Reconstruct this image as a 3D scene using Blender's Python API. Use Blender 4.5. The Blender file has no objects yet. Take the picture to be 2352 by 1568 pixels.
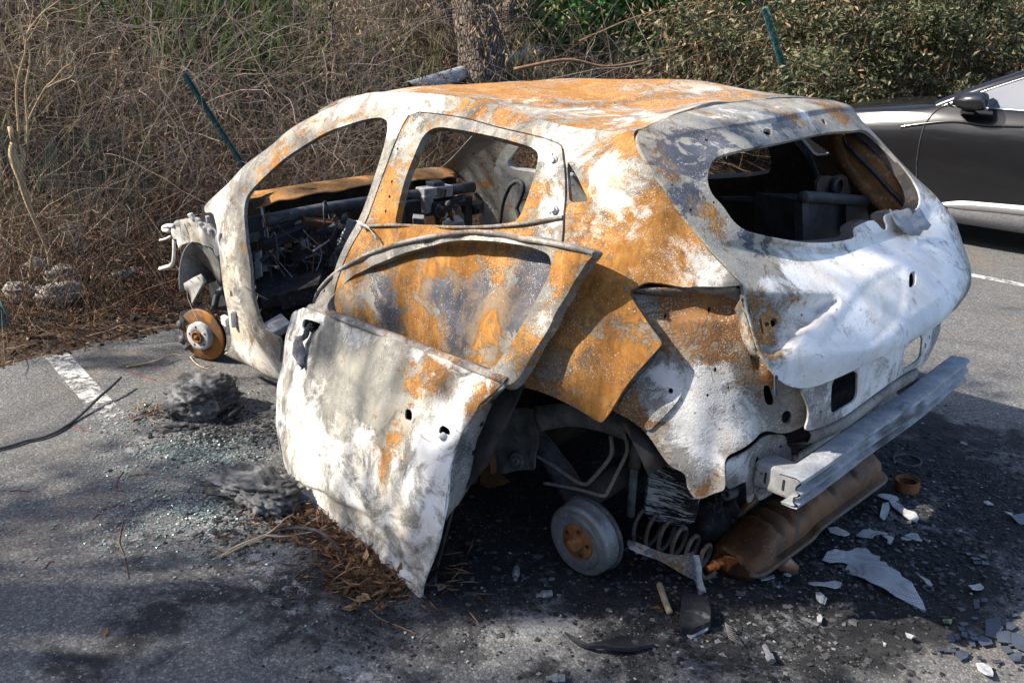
import bpy, bmesh, math, random
import numpy as np
from mathutils import Vector, Matrix
from mathutils.bvhtree import BVHTree
from mathutils.geometry import delaunay_2d_cdt
PI = math.pi
SC = bpy.context.scene
COL = SC.collection

# ------------------------------------------------------------------ camera
F_MM = 30.26
YAW, PITCH, ROLL = [math.radians(a) for a in (-45.314, -19.581, 1.526)]
EYE = np.array([-1.597, 2.669, 1.705])
def cam_axes():
    cy, sy, cp, sp = math.cos(YAW), math.sin(YAW), math.cos(PITCH), math.sin(PITCH)
    d = np.array([cy*cp, sy*cp, sp]); r = np.array([sy, -cy, 0.0]); u = np.cross(r, d)
    c, s = math.cos(ROLL), math.sin(ROLL)
    return c*r + s*u, -s*r + c*u, d
RX, UY, DZ = cam_axes()
cam = bpy.data.cameras.new('camera'); cam.lens = F_MM; cam.sensor_width = 36.0
cam.clip_start = 0.05; cam.clip_end = 400
co = bpy.data.objects.new('camera', cam); COL.objects.link(co)
m = Matrix.Identity(4)
for i in range(3):
    m[i][0], m[i][1], m[i][2], m[i][3] = RX[i], UY[i], -DZ[i], EYE[i]
co.matrix_world = m
SC.camera = co

# ------------------------------------------------------------------ light
SUN_EL = math.radians(40)
SUN_DIR = np.array([0.62, 0.785, 0.0]); SUN_DIR /= np.linalg.norm(SUN_DIR)
TO_SUN = np.array([SUN_DIR[0]*math.cos(SUN_EL), SUN_DIR[1]*math.cos(SUN_EL), math.sin(SUN_EL)])
w = bpy.data.worlds.new('World'); SC.world = w; w.use_nodes = True
wt = w.node_tree
bg = wt.nodes['Background']
sky = wt.nodes.new('ShaderNodeTexSky'); sky.sky_type = 'NISHITA'; sky.sun_disc = False
sky.sun_elevation = SUN_EL; sky.air_density = .8; sky.dust_density = 1.4; sky.ozone_density = 1.0
sky.sun_rotation = math.atan2(TO_SUN[0], TO_SUN[1])
wt.links.new(sky.outputs[0], bg.inputs[0]); bg.inputs[1].default_value = 0.15
sl = bpy.data.lights.new('sun', 'SUN'); sl.energy = 4.6; sl.angle = math.radians(0.55); sl.color = (1.0, 0.93, 0.82)
so = bpy.data.objects.new('sun', sl); COL.objects.link(so)
so.rotation_euler = Vector(-TO_SUN).to_track_quat('-Z', 'Y').to_euler()
SC.view_settings.view_transform = 'Standard'; SC.view_settings.look = 'None'
SC.view_settings.exposure = 1.3; SC.view_settings.gamma = 1.0
SC.cycles.max_bounces = 6; SC.cycles.diffuse_bounces = 3; SC.cycles.glossy_bounces = 3
SC.cycles.transparent_max_bounces = 6; SC.cycles.caustics_reflective = False; SC.cycles.caustics_refractive = False
SC.cycles.use_denoising = True

# ------------------------------------------------------------------ helpers
PF = F_MM/36.0*2352
def ray(u, v):
    d = RX*((u-1176)/PF) - UY*((v-784)/PF) + DZ
    return d/np.linalg.norm(d)
def at(u, v, ax='z', val=0.0):
    d = ray(u, v); i = 'xyz'.index(ax)
    return EYE + d*((val-EYE[i])/d[i])

def obj(name, verts, faces, mat=None, parent=None, smooth=True, loc=None):
    me = bpy.data.meshes.new(name)
    verts = np.asarray(verts, dtype=float).reshape(-1, 3)
    if loc is not None: verts = verts - np.asarray(loc)
    me.from_pydata(verts.tolist(), [], faces if isinstance(faces, list) else faces.tolist())
    me.polygons.foreach_set('use_smooth', [bool(smooth)]*len(me.polygons))
    me.update()
    o = bpy.data.objects.new(name, me); COL.objects.link(o)
    if mat is not None: me.materials.append(mat)
    if loc is not None: o.location = loc
    if parent is not None:
        o.parent = parent
        if parent.type == 'EMPTY' and loc is None:
            o.location = -np.array(parent.location)      # parts are modelled in world coordinates
    return o
def empty(name, loc, label, cat, group=None):
    o = bpy.data.objects.new(name, None); COL.objects.link(o); o.location = loc; o.empty_display_size = 0.1
    return tag(o, label, cat, group)
def tag(o, label=None, cat=None, group=None, kind=None):
    if label: o['label'] = label
    if cat: o['category'] = cat
    if group: o['group'] = group
    if kind: o['kind'] = kind
    return o

class Geo:
    """Collects shapes into one mesh."""
    def __init__(s): s.v = []; s.f = []; s.n = 0
    def add(s, v, f):
        v = np.asarray(v, float).reshape(-1, 3)
        s.f += [[i+s.n for i in q] for q in f]; s.v.append(v); s.n += len(v); return s
    def tube(s, pts, r, seg=8, cap=True):
        pts = np.asarray(pts, float); n = len(pts)
        rr = np.full(n, r, float) if np.isscalar(r) else np.asarray(r, float)
        tg = np.gradient(pts, axis=0); tg /= np.linalg.norm(tg, axis=1)[:, None]+1e-12
        a = np.array([0, 0, 1.0]) if abs(tg[0][2]) < .9 else np.array([1.0, 0, 0])
        nn = np.cross(tg[0], a); nn /= np.linalg.norm(nn); V = []
        for i in range(n):
            nn = nn - tg[i]*(nn@tg[i]); nn /= np.linalg.norm(nn)+1e-12; b = np.cross(tg[i], nn)
            for k in range(seg):
                t = 2*PI*k/seg; V.append(pts[i] + rr[i]*(math.cos(t)*nn + math.sin(t)*b))
        Fc = [[i*seg+k, i*seg+(k+1) % seg, (i+1)*seg+(k+1) % seg, (i+1)*seg+k] for i in range(n-1) for k in range(seg)]
        if cap: Fc += [list(range(seg))[::-1], list(range((n-1)*seg, n*seg))]
        return s.add(V, Fc)
    def box(s, c, size, ax=None):
        c = np.asarray(c, float); h = np.asarray(size, float)/2
        A = np.eye(3) if ax is None else np.asarray(ax, float)
        V = [c + A.T@(h*np.array(q)) for q in [(-1,-1,-1),(1,-1,-1),(1,1,-1),(-1,1,-1),(-1,-1,1),(1,-1,1),(1,1,1),(-1,1,1)]]
        return s.add(V, [[0,3,2,1],[4,5,6,7],[0,1,5,4],[1,2,6,5],[2,3,7,6],[3,0,4,7]])
    def lathe(s, prof, c, axis, seg=40):
        """prof: (radius, distance along axis)"""
        c = np.asarray(c, float); a = np.asarray(axis, float); a /= np.linalg.norm(a)
        q = np.array([0, 0, 1.0]) if abs(a[2]) < .9 else np.array([1.0, 0, 0])
        n = np.cross(a, q); n /= np.linalg.norm(n); b = np.cross(a, n); V = []
        for r, h in prof:
            for k in range(seg):
                t = 2*PI*k/seg; V.append(c + a*h + r*(math.cos(t)*n + math.sin(t)*b))
        return s.add(V, [[i*seg+k, i*seg+(k+1) % seg, (i+1)*seg+(k+1) % seg, (i+1)*seg+k] for i in range(len(prof)-1) for k in range(seg)])
    def loft(s, rows, close=False):
        """rows of equal length joined by quads"""
        R = np.asarray(rows, float); n, k = R.shape[:2]
        kk = k if close else k-1
        return s.add(R.reshape(-1, 3), [[i*k+j, i*k+(j+1) % k, (i+1)*k+(j+1) % k, (i+1)*k+j] for i in range(n-1) for j in range(kk)])
    def sweep(s, prof, path, up=(0, 0, 1), cap=True):
        """closed 2-D profile (side, up) swept along a path"""
        P = np.asarray(path, float); tg = np.gradient(P, axis=0); rows = []
        for p, t in zip(P, tg):
            t = t/np.linalg.norm(t); sd = np.cross(t, up); sd /= np.linalg.norm(sd); uu = np.cross(sd, t)
            rows.append([p + sd*a + uu*b for a, b in prof])
        k = len(prof); s.loft(rows, True)
        return s
    def build(s, name, mat, parent=None, smooth=True, loc=None):
        return obj(name, np.concatenate(s.v), s.f, mat, parent, smooth, loc)

def bevel(o, wd=.004, seg=2, ang=35):
    b = o.modifiers.new('bevel', 'BEVEL'); b.width = wd; b.segments = seg; b.limit_method = 'ANGLE'; b.angle_limit = math.radians(ang)
    b.harden_normals = False
    return o
def smooth_path(pts, n=2, closed=True):
    P = np.asarray(pts, float)
    for _ in range(n):
        if closed:
            Q = np.roll(P, -1, 0); P = np.stack([.75*P+.25*Q, .25*P+.75*Q], 1).reshape(-1, P.shape[1])
        else:
            Q = np.stack([.75*P[:-1]+.25*P[1:], .25*P[:-1]+.75*P[1:]], 1).reshape(-1, P.shape[1])
            P = np.concatenate([P[:1], Q, P[-1:]])
    return P
def resample(P, step, closed=True):
    P = np.asarray(P, float)
    if closed: P = np.concatenate([P, P[:1]])
    d = np.linalg.norm(np.diff(P, axis=0), axis=1); out = []
    for i in range(len(d)):
        k = max(1, int(round(d[i]/step)))
        if d[i] < step*.35 and out and np.linalg.norm(P[i]-out[-1]) < step*.35: continue
        for j in range(k): out.append(P[i] + (P[i+1]-P[i])*j/k)
    if not closed: out.append(P[-1])
    return np.array(out)
def spline(pts, n=40):
    """Catmull-Rom through the points"""
    P = np.asarray(pts, float); P = np.concatenate([[2*P[0]-P[1]], P, [2*P[-1]-P[-2]]])
    m_ = len(P)-3; out = []
    for q in np.linspace(0, m_-1e-9, n):
        i = int(q); t = q-i; a, b, c, d = P[i:i+4]
        out.append(.5*((2*b)+(-a+c)*t+(2*a-5*b+4*c-d)*t*t+(-a+3*b-3*c+d)*t**3))
    return np.array(out)
def inside(px, py, poly):
    r = np.zeros(len(px), bool); x0, y0 = poly[-1]
    for x1, y1 in poly:
        c = ((y1 > py) != (y0 > py)) & (px < (x0-x1)*(py-y1)/((y0-y1) if y0 != y1 else 1e-12)+x1)
        r ^= c; x0, y0 = x1, y1
    return r
_rng = np.random.default_rng(5)
class Wob:
    """smooth random field in space"""
    def __init__(s, seed, lo, hi, n=14):
        r = np.random.default_rng(seed); k = r.normal(size=(n, 3)); k /= np.linalg.norm(k, axis=1)[:, None]
        s.k = k*(2*PI/r.uniform(lo, hi, n))[:, None]; s.p = r.uniform(0, 2*PI, n); s.n = n
    def __call__(s, P): return np.sin(P@s.k.T+s.p).sum(1)/math.sqrt(s.n/2)

class Surf:
    """Smooth sheet through a grid of control points; pixels of the photo are looked up on it by ray hit."""
    def __init__(s, grid, su=1.0, sv=1.0, res=6):
        s.g = np.asarray(grid, float); s.nu, s.nv = s.g.shape[:2]; s.su, s.sv = su, sv
        U = np.linspace(0, s.nu-1, (s.nu-1)*res+1); V = np.linspace(0, s.nv-1, (s.nv-1)*res+1)
        s.U, s.V = U, V
        UU, VV = np.meshgrid(U, V, indexing='ij'); s.P = s.ev(UU.ravel(), VV.ravel()); k = len(V)
        s.tri = [(i*k+j, i*k+j+1, (i+1)*k+j+1, (i+1)*k+j) for i in range(len(U)-1) for j in range(k-1)]
        s.tr = [t for a, b, c, d in s.tri for t in ((a, b, c), (a, c, d))]
        s.uv = np.stack([UU.ravel(), VV.ravel()], 1)
        s.bvh = BVHTree.FromPolygons([Vector(p) for p in s.P], s.tr)
    @staticmethod
    def _w(t):
        return np.stack([-.5*t+t*t-.5*t**3, 1-2.5*t*t+1.5*t**3, .5*t+2*t*t-1.5*t**3, -.5*t*t+.5*t**3], 1)
    def ev(s, u, v):
        u = np.asarray(u, float); v = np.asarray(v, float)
        g = s.g; g = np.concatenate([2*g[:1]-g[1:2], g, 2*g[-1:]-g[-2:-1]]); g = np.concatenate([2*g[:, :1]-g[:, 1:2], g, 2*g[:, -1:]-g[:, -2:-1]], 1)
        i = np.clip(np.floor(u).astype(int), 0, s.nu-2); j = np.clip(np.floor(v).astype(int), 0, s.nv-2)
        wu, wv = s._w(u-i), s._w(v-j); P = np.zeros((len(u), 3))
        for a in range(4):
            for b in range(4): P += (wu[:, a]*wv[:, b])[:, None]*g[i+a, j+b]
        return P
    def normal(s, u, v):
        e = 1e-3; n = np.cross(s.ev(u+e, v)-s.ev(u-e, v), s.ev(u, v+e)-s.ev(u, v-e))
        return n/(np.linalg.norm(n, axis=1)[:, None]+1e-12)
    def hit(s, u, v):
        d = ray(u, v); h = s.bvh.ray_cast(Vector(EYE), Vector(d))
        if h[0] is None:                                   # just off the sheet: nearest point of the sheet to the ray
            t = np.clip((s.P-EYE)@d, 0, None); q = np.linalg.norm(EYE+t[:, None]*d-s.P, axis=1); k = int(q.argmin())
            p = Vector(EYE+t[k]*d); h = s.bvh.find_nearest(p)
        p = np.array(h[0]); a, b, c = s.tr[h[2]]
        A, B, C_ = s.P[a], s.P[b], s.P[c]; v0, v1, v2 = B-A, C_-A, p-A
        d00, d01, d11, d20, d21 = v0@v0, v0@v1, v1@v1, v2@v0, v2@v1; dn = d00*d11-d01*d01
        x = (d11*d20-d01*d21)/dn; y = (d00*d21-d01*d20)/dn
        return s.uv[a]*(1-x-y)+s.uv[b]*x+s.uv[c]*y
    def pt(s, u, v): q = s.hit(u, v); return s.ev(q[:1], q[1:])[0]
    def px(s, pts): return [s.hit(u, v) for u, v in pts]

def cdt_panel(S, outline, holes, step=.014, sm=2, hsm=1):
    """outline / holes in sheet parameters (su, sv metres per unit) -> (uv, tris, loops)"""
    K = np.array([S.su, S.sv])
    loops = [resample(smooth_path(np.array(outline)*K, sm), step)]+[resample(smooth_path(np.array(h)*K, hsm if len(h) > 4 else 0), step*.8) for h in holes]
    V = []; E = []
    for L in loops:
        b = len(V); V += L.tolist(); n = len(L); E += [(b+i, b+(i+1) % n) for i in range(n)]
    mn, mx = loops[0].min(0), loops[0].max(0)
    gx, gy = np.meshgrid(np.arange(mn[0], mx[0], step), np.arange(mn[1], mx[1], step*.87), indexing='ij')
    gx = gx.ravel().copy(); gy = gy.ravel(); gx += (np.round((gy-mn[1])/(step*.87)).astype(int) % 2)*step*.5
    ok = inside(gx, gy, loops[0])
    for h in loops[1:]: ok &= ~inside(gx, gy, h)
    q = np.stack([gx[ok], gy[ok]], 1); B = np.array(V)
    keep = np.ones(len(q), bool)
    for c in range(0, len(q), 2000):
        d2 = ((q[c:c+2000, None]-B[None])**2).sum(2).min(1); keep[c:c+2000] = d2 > (step*.45)**2
    V += q[keep].tolist()
    r = delaunay_2d_cdt([Vector(p) for p in V], E, [], 0, 1e-6)
    vv = np.array([tuple(p) for p in r[0]]); ff = np.array([f[:3] for f in r[2]])
    c = vv[ff].mean(1); ok = inside(c[:, 0], c[:, 1], loops[0])
    for h in loops[1:]: ok &= ~inside(c[:, 0], c[:, 1], h)
    ff = ff[ok]; used = np.unique(ff); mp = -np.ones(len(vv), int); mp[used] = np.arange(len(used))
    return vv[used]/K, mp[ff]

def vnormals(P, F):
    n = np.zeros_like(P); fn = np.cross(P[F[:, 1]]-P[F[:, 0]], P[F[:, 2]]-P[F[:, 0]])
    for k in range(3): np.add.at(n, F[:, k], fn)
    return n/(np.linalg.norm(n, axis=1)[:, None]+1e-12)
def thick(P, F, t, inward=None, dup=True):
    """sheet -> shell with a sharp rim. Returns verts, faces, index of the source vertex of each."""
    N = vnormals(P, F)
    e = np.concatenate([F[:, [0, 1]], F[:, [1, 2]], F[:, [2, 0]]]); key = {}
    for a, b in e.tolist(): key[(a, b)] = 1
    rim = [(a, b) for a, b in e.tolist() if (b, a) not in key]
    n = len(P); tt = t if not np.isscalar(t) else np.full(n, t); Q = P-N*np.asarray(tt)[:, None]
    V = [P, Q]; src = [np.arange(n), np.arange(n)]; Fc = F.tolist()+(F[:, ::-1]+n).tolist()
    rv = sorted({a for r in rim for a in r}); mp = {a: i for i, a in enumerate(rv)}; b0 = 2*n; k = len(rv)
    V += [P[rv], Q[rv]]; src += [np.array(rv, int)]*2
    for a, b in rim: Fc.append([b0+mp[b], b0+mp[a], b0+k+mp[a], b0+k+mp[b]])
    return np.concatenate(V), Fc, np.concatenate(src)

def paint(me, P, blobs, base=(0, 0, 0)):
    """wear map: R rust, G white ash, B blue-grey scale, all as patches in space"""
    c = np.zeros((len(P), 4)); c[:, :3] = base; c[:, 3] = 1
    for ctr, rad, ch, amp in blobs:
        d = P-np.asarray(ctr); rad = np.asarray(rad, float)
        wgt = np.exp(-((d/rad)**2).sum(1)); c[:, ch] += amp*wgt
        if amp > 0:
            for k in range(3):
                if k != ch: c[:, k] *= 1-.6*min(1, amp)*wgt
    c[:, :3] = np.where(c[:, :3] > 0, .92*(1-np.exp(-1.25*np.abs(c[:, :3]))), c[:, :3])
    a = me.color_attributes.new('wear', 'FLOAT_COLOR', 'POINT'); a.data.foreach_set('color', c.ravel())

def panel(name, S, outline, holes, mat, parent, t=.004, step=.014, off=0.0, blobs=(), base=(0, 0, 0), wob=None, wamp=.003,
          mirror=False, both=False, sm=2, hsm=1, px=True, flip=None, warp=None):
    oc = S.px(outline) if px else outline
    hc = [S.px(h) if px and len(h[0]) == 2 and not isinstance(h[0], np.ndarray) else h for h in holes]
    uv, F = cdt_panel(S, oc, hc, step, sm, hsm)
    P = S.ev(uv[:, 0], uv[:, 1])
    N = vnormals(P, F)
    if flip is None:                                       # face the camera
        flip = (N*(EYE-P)).sum() < 0
    if flip: F = F[:, ::-1]; N = -N
    if wob is not None: P = P+N*(wob(P)*wamp)[:, None]
    if warp is not None: P = warp(P)
    P = P+N*off
    V, Fc, src = thick(P, F, t)
    o = obj(name, V, Fc, mat, parent)
    bl = [(S.pt(b[0], b[1]) if len(b) == 5 else b[0], b[-3], b[-2], b[-1]) for b in blobs]
    paint(o.data, V, bl, base)
    if mirror or both:
        V2 = V*np.array([1, -1, 1]); F2 = [f[::-1] for f in Fc]
        if both:
            old = o.data; me = bpy.data.meshes.new(name); me.from_pydata(np.concatenate([V, V2]).tolist(), [], Fc+[[i+len(V) for i in f] for f in F2])
            me.polygons.foreach_set('use_smooth', [True]*len(me.polygons)); me.materials.append(mat); o.data = me; bpy.data.meshes.remove(old)
            paint(me, np.concatenate([V, V2]), bl, base); me.update()
        else:
            me = bpy.data.meshes.new(name); me.from_pydata(V2.tolist(), [], F2); me.polygons.foreach_set('use_smooth', [True]*len(me.polygons))
            me.materials.append(mat); old = o.data; o.data = me; bpy.data.meshes.remove(old); paint(me, V2, bl, base); me.update()
    return o
def circ(u, v, ru, rv=None, n=10, rot=0):
    rv = ru if rv is None else rv; c, s = math.cos(rot), math.sin(rot)
    return [(u+c*ru*math.cos(2*PI*k/n)-s*rv*math.sin(2*PI*k/n), v+s*ru*math.cos(2*PI*k/n)+c*rv*math.sin(2*PI*k/n)) for k in range(n)]

def near(S, p):
    h = S.bvh.find_nearest(Vector(p)); p = np.array(h[0]); a, b, c = S.tr[h[2]]
    A, B, C_ = S.P[a], S.P[b], S.P[c]; v0, v1, v2 = B-A, C_-A, p-A
    d00, d01, d11, d20, d21 = v0@v0, v0@v1, v1@v1, v2@v0, v2@v1; dn = d00*d11-d01*d01
    x = (d11*d20-d01*d21)/dn; y = (d00*d21-d01*d20)/dn
    return S.uv[a]*(1-x-y)+S.uv[b]*x+S.uv[c]*y
def mixed(S, pts):
    """photo points (u,v), world points (x,y,z) or sheet parameters ('s',u,v)"""
    out = []
    for p in pts:
        if isinstance(p[0], str): out.append(np.array(p[1:], float))
        elif len(p) == 3: out.append(near(S, p))
        else: out.append(S.hit(*p))
    return out
def poly_depth(S, poly, uv, K):
    """signed distance inside a loop on the sheet"""
    L = np.array(poly)*K; q = uv*K; ins = inside(q[:, 0], q[:, 1], L); d = np.full(len(q), 9.0)
    for a, b in zip(L, np.roll(L, -1, 0)):
        ab = b-a; t = np.clip(((q-a)@ab)/(ab@ab+1e-12), 0, 1); d = np.minimum(d, np.linalg.norm(q-a-t[:, None]*ab, axis=1))
    return np.where(ins, d, -d)
def sheet(name, S, outline, holes, mat, parent, t=.004, step=.014, off=0.0, blobs=(), base=(0, 0, 0), wob=None, wamp=.003,
          both=False, right=False, dzr=0.0, sm=2, hsm=1, dents=(), warp=None, tvar=None):
    oc = mixed(S, outline); hc = [mixed(S, h) for h in holes]; K = np.array([S.su, S.sv])
    uv, F = cdt_panel(S, oc, hc, step, sm, hsm)
    P = S.ev(uv[:, 0], uv[:, 1]); N = vnormals(P, F)
    if (N*(EYE-P)).sum() < 0: F = F[:, ::-1]; N = -N
    if wob is not None: P = P+N*(wob(P)*wamp)[:, None]
    for poly, dep, wd in dents:
        d = poly_depth(S, smooth_path(np.array(mixed(S, poly)), 2), uv, K); s_ = np.clip(d/wd, 0, 1); s_ = s_*s_*(3-2*s_); P = P-N*(dep*s_)[:, None]
    P = P+N*off
    if warp is not None: P = warp(P)
    V, Fc, src = thick(P, F, t)
    bl = [(S.pt(b[0], b[1]) if len(b) == 5 else b[0], b[-3], b[-2], b[-1]) for b in blobs]
    M2 = np.array([1, -1, 1]); d2 = np.array([0, 0, dzr])
    if right: V = V*M2+d2; Fc = [f[::-1] for f in Fc]; bl = [(np.array(b[0])*M2+d2, *b[1:]) for b in bl]
    nn = len(V)
    if both: V = np.concatenate([V, V*M2+d2]); Fc = Fc+[[i+nn for i in f[::-1]] for f in Fc]
    o = obj(name, V, Fc, mat, parent); paint(o.data, V, bl, base)
    return o
# ------------------------------------------------------------------ materials
class NT:
    def __init__(s, name):
        s.m = bpy.data.materials.new(name); s.m.use_nodes = True; s.t = s.m.node_tree; s.b = s.t.nodes['Principled BSDF']
        s.b.inputs['Roughness'].default_value = .8; s.b.inputs['Specular IOR Level'].default_value = .3
        s.tc = s.n('ShaderNodeTexCoord'); s.co = s.tc.outputs['Object']
    def n(s, k): return s.t.nodes.new(k)
    def put(s, sock, v):
        if v is None: return
        if hasattr(v, 'is_output') or isinstance(v, bpy.types.NodeSocket): s.t.links.new(v, sock)
        elif isinstance(v, (tuple, list)) and len(v) == 3 and sock.type == 'RGBA': sock.default_value = (*v, 1)
        else: sock.default_value = v
    def math(s, op, a, b=0.0, c=None, clamp=False):
        q = s.n('ShaderNodeMath'); q.operation = op; q.use_clamp = clamp; s.put(q.inputs[0], a); s.put(q.inputs[1], b)
        if c is not None: s.put(q.inputs[2], c)
        return q.outputs[0]
    def noise(s, scale, detail=4, rough=.55, dist=0.0, vec=None, col=False):
        q = s.n('ShaderNodeTexNoise'); q.inputs['Scale'].default_value = scale; q.inputs['Detail'].default_value = detail
        q.inputs['Roughness'].default_value = rough; q.inputs['Distortion'].default_value = dist; s.put(q.inputs['Vector'], vec or s.co)
        return q.outputs['Color' if col else 'Fac']
    def voro(s, scale, feat='F1', out='Distance', vec=None, rnd=1.0):
        q = s.n('ShaderNodeTexVoronoi'); q.feature = feat; q.inputs['Scale'].default_value = scale; q.inputs['Randomness'].default_value = rnd
        s.put(q.inputs['Vector'], vec or s.co); return q.outputs[out]
    def step(s, v, lo, hi):
        q = s.n('ShaderNodeMapRange'); q.interpolation_type = 'SMOOTHSTEP'; s.put(q.inputs[0], v); s.put(q.inputs[1], lo); s.put(q.inputs[2], hi)
        return q.outputs[0]
    def mix(s, f, a, b, mode='MIX'):
        q = s.n('ShaderNodeMix'); q.data_type = 'RGBA'; q.blend_type = mode; q.clamp_factor = True
        s.put(q.inputs[0], f); s.put(q.inputs[6], a); s.put(q.inputs[7], b); return q.outputs[2]
    def ramp(s, v, stops):
        q = s.n('ShaderNodeValToRGB'); e = q.color_ramp.elements
        while len(e) < len(stops): e.new(.5)
        for x, (p, c) in zip(e, stops): x.position = p; x.color = (*c, 1)
        s.put(q.inputs[0], v); return q.outputs[0]
    def attr(s, name):
        q = s.n('ShaderNodeVertexColor'); q.layer_name = name; r = s.n('ShaderNodeSeparateColor'); s.t.links.new(q.outputs[0], r.inputs[0]); return r.outputs
    def map(s, scale=(1, 1, 1), rot=(0, 0, 0), vec=None):
        q = s.n('ShaderNodeMapping'); q.inputs['Scale'].default_value = scale; q.inputs['Rotation'].default_value = rot
        s.put(q.inputs['Vector'], vec or s.co); return q.outputs[0]
    def bump(s, h, strength=.3, dist=.01):
        q = s.n('ShaderNodeBump'); q.inputs['Strength'].default_value = strength; q.inputs['Distance'].default_value = dist
        s.put(q.inputs['Height'], h); s.t.links.new(q.outputs[0], s.b.inputs['Normal'])
    def out(s, color=None, rough=None, metal=None, spec=None):
        s.put(s.b.inputs['Base Color'], color); s.put(s.b.inputs['Roughness'], rough); s.put(s.b.inputs['Metallic'], metal)
        s.put(s.b.inputs['Specular IOR Level'], spec); return s.m

def burnt(name, base=(.25, .235, .20), base2=(.155, .15, .138), blue=(.055, .060, .075), swirl=False, seed=0.0, rustc=None, white=(.70, .675, .62), grain=.6, speck=.5, tan=.62):
    T = NT(name); at_ = T.attr('wear'); R, G, B = at_[0], at_[1], at_[2]
    q = T.n('ShaderNodeVectorMath'); q.operation = 'ADD'; T.put(q.inputs[0], T.co); q.inputs[1].default_value = (seed, seed*1.7, -seed); T.co = q.outputs[0]
    c0 = lambda x, k: T.math('MULTIPLY', T.math('SUBTRACT', x, .5), k)
    add = lambda *a: a[0] if len(a) == 1 else T.math('ADD', a[0], add(*a[1:]))
    nL = T.noise(3.2, 6, .62, .8); nM = T.noise(9, 9, .70, .9, T.map((.8, 1, 1.25), (.1, .35, .2))); nM2 = T.noise(7.3, 9, .70, 1.4, T.map((1, 1, 1), (.5, .3, .9))); nH = T.noise(34, 6, .66, .5)
    nF = T.noise(95, 3, .6); nS = T.noise(230, 2, .5); vS = T.voro(62); vB = T.voro(24)
    col = T.mix(T.step(nL, .38, .62), base, base2)
    col = T.mix(T.step(T.noise(5.1, 6, .65, .9, T.map((1, 1, 1), (1, .2, .7))), .50, .66), col, tuple(x*.55 for x in base2))
    col = T.mix(T.math('MULTIPLY', T.step(nH, .47, .62), .35), col, (.36, .335, .285))
    # blue-grey mill scale, thin crisp edge
    bm = T.step(add(B, c0(nM2, 2.6), c0(nH, .7)), .47, .53)
    bcol = T.mix(T.step(nM, .38, .66), blue, tuple(min(1, x*1.55+.01) for x in blue)); bcol = T.mix(T.math('MULTIPLY', T.step(nL, .5, .65), .5), bcol, (.085, .066, .062))
    col = T.mix(bm, col, bcol)
    # rust: patches with speckled edges, over it a thin wash
    rm = T.step(add(R, c0(nM, 2.5), c0(nH, .8), c0(nF, .6), c0(nS, .3)), .42, .60); rm = T.math('MULTIPLY', rm, T.math('SUBTRACT', 1.0, T.math('MULTIPLY', bm, T.step(B, .26, .45))))
    rw = T.math('MULTIPLY', T.step(add(R, c0(nM2, 2.2), c0(nF, .6)), .25, .80), .62)
    rc = rustc or [(.22, (.065, .030, .012)), (.37, (.155, .067, .018)), (.50, (.29, .128, .028)), (.62, (.40, .205, .055)), (.78, (.38, .26, .125))]
    streak = T.noise(7, 5, .62, 0, T.map((9, 9, 1.2)))
    rcol = T.ramp(add(T.math('MULTIPLY', nM2, .45), T.math('MULTIPLY', streak, .30), T.math('MULTIPLY', nH, .27)), rc)
    col = T.mix(rw, col, T.mix(nL, (.33, .20, .085), (.26, .175, .095))); col = T.mix(rm, col, rcol)
    eg = T.math('MULTIPLY', T.math('MULTIPLY', rm, T.math('SUBTRACT', 1.0, rm)), 2.4); col = T.mix(eg, col, (.085, .055, .035))
    # white ash: stippled film
    wv = add(G, c0(T.noise(5.3, 9, .70, 1.5), 2.0), c0(nH, .5), c0(nS, .6*grain))
    wm = T.step(wv, .33, .74)
    wcol = T.mix(T.step(nL, .38, .66), white, tuple(x*.80 for x in white))
    tn = T.step(T.noise(2.6, 5, .6, 1.6, T.map((1, 1, 1), (1, 2, .4))), .47, .66)
    wcol = T.mix(T.math('MULTIPLY', tn, tan), wcol, (.50, .39, .25))
    gy = T.step(T.noise(4.1, 7, .66, 1.1, T.map((1, 1, 1), (2, .4, .1))), .52, .66); wcol = T.mix(T.math('MULTIPLY', gy, .38), wcol, (.36, .36, .345))
    if swirl:
        nW = T.noise(1.9, 3.0, .5, 2.6); fr = T.math('PINGPONG', T.math('MULTIPLY', nW, 8.0), .5)
        ln = T.math('SUBTRACT', 1.0, T.step(fr, .0, .10)); ln = T.math('MULTIPLY', ln, T.step(T.noise(6, 5), .42, .58)); ln = T.math('MULTIPLY', ln, T.step(nH, .40, .55))
        wcol = T.mix(T.math('MULTIPLY', ln, .8), wcol, (.36, .35, .31))
    col = T.mix(T.math('MULTIPLY', wm, .92), col, wcol)
    # pale blister specks and dark pits
    sp = T.math('MULTIPLY', T.math('SUBTRACT', 1.0, T.step(vS, .10, .22)), T.step(T.noise(9, 3), .44, .62))
    sp2 = T.math('MULTIPLY', T.step(nS, .57, .66), T.step(T.noise(5.5, 5, .6, .5), .38, .62))
    s_all = T.math('MAXIMUM', sp, sp2)
    col = T.mix(T.math('MULTIPLY', s_all, speck), col, (.74, .73, .71))
    pit = T.math('MULTIPLY', T.math('SUBTRACT', 1.0, T.step(vB, .05, .13)), T.step(T.noise(4.4, 3), .48, .62))
    dk = T.math('MULTIPLY', T.step(T.noise(15, 8, .7, .8, T.map((1, 1, 1), (.2, 1.4, .6))), .60, .68), .55)
    col = T.mix(T.math('MAXIMUM', T.math('MULTIPLY', pit, .7), dk), col, (.085, .07, .058))
    T.bump(add(T.math('MULTIPLY', rm, .35), T.math('MULTIPLY', wm, .45), T.math('MULTIPLY', nF, .55), T.math('MULTIPLY', nH, .5), T.math('MULTIPLY', s_all, .5)), .6, .0035)
    return T.out(col, T.math('SUBTRACT', .88, T.math('MULTIPLY', bm, .22)), spec=.22)

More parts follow.
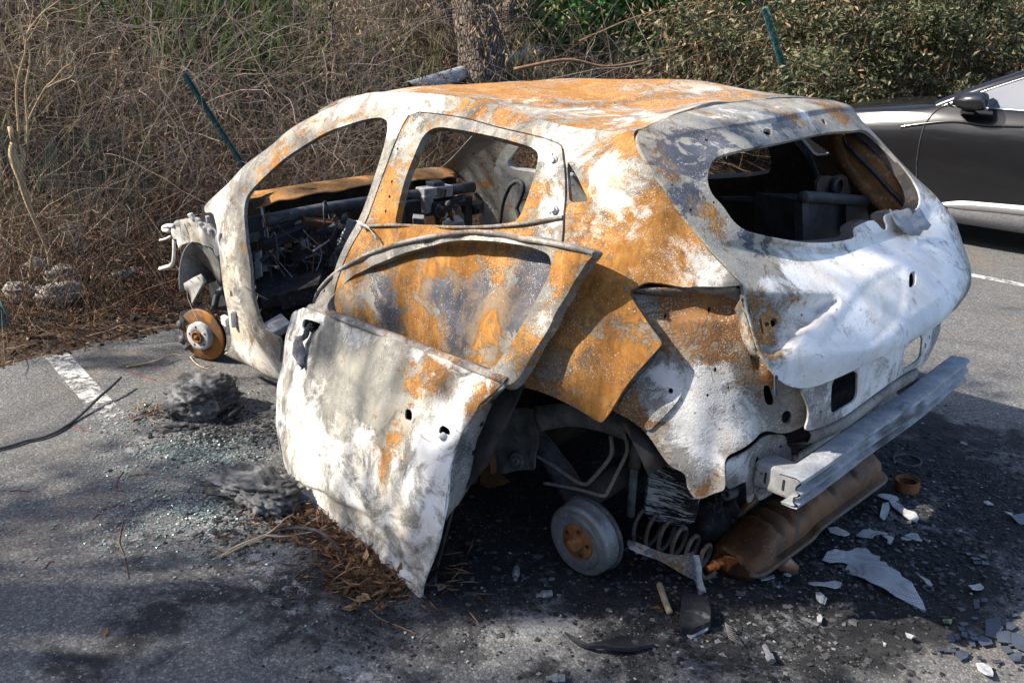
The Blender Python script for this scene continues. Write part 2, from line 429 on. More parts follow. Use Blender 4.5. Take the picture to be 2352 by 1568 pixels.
def grime(name, c1, c2, c3=None, scale=14, rough=.85, metal=0.0, bump=.4, lo=.38, hi=.62, spec=.3):
    T = NT(name); a = T.noise(scale, 6, .62, .4); b = T.noise(scale*7, 4, .6)
    col = T.mix(T.step(a, lo, hi), c1, c2)
    if c3: col = T.mix(T.step(T.noise(scale*2.1, 6, .65, .8), .56, .68), col, c3)
    col = T.mix(T.math('MULTIPLY', T.step(b, .5, .75), .4), col, tuple(min(1, x*2.2+.015) for x in c1))
    T.bump(T.math('ADD', a, T.math('MULTIPLY', b, .5)), bump, .004)
    return T.out(col, rough, metal, spec)
def stick_mat(name, c1, c2, scale=30):
    T = NT(name); g = T.n('ShaderNodeObjectInfo'); a = T.noise(scale, 4)
    return T.out(T.mix(T.step(a, .35, .65), c1, c2), .85, spec=.2)
def var_mat(name, cols, rough=.8, trans=0.0, spec=.25):
    """colour per piece from the mesh attribute 'tone'"""
    T = NT(name); q = T.n('ShaderNodeAttribute'); q.attribute_name = 'tone'
    st = [(i/(len(cols)-1), c) for i, c in enumerate(cols)]
    col = T.ramp(q.outputs['Fac'], st)
    T.out(col, rough, spec=spec)
    if trans:
        tr = T.n('ShaderNodeBsdfTranslucent'); T.t.links.new(col, tr.inputs[0]); mx = T.n('ShaderNodeMixShader'); mx.inputs[0].default_value = trans
        o = T.t.nodes['Material Output']; T.t.links.new(T.b.outputs[0], mx.inputs[1]); T.t.links.new(tr.outputs[0], mx.inputs[2]); T.t.links.new(mx.outputs[0], o.inputs[0])
    return T.m

M_SIDE = burnt('burnt side metal', seed=.3, speck=.36)
M_ROOF = burnt('burnt roof metal', base=(.33, .295, .24), base2=(.22, .20, .18), seed=2.1)
M_HATCH = burnt('burnt tailgate metal', base=(.30, .28, .23), base2=(.20, .19, .17), seed=4.2, white=(.82, .81, .795), speck=.35, tan=.38)
M_DOOR = burnt('burnt door skin', base=(.27, .255, .215), base2=(.185, .18, .16), seed=7.7, swirl=True, white=(.84, .83, .80), speck=.28, grain=.5)
M_REAR = burnt('burnt rear panel', base=(.27, .25, .23), base2=(.165, .16, .152), seed=9.4, white=(.76, .745, .73), rustc=[(.2, (.07, .03, .013)), (.42, (.17, .072, .024)), (.6, (.27, .135, .05)), (.8, (.34, .22, .11))])
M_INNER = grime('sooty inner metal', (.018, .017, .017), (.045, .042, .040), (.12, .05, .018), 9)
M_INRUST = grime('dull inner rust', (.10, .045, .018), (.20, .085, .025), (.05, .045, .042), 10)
M_SOOT_SHADE = grime('soot', (.008, .008, .009), (.02, .02, .021), (.055, .05, .05), 22, .95)  # near-black: real soot, plus the shade in drawn holes, slots and backing sheets
M_GREYIN = grime('ashy grey metal', (.24, .24, .235), (.38, .38, .37), (.12, .08, .05), 12)
M_DKMETAL = grime('scorched dark metal', (.045, .048, .055), (.10, .105, .115), (.17, .075, .03), 16, .6, .3)
M_COWL = grime('rusted cowl metal', (.34, .13, .03), (.22, .085, .024), (.40, .33, .27), 8, .85)
M_BEAM = burnt('zinc bumper beam', base=(.20, .205, .22), base2=(.29, .295, .31), blue=(.035, .035, .040), seed=12.0, speck=.3, tan=.1, white=(.46, .475, .51))
M_MUFF = None
T = NT('heat tinted steel'); a = T.noise(5, 5, .6, .6); b = T.noise(40, 4)
col = T.ramp(T.math('ADD', T.math('MULTIPLY', a, .8), T.math('MULTIPLY', b, .2)), [(.25, (.030, .017, .010)), (.42, (.085, .036, .014)), (.56, (.14, .062, .022)), (.72, (.055, .038, .03))])
col = T.mix(T.math('MULTIPLY', T.step(T.noise(9, 7, .68, .8), .48, .66), .75), col, (.035, .028, .024)); col = T.mix(T.math('MULTIPLY', T.step(T.noise(70, 4, .6), .58, .7), .5), col, (.20, .15, .11)); T.bump(T.math('ADD', b, T.noise(18, 5)), .35, .004); M_MUFF = T.out(col, .55, .45, .4)
T = NT('grey brake drum'); a = T.noise(6, 5, .6); b = T.noise(60, 4)
col = T.mix(T.step(a, .35, .68), (.115, .122, .132), (.215, .225, .235)); col = T.mix(T.math('MULTIPLY', T.step(b, .55, .7), .3), col, (.5, .5, .5))
T.bump(b, .12, .002); M_DRUM = T.out(col, .55, .35, .4)
M_HUB = grime('rusty hub', (.21, .085, .026), (.12, .048, .018), (.28, .15, .06), 30)
M_COPPER = grime('coppery pipe stub', (.50, .17, .05), (.40, .12, .035), None, 30, .5, .5)
M_LITE = grime('pale scorched aluminium', (.46, .455, .445), (.30, .295, .285), (.60, .60, .60), 16)
M_CHAR = grime('charred foam', (.022, .022, .023), (.085, .085, .087), (.20, .20, .205), 11, .95, 0, .9)
M_FLAKE = grime('ash flakes', (.27, .27, .275), (.42, .42, .42), (.15, .15, .155), 24, .9)
M_BOLT = grime('grey bolt steel', (.16, .165, .18), (.24, .245, .26), (.20, .11, .06), 60, .6, .4)
M_BLACKPL = grime('blackened plastic', (.012, .013, .016), (.028, .03, .034), (.09, .09, .095), 10, .55)
M_WIRE = grime('scorched wire', (.14, .125, .11), (.22, .2, .18), None, 60)
M_HOSE = grime('dusty black hose', (.03, .032, .036), (.06, .062, .068), None, 40, .7)

T = NT('scorched bumper beam'); at_ = T.attr('wear'); T.co = T.map((9, 1.3, 15)); n1 = T.noise(3, 7, .62, .4); T.co = T.tc.outputs['Object']; n2 = T.noise(14, 6, .66); n3 = T.noise(80, 3)
q = T.step(T.math('ADD', T.math('SUBTRACT', at_[2], T.math('MULTIPLY', at_[1], .55)), T.math('MULTIPLY', T.math('SUBTRACT', n1, .5), 1.1)), .36, .78)
col = T.mix(T.step(n2, .38, .66), (.21, .22, .235), (.33, .34, .36)); col = T.mix(T.math('MULTIPLY', T.step(n3, .5, .7), .3), col, (.50, .51, .52))
col = T.mix(T.math('MULTIPLY', q, .93), col, T.mix(n2, (.022, .022, .025), (.085, .08, .078)))
T.bump(T.math('ADD', n2, T.math('MULTIPLY', n3, .4)), .3, .003); M_BEAM2 = T.out(col, .7)
# ------------------------------------------------------------------ ground
def seq(*parts):
    o = []
    for a, b, st in parts: o += list(np.arange(a, b-1e-9, st))
    return np.array(o+[parts[-1][1]])
def bank_h(x, y):
    """height of the soil and the bank behind the car park"""
    x = np.asarray(x, float); y = np.asarray(y, float); e = x-3.25
    h = np.where(e < 0, e*.10, .03*np.minimum(e/.3, 1))
    h = h+np.clip(x-3.6, 0, .8)**2*.30+np.clip(x-4.4, 0, 60)*(.48+.05*np.sin(y*.35+1)+.03*np.sin(y*.9))
    h = h+np.where(e > .3, .05*np.sin(x*2.1+y*1.3)*np.sin(y*1.7-x), 0)*np.clip(e, 0, 1)
    return np.minimum(h, 9+0*h)
def edge_x(y): return 3.26+.035*np.sin(y*2.3)+.025*np.sin(y*5.1+1)+.012*np.sin(y*13)+np.where(np.abs(y+.2) < 1.2, -.03, 0)

T = NT('asphalt'); at_ = T.attr('wear'); SO, AS_, DU = at_[0], at_[1], at_[2]
v1 = T.n('ShaderNodeTexVoronoi'); v1.inputs['Scale'].default_value = 120; T.put(v1.inputs['Vector'], T.co)
v2 = T.n('ShaderNodeTexVoronoi'); v2.inputs['Scale'].default_value = 240; T.put(v2.inputs['Vector'], T.co)
sc1 = T.n('ShaderNodeSeparateColor'); T.t.links.new(v1.outputs['Color'], sc1.inputs[0])
sc2 = T.n('ShaderNodeSeparateColor'); T.t.links.new(v2.outputs['Color'], sc2.inputs[0])
stone = T.ramp(sc1.outputs[0], [(.0, (.056,.057,.058)), (.35, (.092,.093,.093)), (.7, (.136,.135,.132)), (.9, (.20,.196,.186)), (1.0, (.32,.30,.275))])
fine = T.ramp(sc2.outputs[1], [(.0, (.050,.051,.052)), (.6, (.104,.104,.103)), (1.0, (.225,.22,.208))])
col = T.mix(.42, stone, fine)
gap = T.step(v1.outputs['Distance'], .55, .85); col = T.mix(T.math('MULTIPLY', gap, .5), col, (.04,.039,.038))
big = T.noise(.9, 5, .6, .3); col = T.mix(T.math('MULTIPLY', T.step(big, .42, .70), .35), col, (.085,.078,.070))
brn = T.math('MULTIPLY', T.step(T.noise(2.3, 5, .6), .45, .7), DU); col = T.mix(T.math('MULTIPLY', brn, .55), col, (.16,.105,.062))
n1 = T.noise(2.6, 8, .68, .7); n2 = T.noise(17, 6, .65); n3 = T.noise(5.2, 7, .7, 1.6)
sm_ = T.math('ADD', SO, T.math('MULTIPLY', T.math('SUBTRACT', n1, .5), 2.2)); sm_ = T.math('ADD', sm_, T.math('MULTIPLY', T.math('SUBTRACT', n2, .5), .9)); soot = T.step(sm_, .30, .74)
col = T.mix(T.math('MULTIPLY', soot, .93), col, T.mix(T.step(n2, .4, .7), (.0075,.0075,.0085), (.022,.022,.024)))
am = T.math('ADD', AS_, T.math('MULTIPLY', T.math('SUBTRACT', n3, .5), 1.7)); am = T.math('ADD', am, T.math('MULTIPLY', T.math('SUBTRACT', T.noise(60, 4, .7), .5), .9)); ash = T.step(am, .50, .92)
col = T.mix(T.math('MULTIPLY', ash, .8), col, (.185,.19,.20))
spk = T.math('MULTIPLY', T.step(sc2.outputs[0], .972, .985), T.step(T.noise(3.1, 3), .42, .6)); col = T.mix(T.math('MULTIPLY', spk, .45), col, (.42,.40,.37))
T.bump(T.math('ADD', T.math('MULTIPLY', T.math('SUBTRACT', 1, v1.outputs['Distance']), .8), T.math('ADD', T.math('MULTIPLY', n2, .7), T.math('MULTIPLY', T.math('SUBTRACT', 1, v2.outputs['Distance']), .4))), .6, .004)
M_ASPH = T.out(col, .9, spec=.22)
gx = seq((-40,-8,4),(-8,-2.2,.4),(-2.2,3.0,.035),(3.0,3.44,.02)); gy = seq((-60,-12,4),(-12,-3.2,.3),(-3.2,2.8,.035),(2.8,8,.4),(8,40,4))
GX, GY = np.meshgrid(gx, gy, indexing='ij'); P = np.stack([GX, GY, 0*GX], -1).reshape(-1, 3)
wf = Wob(100, .5, 2.5); nearm = np.exp(-((P[:, 0]-.5)/3)**2-((P[:, 1])/3.5)**2); P[:, 2] += .004*wf(P*np.array([1,1,0]))*nearm*0
k = len(gy); Fc = []
for i in range(len(gx)-1):
    for j in range(k-1):
        if gx[i+1] > 3.1 and gx[i] > edge_x(gy[j])-.0: continue
        Fc.append([i*k+j, (i+1)*k+j, (i+1)*k+j+1, i*k+j+1])
A_ = obj('asphalt', P, Fc, M_ASPH, None, True); tag(A_, kind='structure')
def G_(u, v, r, ch, a): return (at(u, v), r, ch, a)
gb = [G_(2150,1050,.5,0,.5),G_(2300,1000,.4,0,.4),G_(2250,1180,.4,0,.4),((0,0,0),1.0,0,.8),((.9,.2,0),.9,0,.8),((1.9,0,0),.9,0,.8),((-.5,-.2,0),.55,0,.6),((2.6,-.1,0),.6,0,.55),((.3,.9,0),.45,0,.65),((-.2,.8,0),.4,0,.35),((-.55,.5,0),.3,0,.45),
 G_(1150,1180,.35,0,.6),G_(1000,1500,.25,0,.25),G_(850,1480,.2,0,.5),G_(700,1400,.25,0,.4),G_(560,1260,.35,0,.25),G_(450,1180,.35,0,.25),G_(300,1230,.3,0,.2),G_(560,1000,.2,0,.45),G_(430,1000,.2,0,.35),G_(180,1530,.15,0,.6),G_(330,1480,.18,0,.25),G_(600,1090,.2,0,.4),
 G_(1700,1250,.40,0,.7),G_(1500,1320,.30,0,.55),G_(2050,1150,.40,0,.6),G_(1850,1430,.35,0,.45),G_(2050,1330,.30,0,.45),G_(1300,1230,.35,0,.6),G_(2000,1050,.35,0,.5),G_(1600,1470,.3,0,.4),G_(1100,1250,.3,0,.5),G_(500,1400,.35,0,.30),G_(250,1450,.35,0,.22),G_(850,1400,.25,0,.4),G_(1500,1400,.25,0,.35),G_(1700,1330,.25,0,.5),G_(1650,1470,.2,0,.4),G_(1850,1500,.3,0,.25),G_(2100,1200,.35,0,.55),G_(2250,1150,.3,0,.5),G_(2050,1060,.3,0,.5),G_(2000,1230,.25,0,.5),G_(2200,1300,.2,0,.3),G_(2280,1060,.4,0,.45),G_(2150,980,.3,0,.35),G_(1950,1000,.4,0,.5),
 G_(1150,1430,.22,1,.42),G_(1250,1400,.14,1,.32),G_(850,1520,.16,1,.42),G_(1320,1480,.12,1,.3),G_(1620,1540,.25,1,.38),G_(1800,1400,.18,1,.42),G_(1900,1330,.12,1,.35),G_(1750,1480,.2,1,.28),G_(2000,1200,.12,1,.45),G_(2060,1180,.12,1,.45),G_(2150,1130,.16,1,.5),G_(2200,1220,.14,1,.35),G_(2250,1260,.12,1,.25),G_(1850,1260,.1,1,.35),G_(2080,1010,.2,1,.25),G_(1250,1300,.10,1,.2),G_(600,1480,.15,1,.2),G_(1760,1160,.15,1,.3),G_(1500,1300,.12,1,.2),
 G_(60,950,.35,2,.8),G_(250,860,.3,2,.8),G_(450,830,.25,2,.7),G_(100,1180,.4,2,.4),G_(2250,600,.8,2,.6),G_(2320,720,.6,2,.5),G_(2300,1540,.2,2,.5)]
gb = [b if b[2] != 1 else (*b[:3], b[3]*1.5) for b in gb]
paint(A_.data, P, gb, (-.12, .0, .15))

T = NT('worn road paint'); n1 = T.noise(26, 7, .7, .5); n2 = T.noise(4, 4, .6); v = T.voro(100)
sx = T.n('ShaderNodeSeparateXYZ'); T.t.links.new(T.co, sx.inputs[0]); fd = T.math('MULTIPLY', T.math('SUBTRACT', 1.0, T.step(sx.outputs[0], 2.05, 2.75)), T.step(sx.outputs[1], -2.0, .0)); n1 = T.math('SUBTRACT', n1, T.math('MULTIPLY', fd, .22))
mk = T.step(T.math('ADD', n1, T.math('MULTIPLY', T.math('SUBTRACT', n2, .5), .5)), .36, .58)
T.out(T.mix(T.step(T.noise(40, 4), .35, .65), (.38,.37,.35), (.50,.49,.465)), .85)
tr = T.n('ShaderNodeBsdfTransparent'); mx = T.n('ShaderNodeMixShader'); T.put(mx.inputs[0], mk); T.t.links.new(tr.outputs[0], mx.inputs[1]); T.t.links.new(T.b.outputs[0], mx.inputs[2]); T.t.links.new(mx.outputs[0], T.t.nodes['Material Output'].inputs[0]); M_PAINT = T.m
T = NT('rubbed out road paint'); n1 = T.noise(26, 7, .7, .5); n2 = T.noise(5, 4, .6)
mk = T.math('MULTIPLY', T.step(T.math('ADD', n1, T.math('MULTIPLY', T.math('SUBTRACT', n2, .5), .9)), .54, .70), .45)
T.out((.42,.41,.40), .9); tr = T.n('ShaderNodeBsdfTransparent'); mx = T.n('ShaderNodeMixShader'); T.put(mx.inputs[0], mk); T.t.links.new(tr.outputs[0], mx.inputs[1]); T.t.links.new(T.b.outputs[0], mx.inputs[2]); T.t.links.new(mx.outputs[0], T.t.nodes['Material Output'].inputs[0]); M_PAINT2 = T.m
def strip(name, x0, x1, y0, y1, w_, mat):
    g = Geo(); xs = np.linspace(x0, x1, 40); ys = y0+(y1-y0)*(xs-x0)/(x1-x0); g.loft([[(x, y-w_/2, .004) for x, y in zip(xs, ys)], [(x, y+w_/2, .004) for x, y in zip(xs, ys)]]); tag(g.build(name, mat), kind='structure')
strip('parking_line', 3.23, 2.1, 1.305, 1.412, .118, M_PAINT)
strip('parking_line', 2.08, -1.4, 1.414, 1.64, .118, M_PAINT2)
strip('parking_line', 3.2, -5.0, -4.60, -4.62, .11, M_PAINT)

bx = seq((3.05,3.6,.03),(3.6,6,.07),(6,12,.3),(12,40,2)); by = seq((-40,-14,2),(-14,-6,.25),(-6,2.4,.06),(2.4,10,.3),(10,30,2))
GX, GY = np.meshgrid(bx, by, indexing='ij'); P = np.stack([GX, GY, bank_h(GX, GY)], -1).reshape(-1, 3)
wf = Wob(101, .08, .5, 20); P[:, 2] += .012*wf(P)*np.clip((P[:, 0]-3.2)*4, 0, 1)
k = len(by); Fc = [[i*k+j, (i+1)*k+j, (i+1)*k+j+1, i*k+j+1] for i in range(len(bx)-1) for j in range(k-1)]
T = NT('bank soil'); n1 = T.noise(6, 7, .65); v1 = T.voro(70, out='Color'); s_ = T.n('ShaderNodeSeparateColor'); T.t.links.new(v1, s_.inputs[0])
col = T.ramp(T.math('ADD', T.math('MULTIPLY', n1, .6), T.math('MULTIPLY', s_.outputs[0], .4)), [(.25,(.022,.015,.011)),(.5,(.055,.037,.025)),(.7,(.10,.066,.043)),(.9,(.17,.12,.08))])
T.bump(T.math('ADD', n1, T.math('MULTIPLY', T.noise(60, 4), .5)), .8, .02); M_SOIL = T.out(col, .95, spec=.1)
B_ = obj('soil_bank', P, Fc, M_SOIL, None, True); tag(B_, kind='structure')
# ------------------------------------------------------------------ the burnt car
CAR = empty('burnt_car', (0.9, 0.0, 0.0), 'burnt-out hatchback shell, rusty orange and ash white, without wheels or glass', 'car')
XS = [2.55, 2.3, 2.0, 1.7, 1.4, 1.1, .7, .35, .1, -.1, -.2, -.3, -.5, -.62]
SEC = [
 [(.74,.10),(.795,.15),(.80,.30),(.80,.48),(.80,.62),(.79,.72),(.78,.77),(.765,.81),(.75,.835)],
 [(.74,.10),(.80,.16),(.815,.31),(.82,.50),(.825,.68),(.80,.84),(.78,.90),(.755,.945),(.722,.985)],
 [(.74,.11),(.80,.17),(.835,.31),(.85,.51),(.855,.72),(.80,.93),(.765,1.03),(.72,1.12),(.67,1.186)],
 [(.74,.125),(.80,.185),(.845,.325),(.865,.52),(.868,.745),(.80,.965),(.745,1.11),(.68,1.25),(.615,1.345)],
 [(.74,.14),(.80,.20),(.85,.34),(.868,.54),(.87,.76),(.80,.99),(.73,1.16),(.645,1.34),(.555,1.457)],
 [(.74,.15),(.80,.215),(.852,.355),(.87,.555),(.872,.775),(.80,1.015),(.72,1.20),(.61,1.405),(.54,1.487)],
 [(.74,.17),(.80,.23),(.855,.37),(.873,.57),(.874,.80),(.80,1.055),(.715,1.24),(.60,1.414),(.53,1.487)],
 [(.74,.19),(.80,.25),(.865,.39),(.885,.59),(.878,.83),(.80,1.115),(.72,1.28),(.63,1.395),(.55,1.437)],
 [(.76,.20),(.82,.26),(.885,.41),(.892,.61),(.88,.86),(.80,1.16),(.735,1.30),(.665,1.38),(.565,1.437)],
 [(.77,.21),(.83,.27),(.885,.42),(.89,.62),(.875,.87),(.79,1.16),(.735,1.30),(.675,1.39),(.605,1.455)],
 [(.76,.22),(.81,.28),(.865,.43),(.875,.62),(.86,.86),(.785,1.10),(.74,1.20),(.70,1.28),(.635,1.335)],
 [(.74,.24),(.79,.30),(.83,.44),(.845,.63),(.83,.85),(.775,1.03),(.735,1.10),(.70,1.16),(.655,1.215)],
 [(.70,.30),(.73,.40),(.75,.50),(.755,.65),(.75,.80),(.73,.93),(.715,1.0),(.70,1.05),(.69,1.10)],
 [(.64,.35),(.67,.45),(.69,.55),(.69,.65),(.68,.75),(.66,.84),(.65,.88),(.64,.92),(.63,.95)]]
for r_ in SEC: (a_, b_), (c_, d_) = r_[-2:]; r_.append((c_+.4*(c_-a_), d_+.4*(d_-b_)))      # one row past the rail, under the roof and tailgate edges
S = Surf([[(x, y, z) for y, z in r] for x, r in zip(XS, SEC)], .29, .17, 8)

gap_c = [(1697,650),(1642,592),(1592,527),(1566,500),(1548,474),(1514,424),(1481,377),(1461,337),(1455,313.5),(1458,302),(1466,297)]
gap_t = [(1705,651),(1650,593),(1599,526),(1573,499),(1555,473),(1522,422),(1488,376),(1469,337),(1463,314),(1465,304),(1473,300)]
arch_lip = [(.40,.83,.29),(.385,.86,.40),(.33,.885,.52),(.25,.89,.61),(1168,893),(1191,887.5),(1218,891),(1261,906),(1305,929),(1351,956),(1375,970)]
qp_edge = [(1380,971),(1387,965),(1448,876),(1485,833),(1516,797),(1522,788),(1511,770),(1478,722),(1456,692),(1446,676),(1447,667),(1458,664),(1540,663),(1640,660),(1700,656)]
outline = [(508,821),(517,842),(550,859),(620,883),(1.6,.79,.165),(1.0,.79,.2),(.45,.8,.235)] + arch_lip + qp_edge + gap_c + [('s',9,7.98),('s',8,8),('s',7,8),('s',6,8),('s',5,8),('s',4,8),('s',3,8),('s',2,8),('s',1,8),('s',.3,8),(466,489),(484,487),(497,520),(503,560),(507,600),(512,650),(519,690),(526,722),(531,776),(529,795),(520,812)]
front_hole = [(580,677),(583,690),(594,735),(617,765),(647,782),(1.7,.82,.26),(1.42,.82,.285),(1.36,.84,.36),(765,700),(764,660),(769,619),(780,588),(797,554),(821,513),(840,465),(869,376),(886,321),(892,287),(887,275),(868,270),(823,278.6),(755,302.6),(686,342),(635,379),(590,424),(567,455),(560,490),(566,540),(573,600)]
rd_gap_top = [(948,257),(1018,265),(1084.5,277),(1151,297),(1218,313.5),(1261,325),(1286,333.5),(1291,343.5),(1295,383),(1297,433),(1295,467),(1292,497),(1293,523)]
rd_front = [(843,510),(820,550),(794,600),(778,650),(770,720)]
rear_hole = [(944,254),(1018,262),(1084,274),(1151,293.5),(1218,310),(1263,321),(1290,331),(1296,343),(1300,383),(1302,433),(1300,467),(1297,497),(1298,540),(1290,640),(1262,740),(1222,830),(.30,.88,.60),(.42,.87,.45),(.50,.85,.30),(1.22,.83,.25),(1.27,.85,.40),(766,720),(774,650),(790,600),(816,550),(840,510),(868,430),(909,313)]
qwin = [(1304,370),(1309,379),(1321,397),(1336,430),(1350,457),(1347,463),(1330,464),(1306,464),(1304,433),(1301,390)]
bp_slots = [circ(911,341,2.4,4.6,8,.3), circ(900,417,2.6,4.8,8,.3), circ(895,452,2.8,4,8), circ(885,485,2.6,4.8,8,.3), circ(906,360,1.3,1.6,7)]
bp_slots = []
hp_holes = [circ(531,676,3.2,8,10,-.12), circ(521,592,1.6,2.2,7), circ(517,580,1.5,2,7), circ(540,718,1.8,2.2,7), circ(525,612,1.4,1.7,7)]
W1 = Wob(3, .12, .7)
side_blobs = [(1420,520,.10,0,.30),(1480,470,.09,0,.28),(1250,310,.10,0,.35),(1120,270,.09,0,.30),(1350,350,.07,2,.35),(1450,420,.06,2,.4),(1560,600,.06,2,.35),(1390,560,.05,2,.3),  # photo point, reach in metres, channel (0 rust, 1 ash, 2 blue scale), amount
 (500,450,.14,1,1.0),(560,385,.18,1,.35),(650,310,.16,1,.30),(760,243,.18,1,.75),(850,225,.22,1,.85),(950,215,.24,1,.9),(1010,222,.14,1,.6),
 (640,365,.10,0,.42),(740,295,.10,0,.5),(820,275,.08,0,.42),(600,420,.06,0,.3),
 (515,560,.16,1,.9),(512,640,.14,1,.85),(560,600,.07,1,-.2),(548,720,.12,1,.6),(570,815,.25,1,.75),(540,770,.10,1,.7),(600,790,.13,0,.28),(583,640,.03,0,.5),(630,850,.2,1,.8),
 (875,400,.12,0,-.1),(845,480,.10,1,.15),(1100,290,.12,1,.35),(1100,250,.16,0,.45),(1010,245,.1,2,.18),(1200,300,.14,1,.55),
 (1180,285,.12,0,.42),(1290,300,.14,1,.55),(1330,330,.13,1,.75),(1350,400,.10,1,.75),(1390,360,.12,0,.36),(1430,320,.12,0,.36),(1400,430,.12,1,.55),(1380,480,.14,1,.7),(1450,500,.15,1,.5),
 (1340,470,.09,0,.42),(1500,430,.09,2,.22),(1470,370,.08,2,.16),(1540,520,.12,0,.4),(1570,570,.1,0,.32),(1430,560,.15,0,.46),(1350,540,.12,0,.40),(1320,600,.12,1,.35),(1500,600,.14,0,.42),(1590,620,.1,1,.45),(1660,640,.08,1,.5),(1650,610,.07,2,.12),
 (1400,640,.14,0,.36),(1380,600,.06,2,.5),(1360,720,.16,0,.5),(1300,780,.18,0,.62),(1400,800,.16,0,.62),(1440,730,.12,2,.22),(1400,860,.13,0,.66),(1330,880,.14,0,.6),(1370,830,.05,2,.6),(1430,770,.05,2,.55),(1260,860,.09,2,.55),(1380,930,.07,0,.7),(1340,930,.07,1,.28),(1300,830,.05,2,.4),(1480,790,.06,1,.2)]
side_blobs = [b if b[-2] != 1 or b[-1] < 0 else (*b[:-1], b[-1]*.68) for b in side_blobs]
shell = sheet('body_shell', S, outline, [front_hole, rear_hole, qwin]+hp_holes, M_SIDE, CAR, t=.016, step=.0135, both=True, dzr=.03, blobs=side_blobs, base=(.24, .02, .16), wob=W1, wamp=.0028)

# rear door, still shut
rd_out = rd_gap_top+[(1292,553),(1284,640),(1256,740),(1217,828),(.325,.88,.60),(.44,.87,.45),(.52,.85,.32),(1.2,.83,.27),(1.25,.85,.40)]+rd_front[::-1]+[(847,499),(875,420),(912,316),(935,272)]
rd_win = [(906,510),(918,467),(934.5,400),(958,333.5),(971,310),(988,296),(1011,292),(1051,298.5),(1101,307),(1151,318.5),(1201,333.5),(1229,343.5),(1239,357),(1234.6,383.5),(1218,433.5),(1198,483.6),(1188,502),(1180,510),(1118,518),(1018,518),(951,516.5),(912,514.5)]
rd_blobs = [(930,330,.06,1,.45),(960,290,.08,1,.4),(900,400,.05,0,.55),(885,470,.06,0,.75),(868,500,.05,0,.6),(905,360,.035,2,.5),(912,340,.03,1,.4),(1050,285,.1,1,.5),(1150,308,.1,1,.4),(1240,335,.08,1,.6),
 (1270,360,.06,1,.65),(1270,430,.07,1,.7),(1245,440,.04,0,.75),(1225,480,.05,0,.4),(1280,480,.05,1,.5),(1000,525,.08,0,.5),(1150,530,.1,1,.5),(1250,520,.08,1,.6),
 (840,560,.10,0,.85),(900,540,.1,0,.6),(810,640,.12,0,.6),(980,540,.12,0,.5),
 (830,680,.08,1,.42),(870,650,.07,2,.5),(960,590,.14,0,.7),(1060,580,.16,0,.95),(1150,600,.14,0,.8),(1220,610,.08,2,.7),(1235,660,.07,2,.8),(1190,730,.09,2,.8),(1150,790,.08,1,.35),
 (980,570,.05,2,.75),(920,690,.10,2,.45),(1010,670,.07,2,1.0),(1040,720,.09,2,.8),(1090,690,.07,2,.9),(1110,650,.06,2,.7),(940,640,.05,0,.75),(960,740,.07,0,.8),(1010,780,.08,0,.95),(930,690,.05,0,.6),(1060,770,.05,2,.95),(1040,800,.05,2,.8),(1120,740,.07,0,1.0),(1090,800,.05,0,.6),(890,720,.06,2,.8),(880,620,.05,1,.3)]
RD = sheet('rear_door', S, rd_out, [rd_win]+[circ(911,341,2.0,4.0,8,.3),circ(900,417,2.2,4.4,8,.3),circ(895,452,2.8,4,8),circ(885,485,2.2,4.2,8,.3)]+[circ(1270,356,2.0,2.6,7), circ(1262,489,2.2,2.6,7)], M_SIDE, CAR, t=.028, step=.012, off=.0015, blobs=[b if b[-2] != 2 else (*b[:-1], b[-1]*1.5) for b in rd_blobs], base=(.40,.0,.16), wob=W1, wamp=.0028)
RD['label'] = 'shut rear door with rust and slate scale patches and empty window'
for u, v in [(1273,369),(1273.5,482)]:
    g = Geo(); c = S.pt(u, v); n_ = np.array([-.1, .95, .28]); n_ /= np.linalg.norm(n_); g.lathe([(.0,.012),(.008,.012),(.008,.006),(.013,.004),(.013,-.004)], c+n_*.002, n_, 14); g.build('door_bolt', M_LITE, RD, False)
# belt strip along the rear door window
bs = [S.pt(u, v)+np.array([0, .004, .002]) for u, v in [(850,519),(905,517),(1000,521),(1100,522),(1200,514),(1294,499)]]
g = Geo(); g.sweep([(-.003,-.007),(.003,-.007),(.003,.004),(-.003,.004)], spline(bs, 24)); o = g.build('belt_strip', M_SIDE, RD); paint(o.data, np.concatenate(g.v), [], (.3,.2,.3))
# torn strip at the foot of the B pillar
rg = [S.pt(u, v)+np.array([0, .02, .0]) for u, v in [(838,512),(850,518),(862,526),(872,540),(876,548)]]
g = Geo(); pts = spline(rg, 16); wv = np.linspace(.03, .008, 16); r_ = np.random.default_rng(3)
g.loft([[p+np.array([w_*.6, .004*r_.normal(), w_*.35]), p+np.array([0,.006,0]), p-np.array([w_*.5, .004*r_.normal(), w_*.4])] for p, w_ in zip(pts, wv)])
o = g.build('torn_strip', M_LITE, RD); so_ = o.modifiers.new('s', 'SOLIDIFY'); so_.thickness = .003
# the far side doors
RD2 = sheet('rear_door', S, rd_out, [rd_win], M_INNER, CAR, t=.05, step=.03, right=True, dzr=.03)
fd_out = [(574,600),(582,690),(594,735),(620,768),(1.95,.83,.24),(1.42,.84,.28),(1.34,.86,.38),(764,700),(770,619),(797,556),(823,513),(842,465),(871,376),(888,321),(894,287),(886,276),(868,271),(823,280),(755,304),(686,344),(635,381),(590,427),(566,470),(562,500)]
fd_win = [(600,445),(650,395),(700,355),(760,325),(820,305),(858,298),(866,310),(845,400),(815,490),(800,500),(620,470)]
FD2 = sheet('front_door', S, fd_out, [fd_win, circ(690,560,16,7,8), circ(640,640,12,18,10), circ(740,640,10,10,8), circ(705,520,5,5,8), circ(760,560,6,6,8), circ(600,560,4,4,8)], M_GREYIN, CAR, t=.035, step=.022, off=-.03, right=True, dzr=.03)
FD2['label'] = 'pale grey inner panel of the far front door'

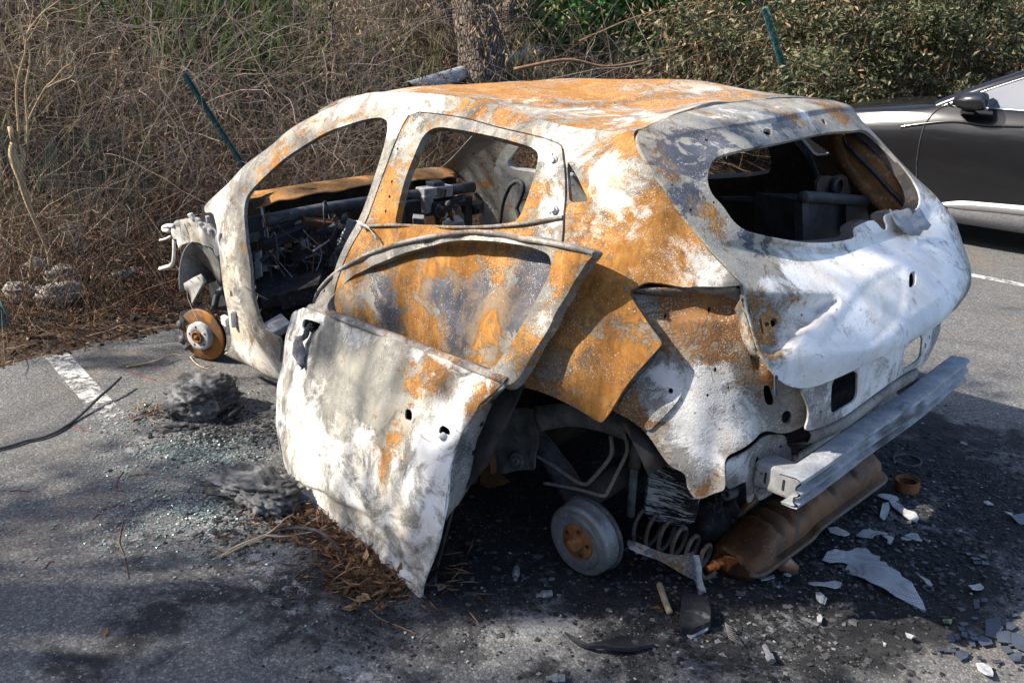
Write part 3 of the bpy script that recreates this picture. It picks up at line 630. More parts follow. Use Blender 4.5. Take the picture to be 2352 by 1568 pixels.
# ---- roof skin, sagged
RG = [[(1.66,.585,1.375),(1.66,.3,1.425),(1.67,0,1.445),(1.66,-.3,1.44),(1.66,-.585,1.40)],
 [(1.55,.575,1.42),(1.56,.3,1.452),(1.57,0,1.468),(1.56,-.3,1.462),(1.55,-.575,1.435)],
 [(1.40,.555,1.458),(1.4,.3,1.480),(1.4,0,1.490),(1.4,-.3,1.488),(1.4,-.555,1.475)],
 [(1.10,.54,1.488),(1.1,.3,1.505),(1.1,0,1.512),(1.1,-.3,1.522),(1.1,-.54,1.51)],
 [(.80,.53,1.490),(.8,.3,1.492),(.8,0,1.508),(.8,-.3,1.540),(.8,-.54,1.525)],
 [(.50,.54,1.462),(.5,.3,1.468),(.5,0,1.503),(.5,-.3,1.551),(.5,-.54,1.535)],
 [(.30,.552,1.438),(.3,.3,1.458),(.3,0,1.498),(.3,-.3,1.538),(.3,-.55,1.525)],
 [(.10,.566,1.438),(.12,.3,1.472),(.14,0,1.499),(.12,-.3,1.524),(.1,-.56,1.512)],
 [(-.055,.606,1.456),(-.005,.3,1.500),(.02,0,1.508),(-.005,-.3,1.517),(-.055,-.6,1.502)]]
RS = Surf(RG, .22, .28, 10)
roof_out = [('s',0,0),('s',2,0),('s',4,0),('s',6,0),('s',7.2,0),('s',8,.03),('s',8,1),('s',8,2),('s',8,3),('s',8,4),('s',6,4),('s',4,4),('s',2,4),('s',0,4),('s',0,3),('s',0,2),('s',0,1)]
roof_blobs = [((1.5,.4,1.45),.22,1,.6),((1.2,.5,1.49),.2,1,.55),((1.35,0,1.49),.3,0,.38),((1.0,.25,1.5),.3,0,.75),((.8,0,1.5),.35,0,.62),((.6,.4,1.47),.22,1,.38),((.5,.1,1.49),.25,0,.5),((.75,-.35,1.53),.25,0,.6),((.35,.3,1.46),.16,1,.42),((.2,.1,1.49),.16,0,.45),((.1,.4,1.46),.16,1,.5),((.25,.5,1.44),.12,0,.55),((0,.5,1.48),.14,0,.5),((.3,-.25,1.53),.16,1,.3),((.1,-.2,1.52),.12,0,.35),((.95,-.1,1.51),.1,2,.35)]
sheet('roof', RS, roof_out, [], M_ROOF, CAR, t=.012, step=.016, sm=0, blobs=roof_blobs, base=(.40,.08,.06), wob=Wob(8, .1, .5), wamp=.0022)

# ---- tailgate
TG = [[(-.066,.612,1.458),(-.03,.4,1.490),(.01,.15,1.503),(.01,-.15,1.512),(-.03,-.4,1.515),(-.06,-.60,1.500)],
 [(-.10,.632,1.437),(-.126,.4,1.459),(-.13,.15,1.470),(-.124,-.15,1.483),(-.127,-.38,1.492),(-.115,-.61,1.485)],
 [(-.125,.64,1.415),(-.150,.41,1.443),(-.153,.15,1.453),(-.147,-.15,1.463),(-.150,-.4,1.471),(-.14,-.615,1.46)],
 [(-.205,.648,1.335),(-.245,.42,1.397),(-.227,.15,1.407),(-.207,-.2,1.417),(-.215,-.42,1.420),(-.17,-.625,1.430)],
 [(-.265,.655,1.26),(-.33,.42,1.295),(-.34,.15,1.285),(-.335,-.15,1.285),(-.365,-.42,1.295),(-.36,-.645,1.27)],
 [(-.325,.668,1.20),(-.415,.42,1.175),(-.452,.15,1.131),(-.46,-.15,1.128),(-.465,-.42,1.16),(-.455,-.66,1.195)],
 [(-.365,.675,1.165),(-.415,.42,1.142),(-.465,.15,1.100),(-.492,-.15,1.088),(-.49,-.42,1.11),(-.495,-.668,1.155)],
 [(-.43,.685,1.12),(-.53,.44,1.065),(-.575,.15,1.045),(-.585,-.15,1.045),(-.56,-.44,1.06),(-.54,-.685,1.105)],
 [(-.505,.705,1.04),(-.625,.46,.985),(-.665,.16,.97),(-.672,-.16,.97),(-.64,-.46,.98),(-.575,-.715,1.02)],
 [(-.57,.725,.945),(-.685,.47,.915),(-.722,.16,.905),(-.72,-.16,.905),(-.68,-.46,.915),(-.615,-.73,.93)],
 [(-.61,.685,.872),(-.685,.47,.85),(-.718,.16,.852),(-.708,-.16,.85),(-.665,-.46,.845),(-.625,-.71,.85)],
 [(-.61,.66,.79),(-.66,.46,.77),(-.69,.16,.78),(-.68,-.16,.77),(-.64,-.46,.76),(-.57,-.68,.77)]]
def r6_(a, b): return 1568.8+.3333*a, 522.5+.3333*b
TG = [[tuple(np.array(r[0])+.3*(np.array(r[0])-np.array(r[1])))]+r+[tuple(np.array(r[-1])+np.array([.05, -.035, -.012]))] for r in TG]      # a little past the left edge
T_ = Surf(TG, .085, .25, 10)
tg_out = gap_t[::-1][:-1][::1]
tg_out = [(1705,651),(1650,593),(1599,526),(1573,499),(1555,473),(1522,422),(1488,376),(1469,337),(1463,314),(1466,303),(1476,298),(1521,274),(1585,254),(1646,242),(1715,233),('s',.03,4.4),('s',.02,5.2),('s',.1,6.0),('s',.6,6.2),('s',2,6.3),('s',3,6.35),('s',4,6.4),('s',5,6.4),('s',6,6.4),('s',7,6.5),('s',8,6.5),('s',9,6.4),('s',9.7,6.0),(2202,702),(2162,739),(2102,776),(2035,812),(1969,847),(1915,871),(1869,889),(1829,892),(1795,879),(1775,856),(1755,822),(1732,775),(1715,712),(1708,664)]
tg_win = [(1639,364),(1628,390),(1625,410),(1628,430),(1639,451),(1660,472),(1680,503),(1697,520),(1721,533),(1783,547),(1838,556),(1886,557),(1937,552),(1966,546),(1960,525),(1974.5,515),(2002,504),(2014,512),(2026,527),(2036,529),(2038,518),(2030,499),(2038,489),(2067,482),(2098,487),(2112,472),(2113,448),(2099,417),(2072,380),(2038,343),(2004,312),(1985,298),(1954,300),(1920,302),(1851,315),(1749,336),(1697,346),(1662,354)]
tl_rec = [(1712,673),(1730,674),(1850,676),(1918,678),(1928,685),(1922,700),(1900,720),(1870,742),(1845,770),(1815,800),(1780,816),(1757,812),(1738,775),(1722,720)]
tg_holes = [circ(1763,303,11,7.5,12,.25), circ(1623,321,5.5,2.6,8), circ(1596,328,2.6,1.6,7), circ(1893,280,4,9,8,-.7), circ(1544,425.5,2.2,3.0,7), circ(1587,483,2.6,4.0,8,-.4), circ(1640,465.5,3.2,3.6,8),
 [(2088,626),(2101,622),(2104,632),(2104,652),(2092,660),(2087,658)], circ(2088,619,1.2,2.4,6), circ(2102,664,1,2,6),
 circ(1744,741.5,4,7,10), [(1769,714),(1773.5,712),(1780,748),(1775.5,750)], circ(1788,725,6,6.6,12), [(1796,710),(1809,708),(1813,716),(1810,726),(1800,733),(1797,730)], circ(1868,700,2.8,3,8)]
tg_blobs = [((.0,.45,1.48),.14,1,.5),((-.05,.3,1.48),.12,0,.42),((-.08,.1,1.48),.14,1,.55),((-.07,-.1,1.49),.12,0,.32),((-.05,-.3,1.5),.13,2,.22),((-.08,-.45,1.495),.1,0,.3),((-.1,.55,1.45),.08,0,.45),
 (1560,335,.1,2,.55),(1640,315,.1,2,.6),(1720,305,.1,2,.55),(1800,290,.1,2,.6),(1870,280,.08,1,.5),(1930,270,.08,0,.55),(1600,350,.08,2,.7),(1530,380,.07,2,.7),(1545,400,.05,0,.45),(1500,350,.05,0,.5),(1580,430,.06,2,.85),(1580,480,.06,2,.65),(1620,490,.05,0,.55),(1610,440,.04,1,.35),(1650,515,.05,0,.4),(1575,320,.05,2,.5),
 (1640,545,.06,1,.7),(1700,560,.06,2,.65),(1740,575,.04,2,.5),(1760,595,.12,1,.1),(1720,620,.12,1,.12),(1680,600,.06,1,.35),(1800,560,.06,2,.3),(1850,570,.07,0,.42),(1950,560,.06,0,.5),(2020,535,.06,0,.4),(2010,510,.05,1,.4),(2080,500,.06,0,.55),(1820,590,.1,1,.45),(1900,610,.14,1,.7),(1990,600,.14,1,.8),(2060,560,.14,1,.9),(2130,520,.16,1,1.0),(2150,600,.2,1,1.1),(2060,650,.18,1,.9),(1950,670,.16,1,.7),(1870,640,.14,1,.55),(1780,655,.08,1,.95),(1850,660,.07,1,.9),(1990,740,.18,1,.8),(2100,720,.16,1,.9),(1900,800,.16,1,.95),(1830,860,.14,1,1.0),(1950,840,.15,1,.9),(2050,790,.14,1,.85),(2160,690,.14,1,1.0),
 (1700,590,.08,1,-1.2),(1770,605,.08,1,-1.1),(1650,560,.06,1,-.8),(1830,600,.06,1,-.6),(1780,740,.075,1,-1.6),(1840,700,.06,1,-1.2),(1745,720,.05,1,-1.2),(1790,790,.04,1,-.9),(1790,715,.07,0,.75),(1850,700,.06,0,.8),(1770,780,.06,0,.65),(1740,690,.04,0,.5),(1730,720,.03,1,-.5),(1790,690,.05,2,.3)]
TGATE = sheet('tailgate', T_, tg_out, [tg_win]+tg_holes, M_HATCH, CAR, t=.012, step=.0085, blobs=tg_blobs, base=(.10,.12,.08), wob=Wob(11, .3, .9), wamp=.0012, sm=1, hsm=1, dents=[(tl_rec, .050, .009), ([r6_(*p) for p in [(900,800),(1000,660),(1120,500),(1220,390),(1300,320),(1420,270),(1535,225),(1550,330),(1560,480),(1535,600),(1480,690),(1400,760),(1300,840),(1150,850),(1000,860)]], .005, .02),
   ([r6_(*p) for p in [(860,835),(920,850),(1050,860),(1180,850),(1280,832),(1400,770),(1500,660),(1600,560),(1720,490),(1800,430),(1900,320),(1915,345),(1830,450),(1730,525),(1620,600),(1530,700),(1430,800),(1290,868),(1180,885),(1050,893),(920,880)]], -.003, .020),
   ([(1690,548),(1720,538),(1783,552),(1838,560),(1886,561),(1937,556),(1985,545),(2040,528),(2090,500),(2112,478),(2128,495),(2110,520),(2060,545),(2000,563),(1940,577),(1886,583),(1830,580),(1770,571)], .006, .010)])
# crumpled grey foil left on the window ledge
cr = T_.pt(2060, 492)
g = Geo(); q0, q1, q2, q3 = [T_.pt(u, v)+np.array([-.012, .0, .012]) for u, v in [(2030,503),(2066,490),(2102,497),(2058,545)]]
r_ = np.random.default_rng(4); rows = []
for i in range(9):
    a = i/8; top = q0*(1-a)+q2*a+np.array([0,0,.018]); bot = q0*(1-a)+q2*a+np.array([-.05,0,-.035-.03*math.sin(a*PI)])
    rows.append([top*(1-b)+bot*b+r_.normal(size=3)*.004 for b in (0,.3,.6,1)])
g.loft(rows); o = g.build('crumpled_foil', M_BEAM, TGATE); so_ = o.modifiers.new('s','SOLIDIFY'); so_.thickness = .003; paint(o.data, np.concatenate(g.v), [], (0,.2,.3))
# inner frame of the tailgate window and its side walls
fr = [T_.pt(u, v) for u, v in smooth_path([p for p in tg_win], 1)]
fr = np.array(fr); cen = fr.mean(0); inn = fr*.975+cen*.025+np.array([.045, 0, -.006])
g = Geo(); g.loft([fr+np.array([.004,0,-.003]), fr*.99+cen*.01+np.array([.03,0,-.004]), inn], True); g.build('window_frame', M_INNER, TGATE)
# ---- rear corner, rear panel, bumper beam
def zA(a, b): return 1406.8+.348*a, 631.6+.348*b
def zB(a, b): return 367.5+.2197*a, 488+.2197*b
def zC(a, b): return 1521.7+.2441*a, 1004.9+.2441*b
def z1(a, b): return 1406.8+.342*a, 143.55+.342*b
def z3(a, b): return 1091+.3296*a, 861.3+.3296*b
def r9(a, b): return 1568.8+.3333*a, 1045.1+.3333*b
def z4(a, b): return 516.8+.476*a, 660.4+.476*b
QG = [[(60,60,'y',.765),(300,60,'y',.735),(560,60,'y',.70),(860,60,'y',.645),(1100,60,'x',-.555)],
 [(140,300,'y',.765),(380,300,'y',.735),(620,300,'y',.695),(860,300,'y',.64),(1150,300,'x',-.595)],
 [(220,560,'y',.780),(430,560,'y',.740),(650,560,'y',.695),(900,560,'y',.63),(1200,560,'x',-.61)],
 [(0,850,'y',.830),(330,850,'y',.770),(620,850,'y',.700),(900,850,'y',.62),(1300,850,'x',-.615)],
 [(150,1100,'y',.795),(380,1100,'y',.755),(640,1100,'y',.690),(900,1100,'y',.615),(1300,1100,'x',-.60)],
 [(350,1500,'y',.765),(520,1500,'y',.735),(650,1500,'y',.690),(900,1500,'y',.62),(1300,1500,'x',-.58)]]
Q = Surf([[at(*zA(a, b), ax, v) for a, b, ax, v in r] for r in QG], .13, .12, 10)
q_out = [zA(*p) for p in [(105,82),(250,74),(500,72),(860,70),(900,200),(960,400),(1050,600),(1150,730),(1250,750),(1262,790),(1292,850),(1285,960),(1265,1005),(1200,1035),(1100,1045),(1030,1025),(975,1040),(935,1090),(860,1150),(738,1205),(740,1320),(745,1420),(680,1440),(600,1476),(548,1478),(515,1440),(488,1395),(492,1345),(465,1300),(380,1262),(320,1180),(265,1100),(215,1040),(120,955),(50,915),(-5,900),(-40,860),(60,740),(190,590),(290,450),(275,380),(180,270),(110,170)]]
q_holes = [[zA(*p) for p in h] for h in [
 [(995,740),(1015,728),(1035,733),(1055,790),(1067,840),(1050,862),(1025,860),(1005,825)]]]+[
 circ(*zA(1147,934), 11.5, 16, 14, .15), circ(*zA(385,764), 6, 7.2, 12), circ(*zA(637,236), 4, 8, 8, .1), circ(*zA(340,272), 3, 5.5, 8), circ(*zA(677,624), 3, 6.5, 8, .1), circ(*zA(627,792), 3.2, 4.6, 8), circ(*zA(765,742), 2.4, 4, 8, .2), circ(*zA(914,545), 2.6, 4.6, 8, .1), circ(*zA(865,392), 2, 4.4, 8, .1)]
q_blobs = [(*zA(450,150),.09,0,.42),(*zA(250,220),.05,1,.22),(*zA(500,260),.1,0,.46),(*zA(700,330),.1,0,.44),(*zA(650,430),.08,0,.36),(*zA(880,420),.05,0,.6),(*zA(980,560),.05,0,.48),(*zA(560,560),.05,0,.3),
 (*zA(380,620),.05,1,.75),(*zA(330,760),.05,1,.42),(*zA(250,920),.03,1,.6),(*zA(60,860),.05,0,.75),(*zA(170,960),.04,0,.75),(*zA(560,800),.07,1,.98),(*zA(620,760),.06,1,.9),(*zA(640,930),.07,1,.95),(*zA(600,1060),.06,1,.9),(*zA(780,1000),.07,1,.85),(*zA(830,1080),.05,1,.7),(*zA(440,960),.05,1,.72),(*zA(520,1100),.05,1,.6),(*zA(620,1250),.045,1,.9),(*zA(340,1120),.03,1,.7),(*zA(740,640),.03,1,.7),
 (*zA(280,1000),.04,0,.45),(*zA(400,1220),.04,0,.4),(*zA(600,1450),.04,0,.6),(*zA(700,1330),.04,0,.4),(*zA(720,900),.05,0,.24),(*zA(850,850),.06,2,.15),(*zA(900,700),.07,2,.12),(*zA(1060,650),.05,0,.32),(*zA(1100,850),.07,1,.05),(*zA(300,330),.06,0,.5)]
QP = sheet('rear_corner_panel', Q, q_out, q_holes, M_REAR, CAR, t=.006, step=.0105, blobs=q_blobs, base=(.13,.10,.05), wob=Wob(21,.08,.4), wamp=.003,
   dents=[([zA(*p) for p in [(130,100),(480,95),(800,95),(850,250),(780,330),(560,300),(330,330),(190,230)]], .020, .035), ([zA(*p) for p in [(950,420),(1040,620),(980,700),(900,600),(880,450)]], .02, .03)])
plate = [zA(*p) for p in [(325,480),(400,530),(470,600),(480,640),(466,780),(390,880),(300,970),(245,1030),(180,985),(110,925),(40,880),(80,800),(200,640),(280,540)]]
sheet('side_plate', Q, plate, [circ(*zA(385,764), 6, 7.2, 12), circ(*zA(262,575), 3.4, 2.8, 6), circ(*zA(64,820), 3.4, 3.4, 5), circ(*zA(440,658), 2, 2.4, 7), circ(*zA(228,918), 1.5, 2, 7)], M_REAR, QP, t=.005, step=.0105, off=.006, blobs=q_blobs, base=(.15,.10,.05), wob=Wob(21,.08,.4), wamp=.003)
# ledge above the lamp recess
led = [(118,98),(300,88),(560,84),(800,84)]; l1 = [np.array(S.pt(*zA(a, b))) for a, b in led]
l2 = [at(*zA(a, b), 'y', y) for (a, b), y in zip([(150,118),(320,140),(560,150),(745,148)], (.755,.715,.675,.635))]
g = Geo(); g.loft([spline(l1, 20)+np.array([0,-.012,0]), spline(l2, 20)]); g.loft([spline(l2, 20), spline(l2, 20)+np.array([.01,-.02,-.012])]); o = g.build('lamp_ledge', M_REAR, QP); o.modifiers.new('s','SOLIDIFY').thickness = .004; paint(o.data, np.concatenate(g.v), [], (.30,.10,.05))
# wing of the tailgate seen edge-on beside the lamp recess is part of the tailgate sheet; rear cross panel
RPG = [[(-.600,.62,1.0),(-.645,.3,1.0),(-.655,0,1.0),(-.645,-.3,1.0),(-.60,-.62,1.0)],
       [(-.615,.60,.80),(-.66,.3,.80),(-.67,0,.80),(-.66,-.3,.80),(-.60,-.62,.80)],
       [(-.612,.58,.66),(-.652,.3,.67),(-.665,0,.68),(-.65,-.3,.68),(-.59,-.60,.68)],
       [(-.595,.56,.56),(-.625,.3,.57),(-.635,0,.58),(-.62,-.3,.58),(-.57,-.58,.58)]]
RP = Surf(RPG, .12, .3, 10)
def r6(a, b): return 1568.8+.3333*a, 522.5+.3333*b
rp_out = [('s',.72,.02),('s',.72,1),('s',.72,2),('s',.72,3),('s',.72,3.9),('s',1.0,3.93),r6(1778,660),r6(1768,740),r6(1756,830),r6(1690,915),r6(1600,965),r6(1510,1010),r6(1400,1085),r6(1270,1180),r6(1150,1270),r6(1010,1345),r6(850,1405),r6(842,1380),r6(862,1330),r6(868,1260),r6(850,1200),r6(820,1140),r6(816,1100)]
rp_holes = [[r6(*p) for p in h] for h in [[(1030,1050),(1100,1010),(1207,978),(1205,1080),(1198,1150),(1180,1195),(1110,1235),(1016,1288),(1016,1180)],[(1522,835),(1580,775),(1648,735),(1645,830),(1638,890),(1620,915),(1570,950),(1512,985),(1516,900)]]]+[circ(*r6(1665,815),4,7,9,.2), circ(*r6(1757,665),4,6,9), circ(*r6(1697,755),2,5,7), circ(*r6(945,1268),2.2,4,8)]
sheet('rear_panel', RP, rp_out, rp_holes, M_REAR, CAR, t=.006, step=.011, blobs=[(*r6(1300,1000),.2,1,.55),(*r6(1100,1250),.1,1,.35),(*r6(1450,900),.15,1,.5),(*r6(1650,800),.1,1,.45),(*r6(930,1150),.08,1,.1),(*r6(1700,740),.06,1,.5),(*r6(1380,950),.04,1,-.5)], base=(.05,.30,.05), wob=Wob(22,.1,.5), wamp=.0015)
sheet('corner_dark_backing', Q, q_out, [], M_SOOT_SHADE, CAR, t=.004, step=.03, off=-.055)  # dark sheet added behind the corner panel so its holes read as shade
Geo().box((-.50,0,.74),(.006,1.06,.52)).build('boot_dark_backing', M_SOOT_SHADE, CAR, False)  # this and the next: dark sheets added so the rear panel's holes read unlit
Geo().box((-.42,0,.50),(.16,1.06,.006)).build('boot_floor', M_SOOT_SHADE, CAR, False)
g = Geo()                                   # folded sill under the panel
lo = [at(*r6(a, b), 'x', x) for a, b, x in [(860,1395,-.60),(1010,1345,-.63),(1150,1270,-.64),(1400,1085,-.65),(1600,965,-.64)]]
lo = spline(lo, 20); g.loft([lo, lo+np.array([-.012,0,-.012]), lo+np.array([-.005,0,-.04]), lo+np.array([.05,0,-.06])]); o = g.build('panel_flange', M_REAR, CAR); paint(o.data, np.concatenate(g.v), [], (.14,.12,.1)); o.modifiers.new('s','SOLIDIFY').thickness = .004
# small closing spring by the tailgate corner
sp = [at(*zA(a, b), 'x', -.64) for a, b in [(1079,672),(1083,782)]]; ax = np.linspace(0, 1, 130)
g = Geo(); g.tube([sp[0]*(1-t)+sp[1]*t+.0075*np.array([.3*math.sin(t*2*PI*13), math.cos(t*2*PI*13), math.sin(t*2*PI*13)*.6]) for t in ax], .0018, 5); g.build('small_spring', M_DKMETAL, CAR)
# bracket plate carrying the bumper beam
BG = [[at(*zA(a, b), 'x', x) for a, b, x in [(700,b,-.47),(950,b,-.515),(1200,b,-.55)]] for b in (1000,1150,1300,1550)]
BS = Surf(BG, .07, .1, 8)
b_out = [zA(*p) for p in [(738,1218),(860,1165),(930,1112),(985,1055),(1060,1045),(1138,1050),(1142,1125),(1170,1130),(1166,1245),(1120,1240),(1010,1228),(965,1290),(945,1335),(935,1440),(905,1490),(880,1504),(877,1400),(876,1350),(810,1385),(745,1412),(740,1320)]]
sheet('beam_bracket', BS, b_out, [circ(*zA(947,1215),4,9.5,10,.1), circ(*zA(775,1306),1.6,2,7), circ(*zA(1100,1125),3,5,8,.3)], M_REAR, CAR, t=.004, step=.011, blobs=[(*zA(790,1260),.05,1,.7),(*zA(900,1300),.05,1,.2),(*zA(1000,1200),.04,0,.35)], base=(.10,.14,.2), off=.006)
fl = [zA(*p) for p in [(935,1340),(960,1300),(1010,1235),(1035,1225),(1000,1300),(985,1370),(1040,1405),(1035,1420),(960,1468),(930,1465)]]
sheet('can_flange', BS, fl, [], M_REAR, CAR, t=.01, step=.012, base=(.25,.1,.2), off=.016)
o = Geo().lathe([(0,.012),(.010,.012),(.012,.004),(.020,.003),(.020,-.006)], BS.pt(*zA(963,1395))+np.array([-.012,.01,0]), (-.8,.6,0), 18).build('bolt', M_BOLT, CAR, False)
def can(yc, lab=None):
    g = Geo(); c = np.array([-.594, yc, .512]); g.box(c, (.15,.085,.085)); o = bevel(g.build('crash_can', M_BEAM, CAR, False), .012, 3); paint(o.data, np.concatenate(g.v), [], (.06,.05,.1))
    return o
c1 = can(.515)
for dx in (.035, -.022):
    g = Geo(); g.box((-.594+dx, .5578, .512), (.006, .0035, .034)); g.build('slot', M_SOOT_SHADE, c1, False)  # dark insets standing in for the shade inside slot openings
can(-.515)
yy = np.linspace(.632, -.645, 40); path = [(-.662-.012*math.cos(y*2.0), y, .548+.004*math.sin(9*y)+(0.03*(0.63-y)/1.27)) for y in yy]
prof = [(-.030,.046),(.020,.052),(.034,.046),(.036,.034),(.026,.020),(.027,.008),(.038,.0),(.038,-.010),(.024,-.020),(.024,-.034),(.036,-.042),(.034,-.056),(.018,-.060),(-.014,-.060),(-.016,-.055),(.014,-.053),(.026,-.048),(.018,-.036),(.018,-.020),(.030,-.009),(.030,-.002),(.020,.008),(.020,.020),(.028,.034),(.018,.044),(-.030,.040)]
prof = [(a, b*.82) for a, b in prof]
g = Geo(); g.sweep(prof, path); bm_ = g.build('bumper_beam', M_BEAM2, CAR)
V = np.concatenate(g.v)
paint(bm_.data, V, [((-.66,.5,.6),.16,1,.5),((-.66,.2,.6),.2,1,.55),((-.66,-.2,.61),.25,1,.7),((-.66,-.5,.62),.2,1,.5),((-.70,.56,.545),.05,2,.9),((-.71,.45,.545),.06,2,1.6),((-.71,.25,.54),.07,2,2.2),((-.71,.10,.54),.06,2,2.0),((-.71,-.05,.545),.07,2,2.2),((-.71,-.2,.55),.06,2,2.0),((-.71,-.36,.555),.07,2,1.8),((-.7,.3,.49),.12,1,.4),((-.7,-.3,.5),.15,1,.4)], (.02,.1,.46))
sm = bm_.modifiers.new('b','EDGE_SPLIT'); sm.split_angle = math.radians(50)
# lower pipes behind the beam
g = Geo(); g.tube([at(*zA(a, b), 'x', -.50) for a, b in [(1190,1215),(1320,1130),(1485,1020)]], .013, 8); g.build('tail_pipe_rail', M_GREYIN, CAR)
g = Geo(); g.tube([at(*zA(a, b), 'x', -.49) for a, b in [(1200,1250),(1330,1160),(1480,1060)]], .016, 8); g.build('tail_pipe_rail', M_DKMETAL, CAR)
g = Geo(); c = at(*zA(775,1437), 'y', .60); g.lathe([(.010,-.02),(.017,-.02),(.018,.02),(.010,.02),(.010,-.02)], c, (.1,1,.1), 20); g.build('tow_eye', M_DKMETAL, CAR)

# ---- rear axle end: brake drum
DC = np.array([-.040, .765, .140]); DN = np.array([-.02, 1, -.06]); DN /= np.linalg.norm(DN)
DRUM = empty('x', (0,0,0), None, None); bpy.data.objects.remove(DRUM)
dr = Geo().lathe([(.058,-.004),(.062,-.002),(.088,.002),(.093,.000),(.108,-.003),(.114,-.001),(.119,-.004),(.124,-.010),(.125,-.018),(.122,-.024),(.1225,-.050),(.126,-.053),(.126,-.060)], DC, DN, 72).build('brake_drum', M_DRUM, CAR)
Geo().lathe([(.120,-.061),(.133,-.062),(.135,-.066),(.134,-.074),(.05,-.080)], DC, DN, 64).build('backing_plate', M_DKMETAL, dr)
Geo().lathe([(.0,.0045),(.030,.0045),(.058,.003),(.062,.0015),(.064,-.001)], DC, DN, 48).build('hub_face', M_HUB, dr)
Geo().lathe([(.0,.036),(.014,.036),(.021,.031),(.026,.020),(.029,.006),(.031,.003)], DC, DN, 28).build('hub_cap', M_HUB, dr)
q = np.cross(DN, (0,0,1)); q /= np.linalg.norm(q); q2 = np.cross(q, DN)
for k in range(5):
    a = 2*PI*k/5+.5; c = DC+.046*(math.cos(a)*q+math.sin(a)*q2)
    Geo().lathe([(.0,.0056),(.0072,.0056),(.008,.004)], c, DN, 14).build('bolt_hole', M_SOOT_SHADE, dr, False)
ring = Geo().lathe([(.0905,.0022),(.091,.0036),(.0925,.0036),(.093,.0012)], DC, DN, 64).build('cast_rim', M_DRUM, dr)
# trailing arm, axle beam, damper and brake lines
g = Geo(); g.tube(spline([(-.04,.66,.14),(.10,.62,.20),(.24,.60,.29),(.36,.60,.36)], 14), [.05]*4+[.045]*4+[.04]*6, 10); g.build('trailing_arm', M_DKMETAL, CAR)
g = Geo(); g.tube([(.08,.62,.19),(.10,0,.22),(.08,-.62,.21)], .05, 12); g.build('axle_beam', M_INNER, CAR)
for p in (dict(n='brake_line', pts=[z3(385,540),z3(470,585),z3(560,640),z3(680,725),z3(760,760),z3(810,730),z3(930,590),z3(955,520),z3(945,420)], y=.66, r=.0072), dict(n='brake_line', pts=[z3(480,750),z3(600,772),z3(740,800),z3(890,840),z3(930,800),z3(985,690),z3(1050,560),z3(1060,500),z3(1050,430)], y=.68, r=.0062)):
    g = Geo(); g.tube(spline([at(u, v, 'y', p['y']) for u, v in p['pts']], 44), p['r'], 8); g.build(p['n'], M_WIRE, CAR)
g = Geo(); a_, b_ = at(*z3(1128,430), 'y', .60), at(*z3(1110,640), 'y', .60); g.tube([a_, b_], .020, 12); g.tube([a_+(0,0,.05), a_], .008, 8); g.tube([b_, b_+(.0,0,-.18)], .014, 10); g.build('damper', M_DKMETAL, CAR)
# spring arm on the ground side of the drum
arm = [z3(1058,1175), z3(1150,1205), z3(1290,1262), z3(1420,1285), z3(1520,1258)]; zz = (.150,.142,.128,.122,.135)
top = spline([at(u, v, 'z', h) for (u, v), h in zip(arm, zz)], 20)
low = spline([at(u, v, 'z', h) for (u, v), h in zip([z3(1075,1210),z3(1160,1245),z3(1300,1292),z3(1430,1370),z3(1545,1430)], (.137,.125,.112,.075,.05))], 20)
bk = top+np.array([.010,-.022,-.006])
g = Geo(); g.loft([bk, top+np.array([.006,-.012,.003]), top, low]); o = g.build('spring_arm', M_REAR, CAR); paint(o.data, np.concatenate(g.v), [(tuple(low[12]),.06,0,.5),(tuple(top[5]),.06,1,.4)], (.16,.0,.65)); o.modifiers.new('s','SOLIDIFY').thickness = .005; o.modifiers.new('e','EDGE_SPLIT').split_angle = math.radians(30)
g = Geo(); e = [at(*z3(a, b), 'z', h) for a, b, h in [(1520,1255,.135),(1540,1330,.10),(1545,1420,.05),(1575,1512,.004)]]; e = spline(e, 12); g.loft([e+np.array([.012,.0,0]), e, e+np.array([-.012,-.014,0])]); o = g.build('arm_lip', M_LITE, CAR); o.modifiers.new('s','SOLIDIFY').thickness = .004

# ---- wheel arch: inner walls
AG = [[(.47,.72,.18),(.47,.72,.36),(.40,.72,.56),(.30,.73,.66)],[(.33,.70,.18),(.33,.70,.36),(.33,.70,.56),(.22,.73,.69)],[(.20,.70,.18),(.20,.70,.36),(.20,.70,.56),(.10,.73,.70)]]
AS = Surf(AG, .14, .18, 8)
b2 = [z3(*p) for p in [(115,240),(280,235),(410,228),(418,285),(445,300),(440,420),(432,560),(420,640),(395,668),(300,660),(190,692),(160,660),(100,645),(105,440)]]
o = sheet('arch_bracket', AS, b2, [circ(*z3(340,362),1.8,1.8,7)], M_GREYIN, CAR, t=.006, step=.012, wob=Wob(31,.06,.2), wamp=.006)
o.data.materials[0] = M_DKGREY = grime('scorched grey bracket', (.075,.075,.073), (.14,.14,.137), (.07,.04,.024), 14)
for r_, h_ in ((.026, .006),):
    Geo().lathe([(.030,0),(.030,.004),(.024,.008),(.022,.004),(.016,.004),(.014,.012),(.009,.014),(.007,.009),(0,.009)], AS.pt(*z3(300,588))+np.array([0,.006,0]), (-.1,1,.1), 24).build('mount_boss', M_DKGREY, o, True)
g = Geo(); bp = [z3(a, b) for a, b in [(415,215),(560,200),(700,200),(880,240),(1062,330)]]; bl_ = [z3(a, b) for a, b in [(450,388),(560,362),(700,352),(880,385),(1062,452)]]
a_ = spline([at(u, v, 'y', .735) for u, v in bp], 20); b_ = spline([at(u, v, 'y', .735) for u, v in bl_], 20)
g.loft([a_, .5*a_+.5*b_+(0,.008,0), b_, b_-(0,.03,0)]); o = g.build('arch_band', M_DKGREY, CAR); o.modifiers.new('s','SOLIDIFY').thickness = .004
g = Geo(); n_ = 24
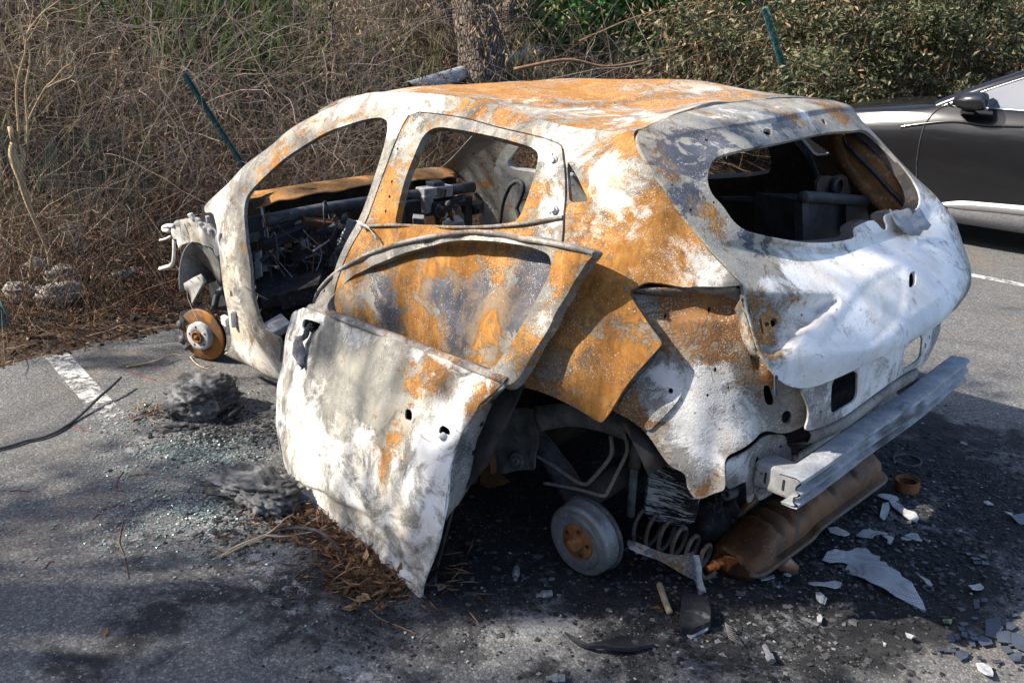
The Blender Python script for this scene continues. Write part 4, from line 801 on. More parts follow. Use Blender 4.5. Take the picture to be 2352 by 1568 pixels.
ar = [np.array([.02+.42*math.cos(t), 0, .22+.50*math.sin(t)]) for t in np.linspace(-.1, PI*.80, n_)]
g.loft([[p+(0,.855,0) if False else p*np.array([1,0,1])+np.array([0,y,0]) for p in ar] for y in (.80,.70,.55)]); o = g.build('arch_liner', M_INNER, CAR); o.modifiers.new('s','SOLIDIFY').thickness = .004
Geo().box((.13,.53,.60),(.92,.02,.38)).build('inner_wheelhouse', M_SOOT_SHADE, CAR, False)
Geo().box((.13,-.53,.60),(.92,.02,.38)).build('inner_wheelhouse', M_SOOT_SHADE, CAR, False)
g = Geo(); rp_ = [at(*z3(a, b), 'y', .78) for a, b in [(55,500),(30,620),(35,760),(100,788),(205,760),(150,720),(110,690),(100,560)]]; g.add(np.concatenate([rp_, np.array(rp_)-(0,.03,0)]), [list(range(8))]+[[i,8+i,8+(i+1)%8,(i+1)%8] for i in range(8)]); g.build('torn_bracket', M_INRUST, CAR, False)

# ---- floor, bulkhead and what is left of the cabin
g = Geo(); X_ = np.linspace(2.2, -.34, 40); Y_ = np.linspace(.72, -.72, 30); wf = Wob(41, .15, .6)
gr = np.array([[(x, y, .20+.05*max(0, 1-abs(y)/.16)+(.22 if x < .35 else 0)+(.3 if x<.45 and abs(y)>.5 and x>-.4 else 0)) for y in Y_] for x in X_]); gr[..., 2] += .015*wf(gr.reshape(-1, 3)).reshape(gr.shape[:2]); g.loft(gr); g.build('floor_pan', M_INNER, CAR)
g = Geo(); wf2 = Wob(42, .1, .4); Y_ = np.linspace(.70, -.70, 40); Z_ = np.linspace(.2, .93, 26)
gr = np.array([[(2.16+.14*(z-.2)+.03*math.sin(6*y), y, z) for y in Y_] for z in Z_]); gr[..., 0] += .02*wf2(gr.reshape(-1, 3)).reshape(gr.shape[:2]); g.loft(gr)
o = g.build('bulkhead', grime('scorched bulkhead', (.035,.024,.018), (.085,.045,.02), (.17,.15,.135), 6), CAR); o.modifiers.new('s','SOLIDIFY').thickness = .006
# cowl
up = spline([at(u, v, 'x', x) for u, v, x in [(563,443,2.36),(611,438,2.37),(720,421,2.38),(857,403,2.38),(994,386,2.35),(1045,392,2.33)]], 30)
lw = spline([at(u, v, 'x', x) for u, v, x in [(582,480,2.22),(650,462,2.20),(721,451,2.20),(840,427,2.20),(987,413.7,2.20),(1045,410,2.22)]], 30)
wf = Wob(44, .08, .3); md = .55*up+.45*lw+np.array([-.02,0,.012])
lw = lw+(wf(lw)*.006)[:, None]*np.array([0,0,1.])
g = Geo(); wf2_ = Wob(45, .05, .2); md = md-(0,0,.012)+(wf2_(md)*.005)[:, None]*np.array([.5,0,1.]); g.loft([up+np.array([.03,0,-.05]), up, .5*up+.5*md+(0,0,.002), md, .4*md+.6*lw-(0,0,.003), lw]); o = g.build('cowl_panel', M_SIDE, CAR); paint(o.data, np.concatenate(g.v), [((2.3,.2,.95),.5,0,.3),((2.25,-.3,.93),.3,0,.25)], (1.0,.05,.10)); gu = Geo(); gu.loft([lw+(.004,0,-.004), lw+(.05,0,-.012), lw+(.07,0,-.09)]); gu.build('cowl_underside', M_INNER, o); o.modifiers.new('s','SOLIDIFY').thickness = .005  # cowl_underside: dark strip added for the shaded undercut
for y, xx in ((.30, 2.33), (-.2, 2.33)):
    Geo().lathe([(0,.012),(.016,.010),(.02,.0)], (xx, y, .957), (0,0,1), 14).build('wiper_pivot', M_DKMETAL, CAR)
g = Geo(); g.tube(spline([(2.0,.68,.865),(2.0,.40,.880),(2.0,.134,.885),(2.0,-.065,.888),(2.0,-.62,.892)], 20), .030, 14); g.build('dash_crossbeam', M_DKMETAL, CAR)
r_ = np.random.default_rng(77)
def brk(c, size, rot, mat, name='dash_bracket', bv=.004):
    g = Geo(); A = Matrix.Rotation(rot[0], 3, 'X') @ Matrix.Rotation(rot[1], 3, 'Y') @ Matrix.Rotation(rot[2], 3, 'Z')
    g.box(c, size, np.array(A)); return bevel(g.build(name, mat, CAR, False), bv, 1)
# left dash end, column, pedals
def zBp(a, b, x): return at(*zB(a, b), 'x', x)
for a, b, x, s_, rt, mt in [(985,150,2.02,(.03,.12,.10),(0,0,.1),M_BLACKPL),(985,250,2.02,(.03,.12,.05),(.1,0,.1),M_DKMETAL),(1115,110,2.0,(.012,.05,.09),(.1,.1,0),M_INRUST),(1310,250,1.96,(.05,.24,.05),(.22,.2,0),M_BLACKPL),(1250,330,2.0,(.04,.10,.04),(0,.2,0),M_DKMETAL),(1320,160,2.02,(.02,.09,.07),(.4,.1,0),M_DKMETAL),(1660,110,1.95,(.05,.16,.035),(-.2,.3,.1),M_INRUST),(1730,170,1.93,(.04,.10,.03),(.2,.2,.3),M_DKMETAL),(1600,200,1.97,(.03,.04,.12),(.3,.2,.3),M_DKMETAL),(1740,260,1.97,(.03,.06,.16),(.2,.1,.1),M_DKMETAL),(1490,320,2.0,(.05,.05,.05),(.2,.1,.1),M_GREYIN),(1820,420,2.0,(.02,.10,.14),(-.3,0,.2),M_GREYIN),(1950,230,1.97,(.02,.05,.16),(-.4,.1,.2),M_GREYIN),(1620,690,2.05,(.06,.14,.05),(.1,.2,.3),M_DKMETAL),(1080,500,2.05,(.03,.035,.22),(.05,0,0),M_DKMETAL),(1090,630,2.05,(.03,.07,.10),(.3,.2,0),M_GREYIN),(1250,780,1.9,(.25,.2,.06),(.1,.2,.4),M_SOOT_SHADE),(1500,800,1.8,(.2,.2,.08),(.3,.1,.7),M_SOOT_SHADE),(1230,1190,1.75,(.10,.10,.04),(.4,.2,.1),M_GREYIN),(1330,1000,1.85,(.12,.14,.05),(.2,.5,.1),M_SOOT_SHADE)]:
    brk(zBp(a, b, x), s_, rt, mt)
g = Geo(); g.tube(spline([zBp(1935,40,1.72), zBp(1900,130,1.77), zBp(1830,250,1.86), zBp(1740,420,1.96), zBp(1650,560,2.02), zBp(1590,680,2.06)], 20), [.014]*3+[.019]*6+[.026]*6+[.022]*5, 12); g.build('steering_column', M_DKMETAL, CAR)
Geo().lathe([(.016,0),(.020,.01),(.020,.03),(.016,.04)], zBp(1890,150,1.775), zBp(1935,40,1.72)-zBp(1890,150,1.775), 14).build('column_collar', M_GREYIN, CAR)
g = Geo(); g.tube(spline([zBp(1060,-50,2.0), zBp(1100,200,1.99), zBp(1110,260,1.98), zBp(1150,310,1.97), zBp(1180,360,1.97), zBp(1160,405,1.97), zBp(1135,380,1.97), zBp(1150,330,1.97)], 24), .007, 8); g.build('hook_bracket', M_GREYIN, CAR)
for k in range(26):
    a0, b0 = r_.uniform(1050,1900), r_.uniform(0,500); g = Geo(); p0 = zBp(a0, b0, 1.97)
    g.tube(spline([np.minimum(q_, (9,.70,9)) for q_ in (p0, p0+r_.normal(size=3)*.06, p0+r_.normal(size=3)*.10+(0,0,-.05), p0+r_.normal(size=3)*.12+(0,0,-.12))], 16), r_.uniform(.002,.006), 5); g.build('burnt_cable', (M_DKMETAL, M_BLACKPL, M_GREYIN, M_INRUST)[k % 4], CAR)
for k in range(34):
    a0, b0 = r_.uniform(960,1980), r_.uniform(60,720); brk(zBp(a0, b0, r_.uniform(1.9,2.12)), tuple(r_.uniform(.008,.06,3)), tuple(r_.uniform(-1,1,3)), (M_DKMETAL, M_BLACKPL, M_DKMETAL, M_INRUST, M_GREYIN, M_SOOT_SHADE)[k % 6], 'wreckage_piece', .003)
for k in range(44):
    a0, b0 = r_.uniform(960,1900), r_.uniform(100,760); s_ = r_.uniform(.02,.14,3)*np.array([.6,1,1]); s_[r_.integers(0,3)] *= .15; brk(zBp(a0, b0, r_.uniform(1.95,2.15)), tuple(s_), tuple(r_.uniform(-.9,.9,3)), (M_DKMETAL, M_SOOT_SHADE, M_GREYIN, M_DKMETAL, M_BLACKPL, M_INRUST, M_DKMETAL)[k % 7], 'wreckage_piece', .003)
for k in range(14):
    a0, b0 = r_.uniform(420,960), r_.uniform(1290,1560); brk(at(784.4+.3335*a0, .3335*b0, 'x', r_.uniform(1.8,2.0)), tuple(r_.uniform(.008,.06,3)), tuple(r_.uniform(-1,1,3)), (M_DKMETAL, M_BLACKPL, M_INRUST, M_GREYIN)[k % 4], 'wreckage_piece', .003)
g = Geo(); g.tube(spline([at(*zB(880,770),'y',.875), at(*zB(970,830),'y',.86), at(*zB(1130,912),'y',.80)], 10), .004, 6); g.build('check_strap', M_WIRE, CAR)
# passenger end of the crossbeam
def zD(a, b): return 784.4+.3335*a, .3335*b
for a, b, x, s_, rt, mt in [(640,1320,1.98,(.08,.20,.06),(0,0,0),M_LITE),(645,1270,1.99,(.07,.08,.035),(0,0,0),M_DKMETAL),(740,1400,1.95,(.05,.26,.05),(.04,.1,0),M_BLACKPL),(590,1400,1.96,(.04,.06,.10),(.2,.1,0),M_LITE),(480,1480,1.96,(.04,.09,.16),(0,.1,0),M_BLACKPL),(860,1460,1.95,(.04,.06,.18),(.1,.1,0),M_BLACKPL),(930,1430,1.95,(.05,.08,.06),(.2,.1,0),M_DKMETAL),(770,1545,1.9,(.1,.10,.05),(.2,.1,.4),M_LITE)]:
    brk(at(*zD(a, b), 'x', x), s_, rt, mt)
g = Geo(); lp = [zD(a, b) for a, b in [(1088,1600),(1095,1500),(1110,1400),(1135,1330),(1165,1275),(1205,1250),(1240,1262),(1252,1300),(1240,1350),(1215,1410),(1207,1440),(1222,1490),(1240,1560)]]
g.tube(spline([at(u, v, 'y', -.50) for u, v in lp], 50), .0125, 10); g.build('seat_hoop', M_HOSE, CAR)
# boot: shelf box, mount plate and braces seen through the tailgate window
XB = -.22
def zx(a, b, x): return at(*z1(a, b), 'x', x)
def slab(name, pts, x, th, mat, smooth=False):
    P = np.array([zx(a, b, x) for a, b in pts]); P2 = P+np.array([th,0,0]); n_ = len(P)
    Geo().add(np.concatenate([P, P2]), [list(range(n_)), list(range(2*n_-1, n_-1, -1))]+[[i, n_+i, n_+(i+1) % n_, (i+1) % n_] for i in range(n_)]).build(name, mat, CAR, smooth)
M_BOOT = grime('boot metal blackened', (.016,.017,.019), (.035,.037,.041), (.045,.024,.012), 12, .7)
slab('boot_box', [(1300,930),(1700,930),(1760,1240),(1290,1240)], XB, .20, M_BOOT)
slab('box_post', [(1275,925),(1318,925),(1318,1240),(1280,1240)], XB-.03, .03, M_BOOT)
slab('box_post', [(1570,950),(1660,950),(1650,1150),(1570,1140)], XB-.025, .03, M_BOOT)
g = Geo(); g.tube(spline([zx(1275,905,XB-.03), zx(1330,903,XB-.03), zx(1500,915,XB-.03), zx(1700,930,XB-.03), zx(1840,940,XB-.03)], 16), .020, 10); g.build('shelf_rail', M_BOOT, CAR)
g = Geo(); e_ = [zx(a, b, XB-.04) for a, b in circ(1765, 920, 80, 36, 20)]; g.add(np.concatenate([e_, np.array(e_)+np.array([.02,0,0])]), [list(range(20))]+[[i,20+i,20+(i+1)%20,(i+1)%20] for i in range(20)]); g.build('round_cover', M_BOOT, CAR, False)
slab('mount_plate', [(1370,890),(1375,810),(1400,770),(1440,760),(1500,768),(1545,752),(1575,770),(1590,830),(1600,885),(1500,890)], XB+.02, .012, grime('charred mount', (.022,.015,.010), (.045,.026,.014), (.06,.05,.042), 20))
Geo().lathe([(.0,.0),(.03,.0),(.034,-.014),(.026,-.02)], zx(1490,830,XB+.01), (1,0,0), 18).build('mount_ring', M_BOOT, CAR)
slab('cross_brace', [(740,905),(950,905),(1230,955),(1235,1000),(1180,985),(900,930),(740,925)], .1, .03, M_BOOT)
g = Geo(); ln_ = [z1(a, b) for a, b in [(1545,470),(1640,640),(1800,840),(1900,960),(2010,1010)]]; l2_ = [z1(a, b) for a, b in [(1690,452),(1830,590),(1960,730),(2050,850),(2075,930)]]
a_ = spline([at(u, v, 'y', -.575) for u, v in ln_], 24); b_ = spline([at(u, v, 'y', -.605) for u, v in l2_], 24); c_ = spline([at(*z1(a, b), 'y', -.56) for a, b in [(1535,470),(1570,660),(1680,830),(1800,960),(1850,1010)]], 24)
wv = Wob(51, .05, .2); g.loft([b_+(0,-.01,.0), .5*a_+.5*b_+(wv(a_)*.006)[:, None]*np.array([0,1.,0]), a_, .5*a_+.5*c_+(.02,-.02,0), c_, c_+np.array([.06,-.02,0])]); o = g.build('pillar_lining', grime('rusty pillar lining', (.17,.075,.022), (.095,.05,.022), (.20,.18,.13), 14), CAR); o.modifiers.new('s','SOLIDIFY').thickness = .004
g = Geo(); st = spline([at(*z1(a, b), 'y', -.575) for a, b in [(1530,478),(1640,620),(1760,740),(1880,870),(2015,1008)]], 120)
wd = np.where(np.arange(120) % 2 == 0, .010, .0055); g.tube(st, wd, 8); g.build('ribbed_seal', M_HOSE, CAR)
# seat base remains
for x0, y0 in ((1.25,.38),(1.25,-.38)):
    g = Geo()
    for sy in (-.2,.2): g.tube([(x0+.25,y0+sy,.30),(x0-.25,y0+sy,.32)], .014, 8)
    g.tube([(x0+.2,y0-.2,.32),(x0+.2,y0+.2,.32)], .012, 8); g.tube([(x0-.2,y0-.2,.33),(x0-.2,y0+.2,.33)], .012, 8); g.build('seat_rail', M_INNER, CAR)
Geo().box((.42,0,.62),(.02,1.2,.5)).build('seat_back_panel', M_SOOT_SHADE, CAR, False)
# ---- front end: inner wing rail, arch, suspension, brake disc
ry = .70
def rl(a, b, y=ry): return at(*zB(a, b), 'y', y)
RLG = [[rl(a, b) for a, b in r] for r in [[(75,80),(200,60),(350,45),(480,60),(640,60)],[(75,200),(200,170),(350,160),(480,160),(640,160)],[(75,300),(200,290),(350,290),(480,330),(640,380)],[(75,420),(200,420),(350,420),(480,420),(640,600)]]]
RLS = Surf(RLG, .12, .2, 8)
rail = [zB(*p) for p in [(132,95),(200,75),(290,62),(355,60),(362,105),(400,108),(440,100),(545,125),(560,190),(640,330),(640,430),(600,460),(570,420),(520,370),(450,330),(400,312),(330,308),(270,318),(215,350),(205,375),(190,370),(170,300),(180,285),(150,275),(130,250)]]
o = sheet('wing_rail', RLS, rail, [[zB(*p) for p in h] for h in [[(203,130),(212,130),(228,232),(215,236)],[(255,120),(265,118),(302,240),(290,248)],[(300,110),(315,108),(330,150),(318,150)]]]+[circ(*zB(385,145),1.6,2.2,7)], M_SIDE, CAR, t=.012, step=.008, blobs=[((2.7,.7,.7),.3,1,.95)], base=(.05,.5,.05), wob=Wob(61,.05,.15), wamp=.004)
M_WING = grime('ash whitened wing metal', (.62,.60,.56), (.48,.46,.43), (.33,.29,.25), 13)
g = Geo(); g.tube(spline([rl(a, b) for a, b in [(150,140),(90,140),(40,155),(45,185),(100,190)]], 16), .012, 8); g.build('bent_tab', M_WING, CAR)
g = Geo(); e = spline([rl(a, b) for a, b in [(150,290),(150,400),(140,500),(115,555),(60,575),(0,592)]], 20); g.loft([e+np.array([.012,0,.01]), e+(0,.012,0), e-np.array([.012,0,.008])]); o = g.build('bent_stay', M_WING, CAR); o.modifiers.new('s','SOLIDIFY').thickness = .004
g = Geo(); e = spline([rl(a, b) for a, b in [(110,250),(60,275),(0,290)]], 8); g.tube(e, .007, 6); g.build('bent_tab', M_WING, CAR)
for (a0, b0) in [(430,130),(470,180),(520,200),(400,90),(330,40),(500,70)]:
    brk(rl(a0, b0, .71), (.034,.018,.034), tuple(r_.uniform(-.4,.4,3)), M_WING, 'wing_clip', .003)
g = Geo(); e = spline([rl(a, b, .835) for a, b in [(622,205),(612,280),(625,350),(655,400),(648,430)]], 12); g.loft([e+np.array([.016,0,.004]), e+(0,.006,0), e-np.array([.016,0,.004])]); o = g.build('hinge_plate', M_LITE, CAR); o.modifiers.new('s','SOLIDIFY').thickness = .005
brk(rl(690,1135,.83), (.055,.03,.05), (.1,.1,0), M_WING, 'hinge', .006); brk(rl(762,1110,.85), (.03,.03,.085), (.05,.1,0), M_WING, 'hinge', .006)
brk(rl(675,310,.80), (.03,.04,.075), (.05,.1,0), M_INRUST, 'hinge', .005)
# inner wheel arch and strut tower
g = Geo(); ar = [np.array([2.62+.36*math.cos(t), 0, .30+.36*math.sin(t)]) for t in np.linspace(.0, PI*.98, 24)]
g.loft([[p*np.array([1,0,1])+np.array([0,y,dz]) for p in ar] for y, dz in ((.70,0),(.60,.01),(.48,.03))]); o = g.build('arch_liner', grime('scorched arch liner', (.27,.265,.255), (.16,.155,.15), (.36,.35,.34), 8), CAR); o.modifiers.new('s','SOLIDIFY').thickness = .004
Geo().box((2.65,.46,.45),(.9,.02,.6)).build('inner_wing', M_SOOT_SHADE, CAR, False)
g = Geo(); g.tube(spline([(2.60,.50,.60),(2.61,.52,.45),(2.63,.56,.25)], 8), .018, 12); g.build('strut', M_DKMETAL, CAR)
g = Geo(); g.tube(spline([rl(570,985,.66), rl(600,860,.64), rl(660,800,.62)], 10), .018, 8); g.build('steering_arm', M_DKMETAL, CAR)
iw = [[rl(a, b, y) for a, b in r] for r, y in (([(205,350),(270,318),(330,308),(400,312),(450,330),(520,370),(570,420),(640,520)], .69), ([(215,400),(280,385),(340,390),(410,410),(470,450),(540,510),(590,570),(648,650)], .62), ([(240,470),(300,470),(370,490),(430,520),(500,570),(560,640),(600,700),(652,770)], .57))]
g = Geo(); g.loft([spline(r, 24) for r in iw]); o = g.build('inner_wing_panel', grime('scorched inner wing', (.22,.215,.205), (.12,.117,.112), (.34,.33,.32), 9), CAR); o.modifiers.new('s','SOLIDIFY').thickness = .004
g = Geo(); g.loft([spline([rl(a, b, .72) for a, b in [(250,740),(330,690),(430,640)]], 8), spline([rl(a, b, .70) for a, b in [(265,800),(350,770),(490,715)]], 8), spline([rl(a, b, .68) for a, b in [(300,800),(330,900),(340,960)]], 8)]); o = g.build('bent_sheet', M_GREYIN, CAR); o.modifiers.new('s','SOLIDIFY').thickness = .004
FC = np.array([2.64,.752,.150]); FN = np.array([-.40,.9,-.03]); FN /= np.linalg.norm(FN)
T = NT('rusted brake disc'); a = T.noise(7, 5, .6); up_ = T.n('ShaderNodeSeparateXYZ'); T.t.links.new(T.co, up_.inputs[0])
M_DISC = T.out(T.mix(T.step(T.noise(10, 5, .6), .4, .62), (.34,.14,.032), (.12,.075,.045)), .6, .25)
dk = Geo().lathe([(.076,.0),(.140,.0),(.1435,-.003),(.1435,-.009)], FC, FN, 64).build('brake_disc', M_DISC, CAR)
Geo().lathe([(.1405,-.009),(.1405,-.017),(.1435,-.017),(.1435,-.024),(.06,-.024)], FC, FN, 64).build('vent_ring', M_SOOT_SHADE, dk)
Geo().lathe([(.076,.0),(.076,.024),(.071,.030),(.030,.030),(.028,.026)], FC, FN, 48).build('disc_hat', M_LITE, dk)
Geo().lathe([(.034,.030),(.034,.040),(.026,.043),(.020,.030),(.014,.030),(.013,.046),(0,.046)], FC, FN, 24).build('hub_nut', M_HUB, dk)
q = np.cross(FN, (0,0,1)); q /= np.linalg.norm(q); q2 = np.cross(q, FN)
for k in range(5):
    a = 2*PI*k/5+.2; Geo().lathe([(0,.0315),(.006,.0315),(.0066,.029)], FC+.054*(math.cos(a)*q+math.sin(a)*q2), FN, 12).build('bolt_hole', M_SOOT_SHADE, dk, False)
g = Geo(); cp = []
for t in np.linspace(-.75, .75, 14):
    c_, s_ = math.cos(t), math.sin(t); rad = np.array([c_, 0, s_]); cp.append([FC+rad*r1+np.array([0,y1,0]) for r1, y1 in [(.098,.028),(.11,.052),(.145,.058),(.166,.045),(.170,.0),(.166,-.06),(.12,-.06),(.12,-.03),(.150,-.026),(.150,.006),(.10,.008)]])
g.loft(cp, True); g.add(np.array(cp[0]), [list(range(11))]); g.add(np.array(cp[-1]), [list(range(11))[::-1]])
cal = g.build('brake_caliper', M_DKMETAL, dk); cal.modifiers.new('b','EDGE_SPLIT').split_angle = math.radians(35)
g = Geo()
for t in (-.35, .3): 
    rad = np.array([math.cos(t), 0, math.sin(t)]); g.lathe([(0,.068),(.020,.066),(.024,.058),(.024,.04)], FC+rad*.132, (0,1,0), 16)
    g.build('piston_boss', M_DKMETAL, cal); g = Geo()
for yy_ in (-.752,):
    Geo().lathe([(.03,.03),(.14,.0),(.1435,-.005),(.14,-.02),(.03,-.02)], (2.64,yy_,.15), (0,-1,0), 40).build('brake_disc', M_DISC, CAR)
    Geo().lathe([(.0,.03),(.10,.0),(.125,-.01),(.125,-.06),(.03,-.07)], (-.04,yy_,.14), (0,-1,0), 40).build('brake_drum', M_DRUM, CAR)
# ------------------------------------------------------------------ the loose front door
def door_y(x, z):
    y = np.interp(z, [0,.05,.12,.3,.5,.65,.74,.80,.95,1.2], [1.200,1.206,1.208,1.178,1.115,1.045,.985,.962,.925,.872])
    y = y-.085*(x-.2)-.42*max(0, x-.95)**2
    return y
DGX = np.linspace(-.35, 1.55, 14); DGZ = [-.04,.05,.12,.22,.33,.45,.57,.66,.735,.78,.86,.95,1.05,1.22]
D = Surf([[(x, door_y(x, z), z) for z in DGZ] for x in DGX], .146, .09, 6)
LDOOR = empty('loose_car_door', (0.75, 1.12, 0.0), 'burnt white and rust streaked car door without glass, leaning against the wreck', 'car door')
sk = [z4(*p) for p in [(385,93),(470,125),(600,170),(800,247),(1000,325),(1200,400),(1340,455),(1345,470),(1335,485),(1290,510),(1240,558),(1210,600),(1180,645),(1150,692),(1128,735),(1110,790),(1095,850),(1085,900),(1075,970),(1066,1060),(1056,1120),(1045,1180),(1025,1250),(1005,1320),(985,1395),(969,1450),(966,1487),(950,1480),(925,1462),(850,1392),(780,1335),(700,1275),(600,1190),(510,1098),(440,1045),(380,1008),(300,940),(250,888),(235,865),(226,780),(217,690),(214,550),(222,450),(248,300),(262,255),(280,213),(300,185),(328,140),(355,110)]]
d_holes = [[z4(*p) for p in h] for h in [[(385,158),(400,152),(440,165),(456,172),(450,185),(438,208),(415,222),(385,205),(372,198)],[(868,580),(898,592),(893,640),(885,638),(862,630)],[(1034,668),(1047,664),(1056,668),(1064,672),(1080,684),(1078,712),(1062,704),(1036,706),(1030,690)]]]+[circ(*z4(850,600),1.5,2,7), circ(*z4(338,957),1.4,1.8,7)]
dbl = [(*z4(700,470),.13,1,-.75),(*z4(590,430),.12,1,-.55),(*z4(760,560),.10,1,-.6),(*z4(470,330),.10,1,-.5),(*z4(850,430),.10,1,-.45),(*z4(800,620),.07,1,-.6),(*z4(470,590),.06,1,-.3),(*z4(300,430),.05,1,-.35),(*z4(280,560),.05,1,-.4),(*z4(590,560),.07,1,.3),(*z4(690,680),.10,1,.5),(*z4(430,820),.14,1,.4),
 (*z4(960,390),.09,0,.52),(*z4(1010,430),.08,0,.50),(*z4(900,470),.05,0,.45),(*z4(1180,560),.09,0,.66),(*z4(1250,490),.07,0,.50),(*z4(890,600),.05,0,.5),(*z4(830,720),.07,0,.5),(*z4(765,860),.075,0,.68),(*z4(740,900),.06,0,.45),(*z4(720,780),.05,0,.35),(*z4(900,300),.05,0,.3),(*z4(1050,400),.08,0,.4),(*z4(620,740),.06,0,.2),
 (*z4(880,540),.03,2,.45),(*z4(905,640),.02,2,.7),(*z4(1060,640),.05,1,.8),(*z4(1000,780),.06,1,.6),(*z4(900,780),.05,1,-.2),(*z4(650,200),.12,1,.25),(*z4(950,320),.05,1,.3),(*z4(1130,470),.06,1,.3),(*z4(300,950),.05,2,.3),(*z4(240,850),.05,2,.4),(*z4(600,1190),.05,2,.25)]
dbl = [b if not (b[-2] == 1 and b[-1] < 0) else (*b[:-1], b[-1]*1.7) for b in dbl]
SKIN = sheet('door_skin', D, sk, d_holes, M_DOOR, LDOOR, t=.008, step=.0115, blobs=dbl, base=(.04,.72,.04), wob=Wob(71,.15,.6), wamp=.007, sm=1,
   dents=[([z4(*p) for p in [(300,905),(420,950),(560,1020),(700,1100),(820,1172),(930,1240),(1005,1290),(1000,1330),(960,1440),(900,1420),(700,1255),(500,1080),(330,955)]], .012, .03), ([z4(*p) for p in [(560,560),(640,600),(700,650),(755,720),(748,755),(700,740),(600,690),(500,600),(510,560)]], .010, .05), ([z4(*p) for p in [(835,575),(880,560),(920,600),(920,660),(870,670),(825,620)]], .006, .02), ([z4(*p) for p in [(1010,640),(1060,630),(1110,690),(1090,760),(1030,750)]], .006, .02)])
frame_o = [(722,690),(736,660),(770,625),(815,597),(850,579),(905,560),(960,546),(1020,535),(1060,530),(1100,528.5),(1150,534),(1200,544),(1260,553),(1310,563),(1350,572),(1365,578),(1357,590),(1345,602),(1332,626),(1312,652),(1290,692),(1262,738),(1232,788),(1205,835),(1186,866),(1172,880),(1157,884),(1135,874),(1050,838),(950,798),(850,757),(790,735),(745,716),(712,703)]
frame_h = [(748,704),(758,684),(776,660),(800,637),(840,615),(878,600),(951,570),(1018,553.5),(1068,550),(1135,553.5),(1201,563),(1240,576),(1256,584),(1262,600),(1261,619),(1248,646),(1235,672),(1185,762),(1145,822),(1122,850),(1110,846),(1051,822),(984,795),(918,768),(851,745),(784,726),(756,715)]
fbl = [(1100,540,.15,1,.45),(980,555,.1,1,.35),(1300,580,.08,0,.4),(1290,640,.06,0,.55),(1200,800,.1,0,.5),(1240,720,.06,1,.25),(820,610,.06,0,.45),(760,650,.05,0,.35),(900,575,.08,1,.3),(1000,815,.15,0,.4),(850,750,.1,0,.5),(1340,585,.04,1,.35)]
FR = sheet('window_frame', D, frame_o, [frame_h, circ(1343,582.5,3.2,2.2,7,.4), circ(740,666,1.6,3.4,8,.4), circ(1323,566,1.8,1.8,7)], M_SIDE, LDOOR, t=.035, step=.0105, off=-.006, blobs=fbl, base=(.16,.16,.06), wob=Wob(72,.06,.3), wamp=.0025, sm=1)
# raised lip round the frame, and the glass channel inside it
g = Geo(); e = spline([D.pt(u, v) for u, v in frame_o[:16]], 60); n_ = np.array([0,.007,.003]); g.loft([e+n_*.2, e+n_, e+n_+np.array([0,.001,-.010]), e+n_*.3+np.array([0,0,-.014])]); o = g.build('frame_lip', M_REAR, FR); paint(o.data, np.concatenate(g.v), [], (.28,.2,.1))
bl_ = spline([D.pt(*z4(a, b)) for a, b in [(400,96),(600,168),(800,244),(1000,322),(1200,398),(1350,458)]], 40)
g = Geo(); g.loft([bl_+(0,.004,-.006), bl_+(0,.008,.002), bl_+(0,-.006,.012), bl_+(0,-.026,.012), bl_+(0,-.030,-.01)]); o = g.build('waist_rail', M_REAR, SKIN); paint(o.data, np.concatenate(g.v), [(tuple(bl_[25]),.2,0,.4),(tuple(bl_[8]),.2,1,.3)], (.25,.2,.08))
# latch end of the door
oe = [z4(*p) for p in [(1345,470),(1290,510),(1240,558),(1210,600),(1150,692),(1110,790),(1085,900),(1066,1060),(1052,1130)]]
ie = [z4(*p) for p in [(1372,452),(1302,540),(1285,590),(1268,650),(1240,750),(1222,830),(1198,930),(1150,1005),(1066,1078)]]
oe3 = spline([D.pt(*p) for p in oe], 30); ie3 = []
for p, q in zip(ie, [D.pt(*p) for p in oe]): ie3.append(at(*p, 'y', q[1]-.125))
ie3 = spline(ie3, 30); g = Geo(); wq = Wob(75, .03, .12)
rows = [oe3*(1-t)+ie3*t+np.array([-.012*math.sin(t*PI),0,0]) for t in np.linspace(0, 1, 9)]
for r in rows: r += (wq(r)*.0022)[:, None]*np.array([1,0,0.])
g.loft(rows); o = g.build('latch_end', M_REAR, LDOOR); V = np.concatenate(g.v); paint(o.data, V, [(tuple(oe3[4]),.10,0,.5),(tuple(ie3[26]),.05,0,.5)], (.10,.10,.05)); o.modifiers.new('s','SOLIDIFY').thickness = .003
LE = o
for (a, b) in [(1228,758),(1160,843),(1205,840)]:
    t = np.argmin([np.linalg.norm(np.array([at(*z4(a, b), 'x', q[0]) - q])) for q in V]); p = V[t]
    Geo().lathe([(0,.004),(.006,.004),(.007,.006),(.011,.006),(.013,.0)], p, (-.85,.5,.1), 16).build('latch_screw', M_BOLT, LE)
for (a, b, s_) in [(1287,546,.012),(1240,657,.013),(1192,800,.014)]:
    t = np.argmin([np.linalg.norm(np.array([at(*z4(a, b), 'x', q[0]) - q])) for q in V]); p = V[t]
    Geo().box(p+np.array([-.001,.001,0]), (.010,s_,s_*.9)).build('latch_slot', M_SOOT_SHADE, LE, False)
